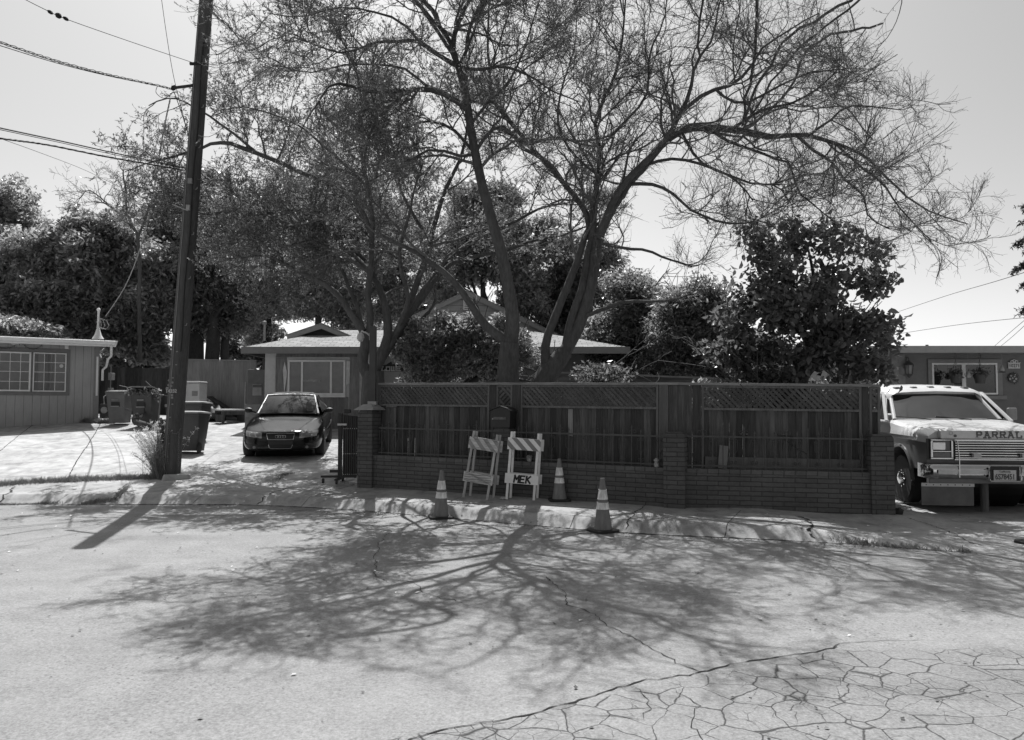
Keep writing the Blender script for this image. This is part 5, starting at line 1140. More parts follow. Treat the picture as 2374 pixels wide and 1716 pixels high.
MB().box(-.26, .26, -.0, .006, .0, .11).build('plate_recess', M('plate_holder', .03, .6), car, bevel=.004).location = on_surf(bv, 0, .37, .006) + Vector((0, 0, -.01))
for s in (-1, 1): MB().tube([(s * .886, 1.3, .55), (s * .897, 2.2, .56), (s * .895, 3.1, .57)], .008, 4).build('door_trim', BLK, car)

# ================================================================ TRUCK
TRO = Vector((7.05, 11.15, 0)); TRO.z = float(gz(TRO.x, 12.2)) + .003
truck = thing('pickup_truck', 'old white and grey heavy pickup truck with chrome grille, hood lettered PARRAL', 'truck', loc=TRO, rot=(R(1.2), 0, R(-6)))
def two_tone():
    m, t, b = newmat('truck_two_tone'); c = coords(t); s = t.nodes.new('ShaderNodeSeparateXYZ'); t.links.new(c, s.inputs[0])
    ln = math_(t, 'ADD', 1.00, math_(t, 'MULTIPLY', s.outputs[1], .03)); up = math_(t, 'GREATER_THAN', s.outputs[2], ln); n1 = noise(t, c, 6, 7, .7)
    v = math_(t, 'ADD', math_(t, 'MULTIPLY', up, .43), .10); setv(t, b, math_(t, 'MULTIPLY', v, mr(t, n1, .35, .75, 1.06, .85))); b.inputs['Roughness'].default_value = .3; b.inputs['Coat Weight'].default_value = .3; b.inputs['Coat Roughness'].default_value = .2; return m
TT = two_tone(); TW = paint('truck_white', .5, .32, 0, .3, .12); TG = paint('truck_grey', .11, .4, 0, .2, .12)
ts = [(.13, 1.175), (.3, 1.19), (.8, 1.225), (1.3, 1.26), (1.52, 1.285), (2.3, 1.27), (3.3, 1.27), (4.3, 1.27), (4.32, 1.27), (5.6, 1.27)]
def tsec(y, zt):
    k = .96 if y < .2 else 1
    h = [(0, .55), (.88 * k, .55), (.985 * k, .60), (1.0 * k, .80), (1.0 * k, .93), (.985 * k, 1.02), (.965 * k, 1.10), (.93 * k, zt - .05), (.86 * k, zt - .005), (.45, zt + .015), (0, zt + .025)]
    return [(x, y, z) for x, z in h] + [(-x, y, z) for x, z in h[-2:0:-1]]
m = MB().loft([tsec(*q) for q in ts], True); tb_ = m.build('body', TT, truck, smooth=True, ang=30); fix_normals(tb_.data)
cm_ = MB()
for y in (1.02,): cm_.lathe([(.47, -1.3), (.47, -.62)], (0, y, .42), 32, 'x'); cm_.lathe([(.47, .62), (.47, 1.3)], (0, y, .42), 32, 'x')
cm_.lathe([(.47, -1.3), (.47, -.62)], (0, 4.9, .42), 32, 'x'); cm_.lathe([(.47, .62), (.47, 1.3)], (0, 4.9, .42), 32, 'x')
cut(tb_, cm_)
m_ = MB(); m_.lathe([(.46, -.62), (.46, .62)], (0, 1.02, .42), 24, 'x'); m_.lathe([(.46, -.62), (.46, .62)], (0, 4.9, .42), 24, 'x'); m_.box(-.45, .45, .3, 5.4, .42, .55); m_.build('underbody', BLK, truck)
for s in (-1, 1):
    m_ = MB(); m_.tube([(s * 1.0, 1.02 + .49 * math.cos(a), .42 + .49 * math.sin(a)) for a in [math.pi * (-.06 + 1.12 * i / 18) for i in range(19)]], .028, 6); m_.build('wheel_arch_trim', TG, truck, smooth=True)
    m_ = MB(); m_.box(s * 1.004 - .008, s * 1.004 + .008, .35, 4.3, 1.025, 1.075); m_.build('side_trim', CHR, truck)
RW = paint('steel_wheel', .3, .3, .6)
for s in (-1, 1):
    w_ = wheel(truck, s * .86, 1.02, .385, .22, s, .60, 6, CHR); MB().lathe([(.10, 0), (.09, .06 * s), (.04, .08 * s)], (s * .95, 1.02, .385), 12, 'x').build('hub', CHR, w_, smooth=True)
    for i in range(8): a = i * math.pi / 4; MB().lathe([(.014, 0), (.012, .05 * s)], (s * .93, 1.02 + .125 * math.cos(a), .385 + .125 * math.sin(a)), 6, 'x').build('lug_nut', CHR, w_)
    wheel(truck, s * .88, 4.9, .385, .22, s, .6, 6, RW)
# cab
cw = [(-.83, 1.66, 1.285), (-.45, 1.46, 1.30), (0, 1.43, 1.305), (.45, 1.46, 1.30), (.83, 1.66, 1.285)]; ct = [(-.70, 2.18, 1.71), (-.38, 2.12, 1.73), (0, 2.10, 1.735), (.38, 2.12, 1.73), (.70, 2.18, 1.71)]
MB().loft([cw, ct]).build('windshield', glass('truck_glass', .022, .05), truck, smooth=True)
MB().tube([cw[0], ct[0], ct[1], ct[2], ct[3], ct[4], cw[4]], .035, 8).build('windshield_frame', TW, truck, smooth=True)
MB().tube([(x, y - .0, z - .01) for x, y, z in cw], .03, 6).build('cowl', TW, truck, smooth=True)
def trs(y, w, z): return [(-w - .06, y, z - .14), (-w - .02, y, z - .06), (-w * .9, y, z - .015), (-w * .5, y, z), (0, y, z + .01), (w * .5, y, z), (w * .9, y, z - .015), (w + .02, y, z - .06), (w + .06, y, z - .14)]
MB().loft([trs(2.06, .70, 1.75), trs(2.16, .74, 1.80), trs(2.45, .76, 1.845), trs(3.1, .77, 1.875), trs(4.2, .77, 1.86), trs(4.3, .72, 1.76)]).build('roof', TW, truck, smooth=True, ang=60)
for s in (-1, 1):
    m_ = MB(); m_.add([(s * .975, 1.62, 1.27), (s * .975, 4.28, 1.27), (s * .84, 4.2, 1.73), (s * .80, 2.2, 1.71)], [(0, 1, 2, 3)]); m_.build('side_window', glass('truck_side_glass', .03), truck)
    p_ = MB(); p_.tube([(s * .98, 1.60, 1.26), (s * .81, 2.2, 1.72), (s * .84, 4.24, 1.74), (s * .98, 4.3, 1.26)], .03, 6)
    p_.tube([(s * .978, 3.0, 1.26), (s * .83, 3.0, 1.74)], .045, 6); p_.tube([(s * .98, 1.98, 1.27), (s * .84, 2.22, 1.70)], .015, 6); p_.tube([(s * .99, 1.6, 1.265), (s * .99, 4.3, 1.265)], .02, 6); p_.build('window_pillars', TW, truck, smooth=True)
for x in (-.56, -.28, 0, .28, .56):
    z = 1.812 - .02 * abs(x); m_ = MB(); m_.box(x - .05, x + .05, 2.2, 2.36, z, z + .035, taper=.7); m_.build('cab_light', M('cab_light_amber', .12, .3), truck, bevel=.008)
for x, d in ((-.62, .5), (.0, .52), (.62, .2)):
    m_ = MB(); m_.tube([(x + .25, 1.36, 1.30), (x + .05, 1.44, 1.325), (x - .25, 1.50, 1.345)] if x < .5 else [(x + .18, 1.36, 1.29), (x - .1, 1.44, 1.32)], .01, 5); m_.build('wiper', BLK, truck)
MB().box(-.86, .86, .55, .556, 1.222, 1.224).build('hood_seam', TG, truck)
# hood front lip
m_ = MB(); m_.prism([(.02, 1.065), (.13, 1.065), (.13, 1.198), (.10, 1.20), (.035, 1.185)], -.80, .80, lambda u, v, d: Vector((d, u, v))); hl = m_.build('hood_lip', TW, truck, bevel=.012)
letters('lettering', 'PARRAL', .082, .085, .026, .02, M('letter_dark', .09, .6), hl, (0, 0, 0), fn=lambda v: Vector((v.x - .31, v.y + .024 + v.z * .12 * 0, v.z + 1.085)))
MB().lathe([(.022, 0), (.02, -.008)], (-.60, .024, 1.11), 12, 'y').build('emblem', M('letter_dark', .09), hl); MB().tube([(-.66 + .025 * math.cos(a), .018, 1.15 + .025 * math.sin(a)) for a in [i * math.pi / 6 for i in range(13)]], .003, 4, False).build('sticker_ring', M('ring_grey', .3), hl)
# grille
g_ = MB(); g_.box(-.96, .96, .05, .14, .76, 1.064); g_.build('grille_backing', BLK, truck)
g_ = MB(); 
for i in range(8): z = .79 + i * .036; g_.box(-.60, .60, .022 + (i % 2) * .004, .049, z - .008, z + .008)
g_.build('grille_bars', CHR, truck, bevel=.003)
m_ = MB(); m_.box(-.62, .62, .005, .045, 1.03, 1.062); m_.box(-.62, .62, .005, .045, .755, .778); m_.build('grille_surround', CHR, truck, bevel=.006)
for s in (-1, 1):
    x0, x1 = (.64, .945) if s > 0 else (-.945, -.64)
    b_ = MB(); f = .025; b_.box(x0, x1, .0, .05, .77, .77 + f); b_.box(x0, x1, .0, .05, 1.04, 1.04 + f * .8); b_.box(x0, x0 + f, .001, .05, .795, 1.04); b_.box(x1 - f, x1, .001, .05, .795, 1.04); b_.box(x0 + f, x1 - f, .002, .05, .875, .893); bz = b_.build('headlight_bezel', CHR, truck, bevel=.005)
    MB().box(x0 + .03, x1 - .03, .03, .048, .9, 1.035).build('bezel_panel', TG, bz)
    xm = (x0 + x1) / 2 - .03; m_ = MB(); m_.box(xm - .105, xm + .075, -.012, .029, .905, 1.02); m_.build('headlight', paint('headlamp_glass', .75, .12, .5, .5), bz, bevel=.012)
    m_ = MB(); m_.box(x0 + .03, x1 - .03, .01, .048, .8, .87); m_.build('turn_signal', M('signal_lens', .14, .25), bz, bevel=.006)
    MB().box(s * .33 - .055, s * .33 + .055, -.05, .02, .80, .86).build('driving_lamp', paint('lamp_lens', .35, .2, .2), truck, bevel=.008)
# bumper
bp = MB(); bp.loft([[(x, y + d, z) for d, z in ((0, .50), (-.035, .53), (-.05, .60), (-.035, .67), (0, .70), (.05, .70), (.05, .50))] for x, y in ((-1.03, .22), (-1.02, .05), (-.95, -.03), (-.6, -.06), (0, -.07), (.6, -.06), (.95, -.03), (1.02, .05), (1.03, .22))], True)
o = bp.build('bumper', CHR, truck, smooth=True, ang=40); fix_normals(o.data)
m_ = MB(); m_.box(-.9, -.18, -.118, -.11, .565, .635); m_.box(.18, .9, -.118, -.11, .565, .635); m_.build('rub_strip', M('strip_pale', .5, .4), o)
m_ = MB(); m_.box(-.98, .98, .0, .1, .42, .499); m_.build('valance', TG, truck, bevel=.01)
# plate in a chrome hoop
px_ = -.02; m_ = MB(); hoop = [(-.20, .70), (.20, .70), (.215, .685), (.215, .50), (.195, .475), (-.195, .475), (-.215, .50), (-.215, .685), (-.20, .70)]
m_.tube([(x + px_, -.17, z) for x, z in hoop], .014, 6, False); hp_o = m_.build('plate_hoop', CHR, truck, smooth=True)
MB().box(px_ - .2, px_ + .2, -.15, -.12, .48, .69).build('plate_backing', BLK, hp_o)
pt_ = MB().box(px_ - .152, px_ + .152, -.163, -.156, .485, .637).build('licence_plate', M('plate_white', .42, .5, .1, 9, bmp=0), hp_o, bevel=.003)
text('plate_number', '6S78451', .108, M('plate_blue_dark', .05, .6), pt_, (px_, -.166, .538), bold=.0015, sx=.72); text('plate_state', 'California', .038, M('plate_script', .12, .6), pt_, (px_, -.166, .614))
# mud flaps
for s in (-1, 1):
    x = s * .72; f_ = MB().box(x - .36, x + .36, .02, .03, .10, .40).build('mud_flap', M('flap_grey', .13, .7, .2, 5), truck); MB().box(x - .365, x + .365, .008, .0195, .375, .425).build('flap_strip', paint('flap_strip_white', .5, .5), f_)
    m_ = MB()
    for i in range(7): m_.lathe([(.009, 0), (.008, -.006)], (x - .30 + i * .1, .008, .4), 6, 'y')
    m_.build('rivet', BLK, f_)
# edge of a loose clear panel in front of the grille
m_ = MB(); m_.tube([(-.62, -.13, .52), (-.60, -.09, .8), (-.605, -.05, 1.04), (-.66, -.04, 1.055), (-.80, -.0, 1.06)], .008, 5); m_.build('grille_guard_edge', CHR, truck)
for s in (1,): MB().box(s * .5 - .07, s * .5 + .07, -.05, .02, .36, .43).build('fog_lamp', paint('lamp_lens', .35, .2, .2), truck, bevel=.02)
m_ = MB(); m_.box(1.02, 1.17, 1.78, 1.84, 1.28, 1.48); mr_ = m_.build('door_mirror', M('mirror_shell', .2, .4), truck, bevel=.02); MB().tube([(.96, 1.8, 1.3), (1.05, 1.8, 1.26), (1.1, 1.8, 1.3)], .012, 5).build('mirror_arm', CHR, mr_)
m_ = MB(); m_.box(-1.17, -1.02, 1.78, 1.84, 1.28, 1.48)
# post below the plate
q = G(2283, 1186); po = thing('wooden_post', 'short round wooden post standing just in front of truck under plate', 'post', loc=q); hh = P(2283, 1112, q.y).z - q.z
MB().tube([(0, 0, -.1), (0, 0, hh)], .056, 14).build('post', M('round_post', .11, .85, .3, 8, (8, 8, .6)), po, smooth=True)
q = G(2083, 1192); MB().add(*lump(0, 0, .04, .07, .06, .045, 9, 10)).build('rock', M('rock_dark', .03), thing('dark_rock', 'small dark lump beside the right end of brick wall', 'rock', loc=q))

# ================================================================ THE THREE BARE TREES BEHIND THE FENCE
BARK = M('bark', .085, .9, .35, 9, (3, 3, .8), .6, .012); BARK2 = M('twig_bark', .125, .9, .3, 9, bmp=0); BARKD = M('dark_bark', .06, .9, .35, 9, (3, 3, .8), .5, .02)
def tree(name, label, base, limbs, seed, l2=2.4, n3=12, n4=9, leaf=0, leafsize=(.02, .04), lv=.16, world_limbs=(), twr=.0026, llen=(1.3, 2.6), trunkn=10, ncap=1e9, cat='tree', out=None, leafmatname='feather_leaf', group=None, drop=0, wf=.6, env=None, low=None, plane=None):
    """limbs: list of (points [(px,py,depth,width_px)], density)"""
    rg = np.random.default_rng(seed); t = thing(name, label, cat, loc=base, group=group); off = np.array(base)
    allL = []; tr = []; proj = []
    def pix(q):
        y = q[:, 1] * cp + (q[:, 2] - CAMH) * sp_; return np.stack([1187 + FPX * q[:, 0] / y, 858 - FPX * (-q[:, 1] * sp_ + (q[:, 2] - CAMH) * cp) / y], 1)
    for pts, dens in limbs:
        pts = [(a, b, d, w * wf) for a, b, d, w in pts]
        if allL:                                   # start every limb on the limb it grows from
            best = min(((np.hypot(*(pix(Q) - pts[0][:2]).T).min(), i) for i, (Q, _, _, _) in enumerate(allL)), key=lambda z: z[0])[1]
            Q, Rr = allL[best][:2]; k = int(np.hypot(*(pix(Q) - pts[0][:2]).T).argmin()); x_, y_ = pix(Q[k:k + 1])[0]; dl = Q[k, 1] - pts[0][2]; n_ = len(pts)
            pts = [(x_, y_, Q[k, 1], min(pts[0][3], Rr[k] * 1.7 * sc(Q[k, 1])))] + [(a, b, d + dl * (1 - i / (n_ - 1)), w) for i, (a, b, d, w) in enumerate(pts) if i]
        W_ = [P(a, b, d) for a, b, d, w in pts]; r = [w / 2 / sc(d) for a, b, d, w in pts]; L = sum((p - q).length for p, q in zip(W_[1:], W_[:-1]))
        Q, Rr, L = resample(W_, r, max(8, int(L / .22))); n = len(Q); j = np.cumsum(rg.normal(size=(n, 3)), 0) * .012; j -= np.linspace(0, 1, n)[:, None] * j[-1]; Q = Q + j * np.linspace(0, 1, n)[:, None] ** .3
        allL.append((Q, Rr, L, dens))
    for pts, dens in world_limbs:
        h0 = np.array(pts[0][:3]); c_ = min(((np.linalg.norm(q_[0] - h0, axis=1).min(), n_) for n_, q_ in enumerate(allL)), key=lambda z: z[0])[1]; k_ = int(np.linalg.norm(allL[c_][0] - h0, axis=1).argmin()); dl_ = allL[c_][0][k_] - h0; rc = allL[c_][1][k_] * .85
        pts = [(p[0] + dl_[0], p[1] + dl_[1], p[2] + dl_[2], min(p[3], rc)) for p in pts]
        Q, Rr, L = resample([p[:3] for p in pts], [p[3] for p in pts], 18); j = np.cumsum(rg.normal(size=(18, 3)), 0) * .03; j -= np.linspace(0, 1, 18)[:, None] * j[-1]; allL.append((Q + j, Rr, L, dens))
    for Q, Rr, L, d in allL: tr.append(strands_mesh(Q[None] - off, Rr[None], trunkn))
    V, F = merge(tr); place('trunk', fastmesh('trunk', V, F, True), BARK, t)
    P2 = []; R2 = []; K2 = 12
    for Q, Rr, L, dens in allL:
        if dens <= 0: continue
        n = max(1, int(L * l2 * dens)); lo = .25 if L > 2.5 else .1
        q, r = spawn(rg, Q[None], Rr[None], n, lo, 1.0, llen, (25, 70), K2, (.10, .035), .16, .03, out, .55, .25); P2.append(q); R2.append(r)
        q, r = spawn(rg, Q[None], Rr[None], 2, .93, 1.0, llen, (5, 35), K2, (.0, .02), .16, .02, out, .8, .25); P2.append(q); R2.append(r)
    P2 = np.concatenate(P2); R2 = np.concatenate(R2)
    def keep(Pn, Rn, s, frac=1.0):
        tip = Pn[:, -1]; k = np.ones(len(Pn), bool)
        if env is not None:
            e = (tip - np.array(env[0])) / np.array(env[1]); k &= (np.where(e[:, 2:] < 0, e * [1, 1, 1.0], e) ** 2).sum(1) < s * (1 + rg.normal(size=len(Pn)) * .05)
        if plane is not None: k &= tip[:, 0] + tip[:, 2] - 1.6 < plane * tip[:, 1] * (1 + rg.normal(size=len(Pn)) * .02)
        if low is not None: k &= ~((tip[:, 2] < low[0]) & (tip[:, 0] > low[1]))
        return Pn[k], Rn[k]
    P2, R2 = keep(P2, R2, 1.0)
    P3, R3 = spawn(rg, P2, R2, n3, .12, 1.0, (.45, 1.05), (20, 65), 8, (.12, .05 - drop), .17, .010, None, .6, .4)
    P3, R3 = keep(P3, R3, 1.05)
    P4, R4 = spawn(rg, P3, R3, n4, .1, 1.0, (.14, .42), (18, 60), 5, (.15, .07 - drop), .20, twr, None, .8, .5)
    if len(P4) > ncap: k = rg.choice(len(P4), int(ncap), replace=False); P4 = P4[k]; R4 = R4[k]
    V, F = merge([strands_mesh(P2 - off, np.maximum(R2, .006), 5), strands_mesh(P3 - off, np.maximum(R3, .0036), 4)]); place('branches', fastmesh('branches', V, F, True), BARK2, t)
    V, F = strands_mesh(P4 - off, np.maximum(R4, twr * .75), 3); place('twigs', fastmesh('twigs', V, F), BARK2, t)
    if leaf:
        n = len(P4); k = rg.choice(n, int(n * min(1, leaf)), replace=False); rep = max(1, int(round(leaf)))
        src = P4[k] if leaf < 1 else np.concatenate([P4] * rep)
        nl = 5; tt = rg.uniform(.3, 1, (len(src), nl)) * 3.99; ii = tt.astype(int); ff = (tt - ii)[..., None]; mi = np.arange(len(src))[:, None]
        C = (src[mi, ii] * (1 - ff) + src[mi, np.minimum(ii + 1, 4)] * ff).reshape(-1, 3)
        V, F = leaves_at(rg, C - off, leafsize, up=-.05, aspect=.42); place('foliage', fastmesh('foliage', V, F), MATS.get(leafmatname) or leafmat(leafmatname, lv, .5), t)
    return t, P2
def lm(D0, D1, pts, dens=1):         # helper: depth runs from D0 to D1 along the limb
    n = len(pts); return ([(x, y, D0 + (D1 - D0) * i / (n - 1), w) for i, (x, y, w) in enumerate(pts)], dens)
# centre tree
TBD = 13.35; base = P(1180, 900, TBD); base.z = float(gz(base.x, base.y))
gy = P(1180, 1135, TBD)
limbsB = [lm(TBD, TBD, [(1182, 1120, 100), (1182, 960, 96), (1180, 890, 92), (1180, 840, 82), (1182, 795, 76)], 0),
 lm(TBD, 11.8, [(1186, 800, 66), (1188, 740, 56), (1176, 660, 50), (1160, 590, 46), (1140, 520, 42), (1118, 440, 39), (1096, 350, 36), (1084, 280, 32), (1072, 215, 30), (1058, 155, 26), (1045, 105, 22), (1058, 50, 18), (1085, 5, 15), (1110, -60, 12), (1140, -150, 9)], .55),
 lm(TBD, 12.2, [(1166, 800, 50), (1128, 755, 34), (1085, 690, 27), (1040, 640, 24), (990, 600, 21), (955, 578, 18), (915, 562, 15), (885, 545, 11)], .12),
 lm(12.3, 10.4, [(1076, 245, 26), (1035, 222, 24), (985, 208, 22), (935, 212, 20), (880, 213, 18), (835, 208, 15), (790, 196, 13), (755, 205, 10), (730, 250, 7)], 1),
 lm(11.6, 10.8, [(950, 218, 14), (895, 252, 14), (865, 290, 12), (848, 340, 10), (842, 390, 6)], 1),
 lm(12.1, 9.6, [(1052, 150, 20), (1010, 125, 18), (975, 100, 16), (925, 100, 14), (870, 105, 11), (820, 125, 9), (765, 120, 7), (690, 90, 5)], 1.1),
 lm(12.1, 10.5, [(1055, 158, 16), (1110, 162, 14), (1180, 158, 12), (1240, 180, 9), (1280, 208, 7), (1340, 235, 5)], 1.5),
 lm(12.3, 11.4, [(1084, 280, 14), (1130, 240, 12), (1180, 190, 10), (1215, 120, 8), (1240, 40, 6), (1270, -40, 4)], 1.4),
 lm(12.4, 13.0, [(1096, 350, 14), (1050, 300, 12), (1000, 280, 10), (950, 290, 8), (900, 330, 6)], 1.3),
 lm(12.0, 10.9, [(985, 208, 12), (940, 160, 10), (880, 150, 9), (800, 150, 7), (720, 170, 5), (640, 150, 4)], 1.3),
 lm(12.0, 10.6, [(975, 100, 12), (930, 50, 10), (860, 30, 8), (780, 20, 6), (700, 40, 5), (620, 30, 4)], 1.3),
 lm(12.0, 10.2, [(1046, 92, 14), (1020, 60, 13), (985, 20, 10), (950, -20, 8), (900, -70, 6)], 1.2),
 lm(12.9, 14.5, [(1098, 352, 16), (1125, 318, 15), (1165, 295, 14), (1195, 320, 13), (1235, 335, 12), (1290, 322, 11), (1335, 328, 9), (1400, 322, 7), (1450, 290, 5)], .8),
 lm(12.9, 12.0, [(1098, 350, 14), (1060, 360, 12), (1010, 345, 11), (960, 365, 9), (925, 380, 7), (860, 420, 5)], .9),
 lm(12.0, 9.4, [(1060, 150, 14), (1090, 90, 12), (1110, 30, 10), (1150, -40, 8), (1200, -140, 6)], 1.2)]
def wl(p, q, r0, r1, seed, bow=.4, dens=.6):
    rg = np.random.default_rng(seed); p = np.array(p, float); q = np.array(q, float); pts = []
    for i in range(5): t = i / 4; x = p * (1 - t) + q * t; x[2] += bow * math.sin(math.pi * t) + 0; x += rg.normal(size=3) * .12 * (0 < i < 4); pts.append((*x, r0 * (1 - t) + r1 * t))
    return (pts, dens)
topB = P(1085, 5, 12.4); fk = P(1058, 155, 12.4)
worldB = [wl(topB, topB + Vector((-.4, -1.2, 1.2)), .065, .02, 1), wl(topB, topB + Vector((.9, -.8, 1.3)), .06, .02, 2), wl(fk, fk + Vector((-1.2, -1.9, 1.5)), .08, .02, 3), wl(fk, fk + Vector((1.2, -1.9, 1.3)), .075, .02, 4), wl(fk, fk + Vector((-2.4, -1.2, 2.4)), .07, .02, 5), wl(topB, topB + Vector((-1.3, -.4, 1.2)), .05, .02, 6)]
tree('feathery_tree', 'tall leaning bare tree rising through the middle of the view behind fence', base, limbsB, 21, l2=3.0, n3=13, n4=10, leaf=.35, leafsize=(.02, .045), lv=.16, world_limbs=worldB, env=((-.1, 12.2, 5.6), (5.3, 4.4, 4.3)), low=(4.3, -30))
# right tree
TCD = 13.6; base = P(1262, 900, TCD); base.z = float(gz(base.x, base.y))
limbsC = [lm(TCD, TCD, [(1225, 1110, 110), (1240, 960, 104), (1262, 885, 96), (1285, 850, 80), (1310, 815, 66)], 0),
 lm(TCD, 13.9, [(1256, 860, 46), (1262, 800, 36), (1285, 735, 34), (1312, 670, 32), (1335, 610, 30), (1352, 560, 28), (1366, 515, 26), (1330, 455, 22), (1278, 395, 20), (1235, 350, 18), (1192, 300, 16), (1158, 262, 15), (1138, 225, 13), (1132, 165, 12), (1128, 100, 10), (1135, 30, 8), (1145, -40, 6)], 1.0),
 lm(TCD, 13.3, [(1310, 815, 56), (1345, 755, 48), (1368, 690, 46), (1384, 620, 44), (1398, 550, 42), (1425, 490, 40), (1460, 435, 38), (1505, 385, 34), (1550, 335, 33), (1600, 306, 31), (1660, 302, 30), (1730, 306, 27), (1790, 318, 24), (1855, 315, 18), (1925, 328, 16), (1990, 352, 13), (2045, 395, 10), (2110, 455, 8), (2180, 498, 6), (2245, 520, 4)], .62),
 lm(13.8, 13.5, [(1300, 820, 40), (1325, 740, 34), (1350, 670, 33), (1362, 600, 32), (1376, 540, 30), (1376, 480, 26), (1386, 420, 22), (1390, 340, 18), (1380, 285, 16), (1398, 230, 14), (1430, 160, 11), (1445, 80, 9), (1450, 0, 7), (1460, -90, 4)], 1.1),
 lm(13.6, 13.0, [(1386, 420, 13), (1330, 360, 11), (1290, 290, 10), (1300, 200, 8), (1330, 110, 6), (1340, 20, 4)], 1.3),
 lm(13.6, 12.6, [(1390, 340, 13), (1450, 280, 11), (1500, 220, 10), (1510, 130, 8), (1540, 50, 6), (1550, -40, 4)], 1.3),
 lm(13.5, 11.5, [(1398, 530, 32), (1425, 460, 30), (1475, 400, 28), (1530, 345, 24), (1563, 300, 22), (1572, 270, 18), (1640, 215, 16), (1700, 195, 14), (1745, 150, 12), (1770, 105, 9), (1830, 70, 7), (1900, 30, 5)], .9),
 lm(12.5, 11.2, [(1568, 290, 20), (1585, 250, 18), (1600, 200, 15), (1612, 150, 12), (1650, 90, 9), (1660, 30, 7), (1690, -60, 5)], 1),
 lm(13.6, 12.2, [(1372, 740, 16), (1400, 720, 15), (1450, 700, 14), (1510, 698, 12), (1560, 694, 10), (1600, 682, 7)], .0),
 lm(13.2, 12.0, [(1862, 318, 12), (1900, 295, 11), (1935, 270, 9), (1955, 250, 8), (2010, 246, 6), (2090, 255, 4)], 1.2),
 lm(13.1, 11.8, [(1640, 320, 14), (1690, 325, 13), (1750, 345, 12), (1800, 362, 10), (1830, 375, 9), (1850, 440, 8), (1885, 475, 6), (1930, 512, 4)], .9),
 lm(13.0, 11.6, [(1840, 322, 14), (1890, 350, 12), (1930, 375, 11), (1955, 410, 10), (2000, 450, 8), (2010, 500, 6), (2060, 530, 4)], .9),
 lm(13.3, 12.4, [(1590, 335, 12), (1620, 370, 11), (1680, 400, 9), (1720, 430, 7), (1745, 465, 5)], .9),
 lm(13.3, 12.0, [(1462, 430, 16), (1510, 428, 14), (1550, 450, 12), (1600, 490, 10), (1680, 520, 9), (1760, 512, 6)], .6),
 lm(13.3, 12.3, [(1500, 400, 14), (1560, 370, 12), (1630, 385, 11), (1700, 410, 10), (1740, 425, 9), (1810, 428, 7)], .8),
 lm(13.6, 14.6, [(1396, 560, 14), (1450, 575, 12), (1500, 580, 11), (1550, 600, 9), (1605, 618, 6)], .35),
 lm(12.9, 12.4, [(1920, 335, 11), (1990, 380, 10), (2050, 430, 8), (2090, 490, 6), (2160, 560, 4)], 1),
 lm(13.2, 11.0, [(1700, 305, 14), (1760, 260, 12), (1830, 240, 10), (1900, 200, 8), (1950, 150, 5)], 1.1),
 lm(12.3, 10.8, [(1660, 205, 12), (1720, 240, 10), (1800, 200, 9), (1880, 170, 7), (1960, 160, 4)], 1.1)]
f1 = P(1612, 150, 11.8); f2 = P(1450, 20, 13.2); f3 = P(1730, 306, 13.3)
worldC = [wl(f1, f1 + Vector((.3, -1.4, 1.4)), .06, .02, 11), wl(f2, f2 + Vector((-.3, -1.2, 1.1)), .055, .02, 13), wl(f2, f2 + Vector((.8, -1.5, .9)), .05, .02, 14), wl(f3, f3 + Vector((1.4, -2.2, 1.8)), .045, .02, 15), wl(f3, f3 + Vector((-.4, -3.2, 1.9)), .045, .02, 16, dens=1), wl(f3, f3 + Vector((1.9, -1.2, 1.2)), .05, .015, 26, dens=1.2), wl(f3, f3 + Vector((1.6, -3.2, 1.2)), .05, .015, 27, dens=1.2), wl(f3, f3 + Vector((3.2, 2.0, .5)), .05, .015, 17, dens=1.2), wl(f3, f3 + Vector((2.4, 3.0, 1.0)), .05, .015, 18, dens=1.2)]
tree('feathery_tree', 'wide spreading bare tree whose long limb arches right over the fence', base, limbsC, 33, l2=3.1, n3=13, n4=10, wf=.58, leaf=.05, leafsize=(.02, .04), world_limbs=worldC, env=((.8, 12.4, 5.4), (7.5, 4.4, 4.3)), low=(3.6, -30), plane=.975, twr=.0025)
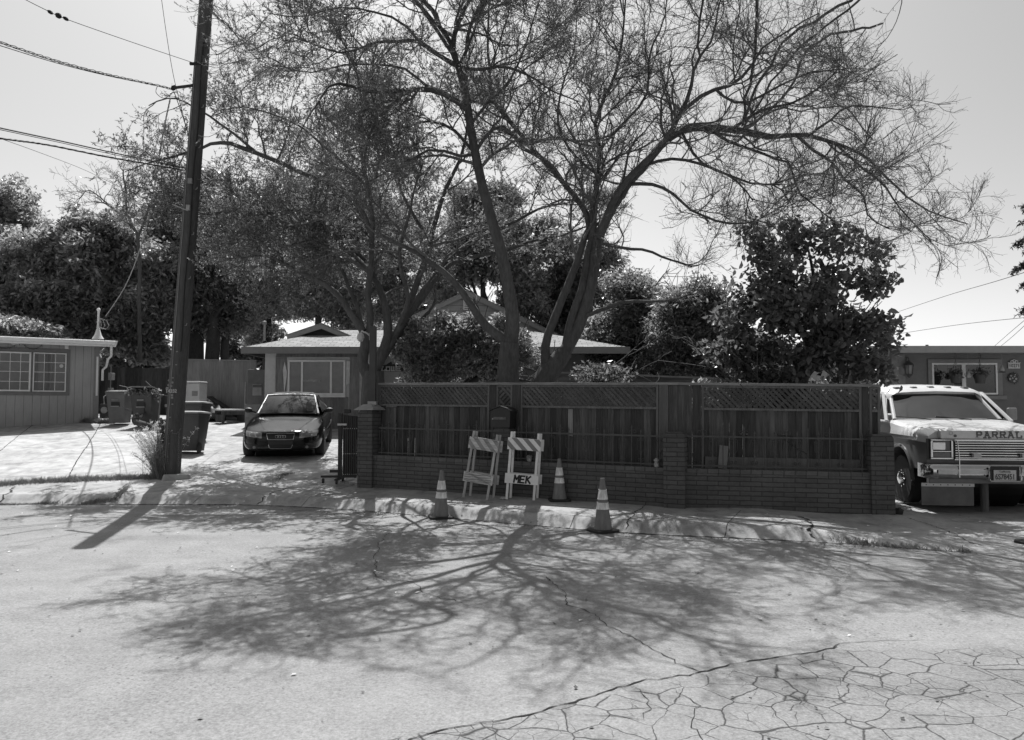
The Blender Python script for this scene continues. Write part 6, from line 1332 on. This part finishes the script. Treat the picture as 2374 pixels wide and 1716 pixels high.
# left tree
TAD = 14.9; base = P(862, 950, TAD); base.z = float(gz(base.x, base.y))
limbsA = [lm(TAD, TAD, [(858, 1090, 96), (862, 960, 94), (864, 900, 90), (866, 860, 82)], 0),
 lm(TAD, TAD - .1, [(852, 880, 60), (842, 840, 44), (848, 800, 42), (842, 768, 36)], 0),
 lm(TAD, 14.6, [(852, 820, 32), (858, 745, 26), (852, 680, 24), (858, 620, 23), (860, 560, 22), (862, 500, 18), (855, 430, 15), (840, 370, 12), (835, 300, 9), (850, 220, 6)], .7),
 lm(TAD, 15.2, [(868, 860, 50), (882, 830, 44), (900, 780, 38), (896, 735, 32), (885, 690, 28), (868, 650, 25), (848, 610, 22), (820, 575, 18), (788, 560, 12)], .3),
 lm(TAD, 15.8, [(872, 860, 40), (905, 800, 38), (930, 760, 34), (965, 705, 30), (1010, 640, 26), (1045, 600, 22), (1100, 555, 18), (1150, 535, 15), (1205, 505, 12), (1260, 480, 9), (1320, 470, 6)], .6),
 lm(TAD, 13.8, [(915, 790, 34), (940, 735, 30), (962, 680, 26), (985, 620, 24), (1000, 560, 22), (1015, 510, 20), (1030, 455, 17), (1060, 390, 14), (1080, 320, 10), (1085, 250, 7)], .6),
 lm(14.8, 15.2, [(836, 768, 30), (812, 725, 27), (790, 690, 25), (760, 665, 22), (720, 645, 19), (680, 625, 16), (640, 600, 12), (600, 590, 9), (560, 600, 6)], .8),
 lm(TAD, 15.5, [(845, 760, 20), (828, 710, 18), (812, 670, 16), (795, 625, 13), (775, 595, 10)], .4),
 lm(15.2, 15.6, [(950, 740, 26), (990, 680, 22), (1040, 615, 18), (1090, 600, 15), (1160, 585, 13), (1230, 560, 11), (1290, 545, 9), (1350, 530, 6)], .5),
 lm(14.8, 16.2, [(862, 560, 20), (845, 500, 18), (800, 455, 17), (740, 420, 18), (690, 400, 18), (640, 378, 18), (590, 358, 18), (540, 342, 17), (500, 336, 14), (462, 348, 11), (420, 360, 9), (380, 374, 7), (330, 384, 5), (290, 398, 4)], 1.0),
 lm(15.6, 16.2, [(590, 358, 12), (530, 300, 10), (460, 250, 8), (400, 222, 6), (345, 245, 4)], 1.1),
 lm(14.8, 15.8, [(858, 620, 16), (800, 560, 14), (740, 520, 12), (680, 500, 10), (620, 490, 8), (560, 500, 5)], 1),
 lm(14.6, 15.6, [(856, 440, 13), (800, 380, 12), (740, 330, 10), (690, 290, 8), (620, 260, 6), (560, 245, 4)], 1),
 lm(14.5, 12.8, [(1000, 560, 14), (960, 500, 13), (930, 440, 11), (920, 370, 9), (900, 300, 7)], .9),
 lm(14.4, 13.0, [(930, 760, 20), (950, 690, 18), (930, 600, 16), (945, 520, 13), (960, 450, 10), (980, 380, 7)], .7),
 lm(14.8, 15.6, [(905, 800, 16), (940, 770, 14), (1000, 720, 12), (1010, 690, 9)], .2)]
f1 = P(690, 400, 13.2); f2 = P(835, 300, 13.6)
f1 = P(858, 620, TAD); f2 = P(855, 430, 14.7)
worldA = [wl(f1, f1 + Vector((-1.6, 4.2, 2.2)), .07, .02, 21, dens=.9), wl(f1, f1 + Vector((-3.2, 3.4, 2.0)), .07, .02, 22, dens=.9), wl(f2, f2 + Vector((-2.6, 3.2, 1.2)), .05, .02, 23), wl(f2, f2 + Vector((.4, 2.6, 1.3)), .05, .02, 24), wl(f1, f1 + Vector((-2.4, 5.6, 2.0)), .06, .02, 28, dens=1.2), wl(f1, f1 + Vector((-4.4, 1.4, 1.6)), .05, .015, 29, dens=1.2), wl(f1, f1 + Vector((-4.0, 3.6, 1.5)), .05, .015, 30, dens=1.5), wl(f1, f1 + Vector((-3.0, 6.4, 1.8)), .05, .015, 31, dens=1.5), wl(f1, f1 + Vector((-.6, 5.6, 2.0)), .05, .015, 32, dens=1.2)]
tree('feathery_tree', 'leafier multi-stemmed tree at left end of fence reaching over the pole', base, limbsA, 45, l2=2.6, n3=10, n4=8, leaf=1.0, leafsize=(.035, .075), lv=.3, world_limbs=worldA, env=((-3.2, 17.0, 4.7), (6.3, 6.5, 4.5)), low=(4.1, -3.4), twr=.0032)

# ================================================================ BACKGROUND TREES
LF = {}
def dense_tree(label, trunk_px, D, lobes, n, leaf, lv, seed, cat='tree', name='leafy_tree', trunks=None, shell=.45, clump=.28, per=9, group='trees behind the houses', hang=0, aspect=.5, fol=None, limbs=10):
    rg = np.random.default_rng(seed); b = P(trunk_px[0], trunk_px[1], D); b.z = float(gz(b.x, min(b.y, 30))); t = thing(name, label, cat, loc=b, group=group); off = np.array(b)
    ells = []
    for (px, py, rx, ry, *dd) in lobes:
        d = D + (dd[0] if dd else 0); c = P(px, py, d); ells.append((c.x, c.y, c.z, rx / sc(d), (rx + ry) / 2 / sc(d) * .9, ry / sc(d)))
    sub_ = []
    for e in ells:
        for k in range(8):
            u = nrm(rg.normal(size=3)) * rg.uniform(.35, .86); f = rg.uniform(.3, .52); sub_.append((e[0] + u[0] * e[3], e[1] + u[1] * e[4], e[2] + u[2] * e[5], e[3] * f, e[4] * f, e[5] * f * .8))
        sub_.append((e[0], e[1], e[2], e[3] * .6, e[4] * .6, e[5] * .6))
    per = int(per * 2.4); C = in_ellipsoids(rg, sub_, n // per, shell); C = C[C[:, 2] > b.z + .1]
    u = nrm(rg.normal(size=(len(C) * per, 3))) * rg.random((len(C) * per, 1)) ** .5; X = np.repeat(C, per, 0) + u * clump * [1.7, 1.7, .95]
    dr = nrm(rg.normal(size=(len(C), 3)) * [1, 1, .5] + [0, 0, -.5 - hang]); V, F = leaves_at(rg, X - off, leaf, direc=np.repeat(dr, per, 0), jit=.75, aspect=aspect); key = 'leaf_%d' % int(lv * 1000)
    if key not in LF: LF[key] = leafmat(key, min(lv * 1.75, .30), .62, .3, .5)
    place('foliage', fastmesh('foliage', V, F), LF[key], t)
    # trunks and limbs
    m = []; tp = trunks or [(trunk_px[0], lobes[0][0], lobes[0][1], 22)]
    for (x0, x1, y1, w) in tp:
        a = P(x0, trunk_px[1] + 12, D); c = P(x1, y1, D); mid = a.lerp(c, .5) + Vector((rg.normal() * .2, rg.normal() * .2, 0)); r = w / 2 / sc(D)
        Q, Rr, _ = resample([a, mid, c], [r, r * .8, r * .35], 12); m.append(strands_mesh(Q[None] - off, Rr[None], 8))
        if limbs:
            q, rr = spawn(rg, Q[None], Rr[None], limbs, .35, 1, (1.2, 3.2), (30, 65), 8, (.2, .02), .15, .12, None, .5, .25); m.append(strands_mesh(q - off, rr, 5))
            q, rr = spawn(rg, q, rr, 4, .2, 1, (.6, 1.6), (30, 65), 6, (.2, .02), .18, .05, None, .5, .3); m.append(strands_mesh(q - off, np.maximum(rr, .008), 4))
    V, F = merge(m); place('trunk', fastmesh('trunk', V, F, True), BARKD, t); return t
DT = dense_tree
DT('dark tree at the far left edge, tallest crown left of the pole', (-10, 900), 38, [(-10, 520, 95, 100), (70, 580, 90, 80), (10, 660, 120, 110)], 39171, (0.131, 0.246), 0.166, 101)
DT('broad glossy dark tree above the left house roof', (150, 880), 31, [(150, 560, 85, 75), (110, 650, 130, 110), (230, 640, 110, 120), (330, 700, 95, 110), (60, 740, 120, 70), (215, 760, 140, 60), (320, 800, 80, 50), (200, 530, 60, 50), (60, 620, 90, 80), (260, 560, 70, 70), (350, 620, 70, 80), (20, 700, 90, 80), (160, 700, 120, 80), (340, 700, 80, 80)], 93409, (0.123, 0.246), 0.142, 102, limbs=14)
DT('pale leafed bush peeping over the left house roof', (30, 850), 27.5, [(30, 765, 75, 28), (110, 775, 45, 18)], 5423, (0.115, 0.197), 0.308, 103, name='bush', cat='bush', limbs=3)
DT('dark weeping tree directly behind the pole with two thick trunks', (480, 850), 33, [(400, 470, 60, 55), (360, 560, 70, 75), (470, 740, 80, 40), (545, 735, 70, 40), (480, 420, 50, 40), (440, 450, 60, 65), (430, 560, 85, 100), (490, 640, 100, 110), (400, 660, 80, 110), (520, 520, 75, 80), (560, 640, 60, 70)], 78343, (0.098, 0.197), 0.142, 104, trunks=[(452, 440, 600, 44), (490, 500, 600, 36), (520, 560, 650, 22)], hang=.5)
DT('light feathery tree between the pole and middle house', (620, 850), 36, [(600, 540, 80, 80), (680, 560, 90, 90), (640, 660, 110, 80), (720, 660, 80, 90), (570, 700, 50, 50), (600, 775, 45, 35)], 63277, (0.082, 0.180), 0.236, 105)
DT('grey leafed tree behind the small roof gable', (735, 800), 33, [(730, 620, 70, 90), (800, 640, 80, 90), (700, 700, 70, 50), (790, 720, 90, 50)], 45198, (0.090, 0.180), 0.236, 106, trunks=[(735, 730, 640, 18)])
DT('pale feathery tree behind the left end of the gabled roof', (930, 800), 35, [(930, 560, 90, 90), (870, 640, 90, 80), (960, 680, 100, 60), (900, 720, 80, 40)], 51224, (0.082, 0.180), 0.261, 107)
DT('tall dark tree behind the roof ridge of middle house', (1120, 800), 29, [(1100, 520, 105, 95), (1050, 620, 90, 85), (1180, 600, 100, 100), (1250, 560, 80, 80), (1140, 450, 70, 45), (1200, 700, 80, 60)], 84369, (0.098, 0.197), 0.177, 108, trunks=[(1150, 1120, 600, 18), (1165, 1180, 620, 14), (1185, 1210, 600, 14), (1140, 1090, 640, 12)], limbs=8)
DT('dark thicket tree right of the raised gable', (1310, 820), 30, [(1330, 640, 75, 90), (1360, 680, 90, 90), (1300, 780, 90, 60), (1280, 700, 80, 70), (1340, 740, 80, 60), (1400, 600, 50, 50)], 51224, (0.098, 0.197), 0.104, 109)
DT('mid grey round tree between right spreading tree and big leafed tree', (1470, 880), 25, [(1470, 700, 85, 85), (1440, 780, 90, 80), (1530, 790, 80, 80), (1400, 760, 50, 60), (1500, 740, 90, 90), (1420, 820, 80, 50), (1540, 850, 90, 40)], 63277, (0.066, 0.139), 0.101, 110)
DT('bushy tree whose crown meets the left side of big leafed tree', (1600, 880), 23, [(1580, 720, 80, 85), (1640, 700, 60, 70), (1600, 780, 90, 90), (1560, 860, 90, 40), (1680, 860, 80, 40), (1560, 800, 80, 70), (1650, 800, 70, 70)], 57250, (0.066, 0.139), 0.091, 111)
DT('pale low bush just over the inner fence right of the tree trunks', (1400, 890), 16, [(1398, 872, 62, 9), (1370, 866, 22, 8), (1430, 864, 18, 8)], 1200, (0.050, 0.110), 0.06, 112, name='bush', cat='bush', limbs=2, group='bushes behind the fence')
DT('dark glossy shrub filling the space behind the fence left of centre trunk', (1020, 900), 15.3, [(1130, 850, 70, 50), (960, 780, 60, 50), (1080, 770, 70, 50), (1020, 800, 85, 68), (960, 830, 50, 50), (1090, 810, 60, 60), (1030, 745, 40, 30), (1000, 870, 90, 40), (1160, 790, 60, 60), (1220, 820, 38, 45)], 29016, (0.050, 0.100), 0.142, 113, name='shrub', cat='shrub', limbs=8, clump=.10, per=7, group='bushes behind the fence')
DT('small dark bush between the bins and the left house fence', (363, 985), 22, [(312, 972, 8, 12), (318, 965, 8, 8)], 187, (0.050, 0.100), 0.284, 114, name='bush', cat='bush', limbs=1, clump=.06)
# distant backdrop of trees low on the horizon
for i, (x, y, rx, ry, d) in enumerate([(300, 830, 130, 60, 52), (560, 800, 110, 60, 50), (1700, 800, 160, 60, 44), (1380, 800, 120, 80, 46), (1000, 780, 220, 60, 50)]):
    DT(['hazy far trees seen through the gap left of pole', 'hazy far tree seen between plywood fence and middle house', 'far trees behind the big leafed tree', 'far tree mass behind the round tree', 'far trees behind the middle house roof'][i], (x, 880), d, [(x, y, rx, ry), (x + 50, y + 20, rx * .6, ry * .8)], 9000, (.2, .42), .10, 130 + i, limbs=4)
# bare tree left of the pole
tr_b = G(0, 1000); DB = 29
tree('bare_tree', 'leafless grey tree standing over the left treetops beside the pole', Vector((P(318, 560, DB).x, DB, float(gz(-14, 28)))), [
 lm(DB, DB, [(325, 840, 16), (322, 700, 14), (322, 600, 13), (318, 540, 12)], 0), lm(DB, DB, [(318, 540, 12), (300, 520, 9), (270, 490, 8), (240, 470, 5)], .8), lm(DB, DB, [(318, 545, 12), (297, 500, 10), (293, 440, 8), (285, 400, 5)], .8),
 lm(DB, DB - 1, [(320, 560, 10), (335, 510, 8), (352, 470, 6), (380, 440, 4)], .8), lm(DB, DB + 1, [(298, 470, 7), (325, 440, 6), (345, 410, 4)], .8), lm(DB, DB, [(270, 490, 6), (235, 460, 5), (205, 440, 4), (190, 455, 3)], .8)], 71, l2=2.4, n3=7, n4=5, twr=.007, llen=(1.0, 2.2), group='trees behind the houses')

# big leafed tree behind the fence at right
rg = np.random.default_rng(88); DL = 12.6; b = P(1865, 900, DL); b.z = float(gz(b.x, b.y)); bt = thing('broadleaf_tree', 'dark tree with large drooping leaves hanging over the right end of fence', 'tree', loc=b); off = np.array(b)
el = []
for (px, py, rx, ry, dd) in [(1800, 570, 85, 55, 0), (1860, 560, 90, 60, -.3), (1735, 530, 30, 22, 0), (1960, 560, 45, 35, .3), (2030, 600, 50, 45, 0), (1990, 640, 75, 60, -.5), (1770, 650, 80, 60, .2), (1740, 740, 85, 75, .4), (1830, 720, 110, 90, -.2), (1920, 740, 110, 90, 0), (2000, 740, 75, 70, -.3), (2050, 780, 50, 50, -.6), (1720, 830, 70, 55, .2), (1800, 830, 90, 55, 0), (1960, 830, 100, 50, -.6), (1760, 900, 100, 60, .6), (1900, 910, 110, 60, .5), (2030, 850, 60, 35, -.9), (1900, 660, 70, 40, .6)]:
    c = P(px, py, DL + dd); el.append((c.x, c.y, c.z, rx / sc(DL), (rx + ry) * .55 / sc(DL), ry / sc(DL)))
sub_ = []
for e in el:
    for k in range(7):
        u = nrm(rg.normal(size=3)) * rg.uniform(.3, .9); f = rg.uniform(.28, .5); sub_.append((e[0] + u[0] * e[3], e[1] + u[1] * e[4], e[2] + u[2] * e[5], e[3] * f, e[4] * f, e[5] * f * .85))
C = in_ellipsoids(rg, sub_, 1180, .3); u = nrm(rg.normal(size=(len(C) * 9, 3))) * rg.random((len(C) * 9, 1)) ** .5; X = np.repeat(C, 9, 0) + u * [.24, .24, .17]
tw = []; 
V, F = leaves6(rg, X - off, (.09, .165), up=-.5, aspect=.55); place('foliage', fastmesh('foliage', V, F, True), leafmat('broad_leaf', .13, .42, .3, .4), bt)
m = []; a = P(1842, 905, DL); c = P(1895, 800, DL); Q, Rr, _ = resample([a + Vector((-.1, 0, -1.6)), a, c, P(1930, 700, DL), P(1900, 600, DL)], [.2, .17, .13, .08, .03], 16); m.append(strands_mesh(Q[None] - off, Rr[None], 10))
for (x, y) in ((1740, 800), (1720, 680), (1790, 600), (1870, 560), (1995, 620), (2040, 720), (2040, 830), (1960, 560)):
    k = rg.integers(5, 11); Q2, R2_, _ = resample([Q[k], (Q[k] + np.array(P(x, y, DL))) / 2 + [0, 0, .15], P(x, y, DL)], [.05, .03, .012], 9); m.append(strands_mesh(Q2[None] - off, R2_[None], 6))
    q, rr = spawn(rg, Q2[None], R2_[None], 9, .2, 1, (.3, .8), (30, 70), 6, (0, 0), .15, .012, None, .5, .4); m.append(strands_mesh(q - off, rr, 4))
V, F = merge(m); place('trunk', fastmesh('trunk', V, F, True), BARKD, bt)
# evergreen tips at the right edge
rg = np.random.default_rng(3); et = thing('evergreen_tree', 'evergreen whose drooping branch tips enter at the right edge', 'tree', loc=P(2480, 900, 16)); off = np.array(et.location); m = []; lv = []
a = np.array(et.location); Q, Rr, _ = resample([a + [0, 0, -1.5], a + [0, 0, 3], a + [.05, 0, 6.5]], [.16, .12, .03], 12); m.append(strands_mesh(Q[None] - off, Rr[None], 8))
for (py, x1) in ((500, 2372), (545, 2358), (605, 2355), (640, 2372), (700, 2372), (460, 2375), (560, 2380)):
    s0 = np.array(P(2470, py - 25, 16)); e0 = np.array(P(x1, py + 18, 15.8)); Q, Rr, _ = resample([s0, (s0 + e0) / 2 + [0, 0, .1], e0], [.03, .02, .006], 10); m.append(strands_mesh(Q[None] - off, Rr[None], 5))
    q, rr = spawn(rg, Q[None], Rr[None], 60, .3, 1, (.15, .35), (20, 60), 4, (-.5, -.1), .1, .004, None, .5, .5); m.append(strands_mesh(q - off, rr, 3)); lv.append(q.reshape(-1, 3))
V, F = merge(m); place('trunk', fastmesh('trunk', V, F), BARKD, et); X = np.repeat(np.concatenate(lv), 4, 0); V, F = leaves_at(rg, X - off, (.04, .09), up=-.6, aspect=.25); place('foliage', fastmesh('foliage', V, F), leafmat('needle_leaf', .035, .2), et)
# inner plywood-topped fence right of the trunks
a = P(1270, 900, 17.5); b = P(1660, 900, 15.8); a.z = float(gz(a.x, a.y)); b.z = float(gz(b.x, b.y)); h = P(1400, 864, 17).z - a.z
board_fence('inner_fence', 'plywood topped fence seen just above the wooden fence right of trunks', a, b, h, M('grain_plywood', .12, .8, .5, 3, (.5, 2, 5), .2), 1.22, True)
DT('added low bush darkening the lattice gaps behind the right part of wooden fence', (1810, 1080), 12.6, [(1700, 940, 90, 62), (1830, 940, 90, 62), (1950, 940, 80, 62)], 8000, (.07, .13), .12, 118, name='bush', cat='bush', limbs=3, clump=.14, group='bushes behind the fence')  # added to block the sunlit ground and wall showing through the lattice
# chair backs under the big leafed tree
for i, (px, lbl) in enumerate(((1757, 'pale slatted chair back peeping over fence under the big leafed tree'), (1797, 'second pale chair top just right of the slatted one'))):
    c_ = P(px, 872, 14.2); t = thing('garden_chair', lbl, 'chair', loc=(c_.x, c_.y, float(gz(c_.x, c_.y)))); zt_ = c_.z - t.location.z
    m_ = MB(); m_.box(-.24, .24, 0, .03, zt_ - .05, zt_); m_.box(-.24, -.21, 0, .03, 0, zt_ - .05); m_.box(.21, .24, 0, .03, 0, zt_ - .05)
    for k in range(6): m_.box(-.18 + k * .068, -.16 + k * .068, .005, .025, zt_ - .7, zt_ - .05)
    m_.build('backrest', M('chair_timber', .3, .8), t); MB().box(-.24, .24, -.45, -.001, zt_ - .75, zt_ - .71).build('seat', M('chair_timber', .3, .8), t)
    for sx in (-1, 1): MB().box(sx * .22 - .02, sx * .22 + .02, -.44, -.4, 0, zt_ - .75).build('leg', M('chair_timber', .3, .8), t)

# ================================================================ GRASS AND WEEDS
def grass(name, label, pts, n, spread, h, w, mat, seed, curve=.5, dirv=(0, 0), kind='stuff', cat='weeds', world=False):
    rg = np.random.default_rng(seed); W_ = np.array([[*(G(*p) if not world else Vector(p))] for p in pts]); L = np.r_[0, np.cumsum(np.linalg.norm(np.diff(W_[:, :2], axis=0), axis=1))]
    clump = np.sort(rg.uniform(0, L[-1], max(4, n // 60))); t = clump[rg.integers(0, len(clump), n)] + rg.normal(size=n) * .12; t = np.clip(t, 0, L[-1])
    X = np.interp(t, L, W_[:, 0]) + rg.normal(size=n) * spread; Y = np.interp(t, L, W_[:, 1]) + rg.normal(size=n) * spread; Z = gz(X, Y)
    st = np.stack([X, Y, Z], 1); d = rg.normal(size=(n, 3)) * [.45, .45, 0] + [dirv[0], dirv[1], 1]; d = nrm(d); hh = rg.uniform(h[0], h[1], (n, 1)); Q = [st]; K = 4
    sidev = nrm(rg.normal(size=(n, 3)) * [1, 1, .1])
    for k in range(1, K): d = nrm(d + sidev * curve * .3 + [dirv[0] * .3, dirv[1] * .3, -curve * .25]); Q.append(Q[-1] + d * hh / (K - 1))
    Q = np.stack(Q, 1); V, F = strands_mesh(Q, np.full((n, K), w) * np.array([1, .9, .6, .15]), 3); o = place(name, fastmesh(name, V, F), mat); return tag(o, label, cat, kind=kind)
GR = leafmat('grass_blade', .3, .45); GRP = leafmat('grass_seed', .42, .5)
grass('weeds', 'strip of low weeds along the back edge of left sidewalk', [(-40, 1130), (60, 1120), (150, 1116), (250, 1112), (370, 1108)], 3000, .09, (.04, .14), .004, GR, 1)
grass('weeds', 'thin weeds growing in the left gutter line', [(-30, 1172), (100, 1168), (150, 1166)], 500, .02, (.02, .06), .004, GR, 2); grass('weeds', 'thin weeds growing in the gutter left of the pole shadow', [(190, 1168), (270, 1158), (285, 1140), (300, 1125)], 700, .03, (.02, .07), .004, GR, 3)
grass('weeds', 'weeds growing along the foot of the left house wall', [(118, 980), (180, 979), (225, 981), (255, 981)], 900, .05, (.05, .22), .006, GR, 4); grass('weeds', 'sparse weeds in cracks of the middle driveway', [(620, 1130), (660, 1100), (690, 1096)], 260, .04, (.02, .06), .004, GR, 5)
grass('weeds', 'sparse weeds along the road edge under truck side', [(1880, 1238), (2000, 1262), (2240, 1280)], 500, .04, (.02, .06), .004, GR, 6)
gp = thing('tall_grass', 'clump of tall pale seeding grass at the left side of pole', 'grass clump', loc=G(378, 1108)); 
def plume(seed, n, off, h, dx):
    rg = np.random.default_rng(seed); st = np.array([[0, .1, 0]]) + rg.normal(size=(n, 3)) * [.09, .12, 0] + off; d = nrm(rg.normal(size=(n, 3)) * [.18, .2, 0] + [dx, 0, 1]); hh = rg.uniform(h[0], h[1], (n, 1)); Q = [st]; K = 9
    for k in range(1, K): d = nrm(d + np.array([dx * .3, -.02, -.05 * k]) * .35 + rg.normal(size=(n, 3)) * .03); Q.append(Q[-1] + d * hh / (K - 1))
    return np.stack(Q, 1)
Q = plume(1, 110, np.array([-.08, 0, 0]), (.4, 1.1), -.15); V, F = strands_mesh(Q, np.full(Q.shape[:2], .0035), 3); place('stems', fastmesh('stems', V, F), GRP, gp)
X = np.repeat(Q[:, 5:].reshape(-1, 3), 12, 0) + rng.normal(size=(110 * 4 * 12, 3)) * .018; V, F = leaves_at(rng, X, (.02, .05), up=.3, aspect=.25); place('seed_heads', fastmesh('seed_heads', V, F), GRP, gp)
Q = plume(2, 420, np.array([-.05, 0, 0]), (.2, .65), -.12); V, F = strands_mesh(Q, np.full(Q.shape[:2], .004) * np.linspace(1, .2, 9), 3); place('blades', fastmesh('blades', V, F), GR, gp)
# a low rubble kerb at the pole foot
q = G(405, 1112); kb = thing('concrete_block', 'low broken concrete block at the foot of the utility pole', 'block', loc=q, rot=(0, 0, R(28))); MB().box(-.24, .3, -.08, .08, -.1, .10, taper=.85).build('block', DRIVE2, kb, bevel=.03)
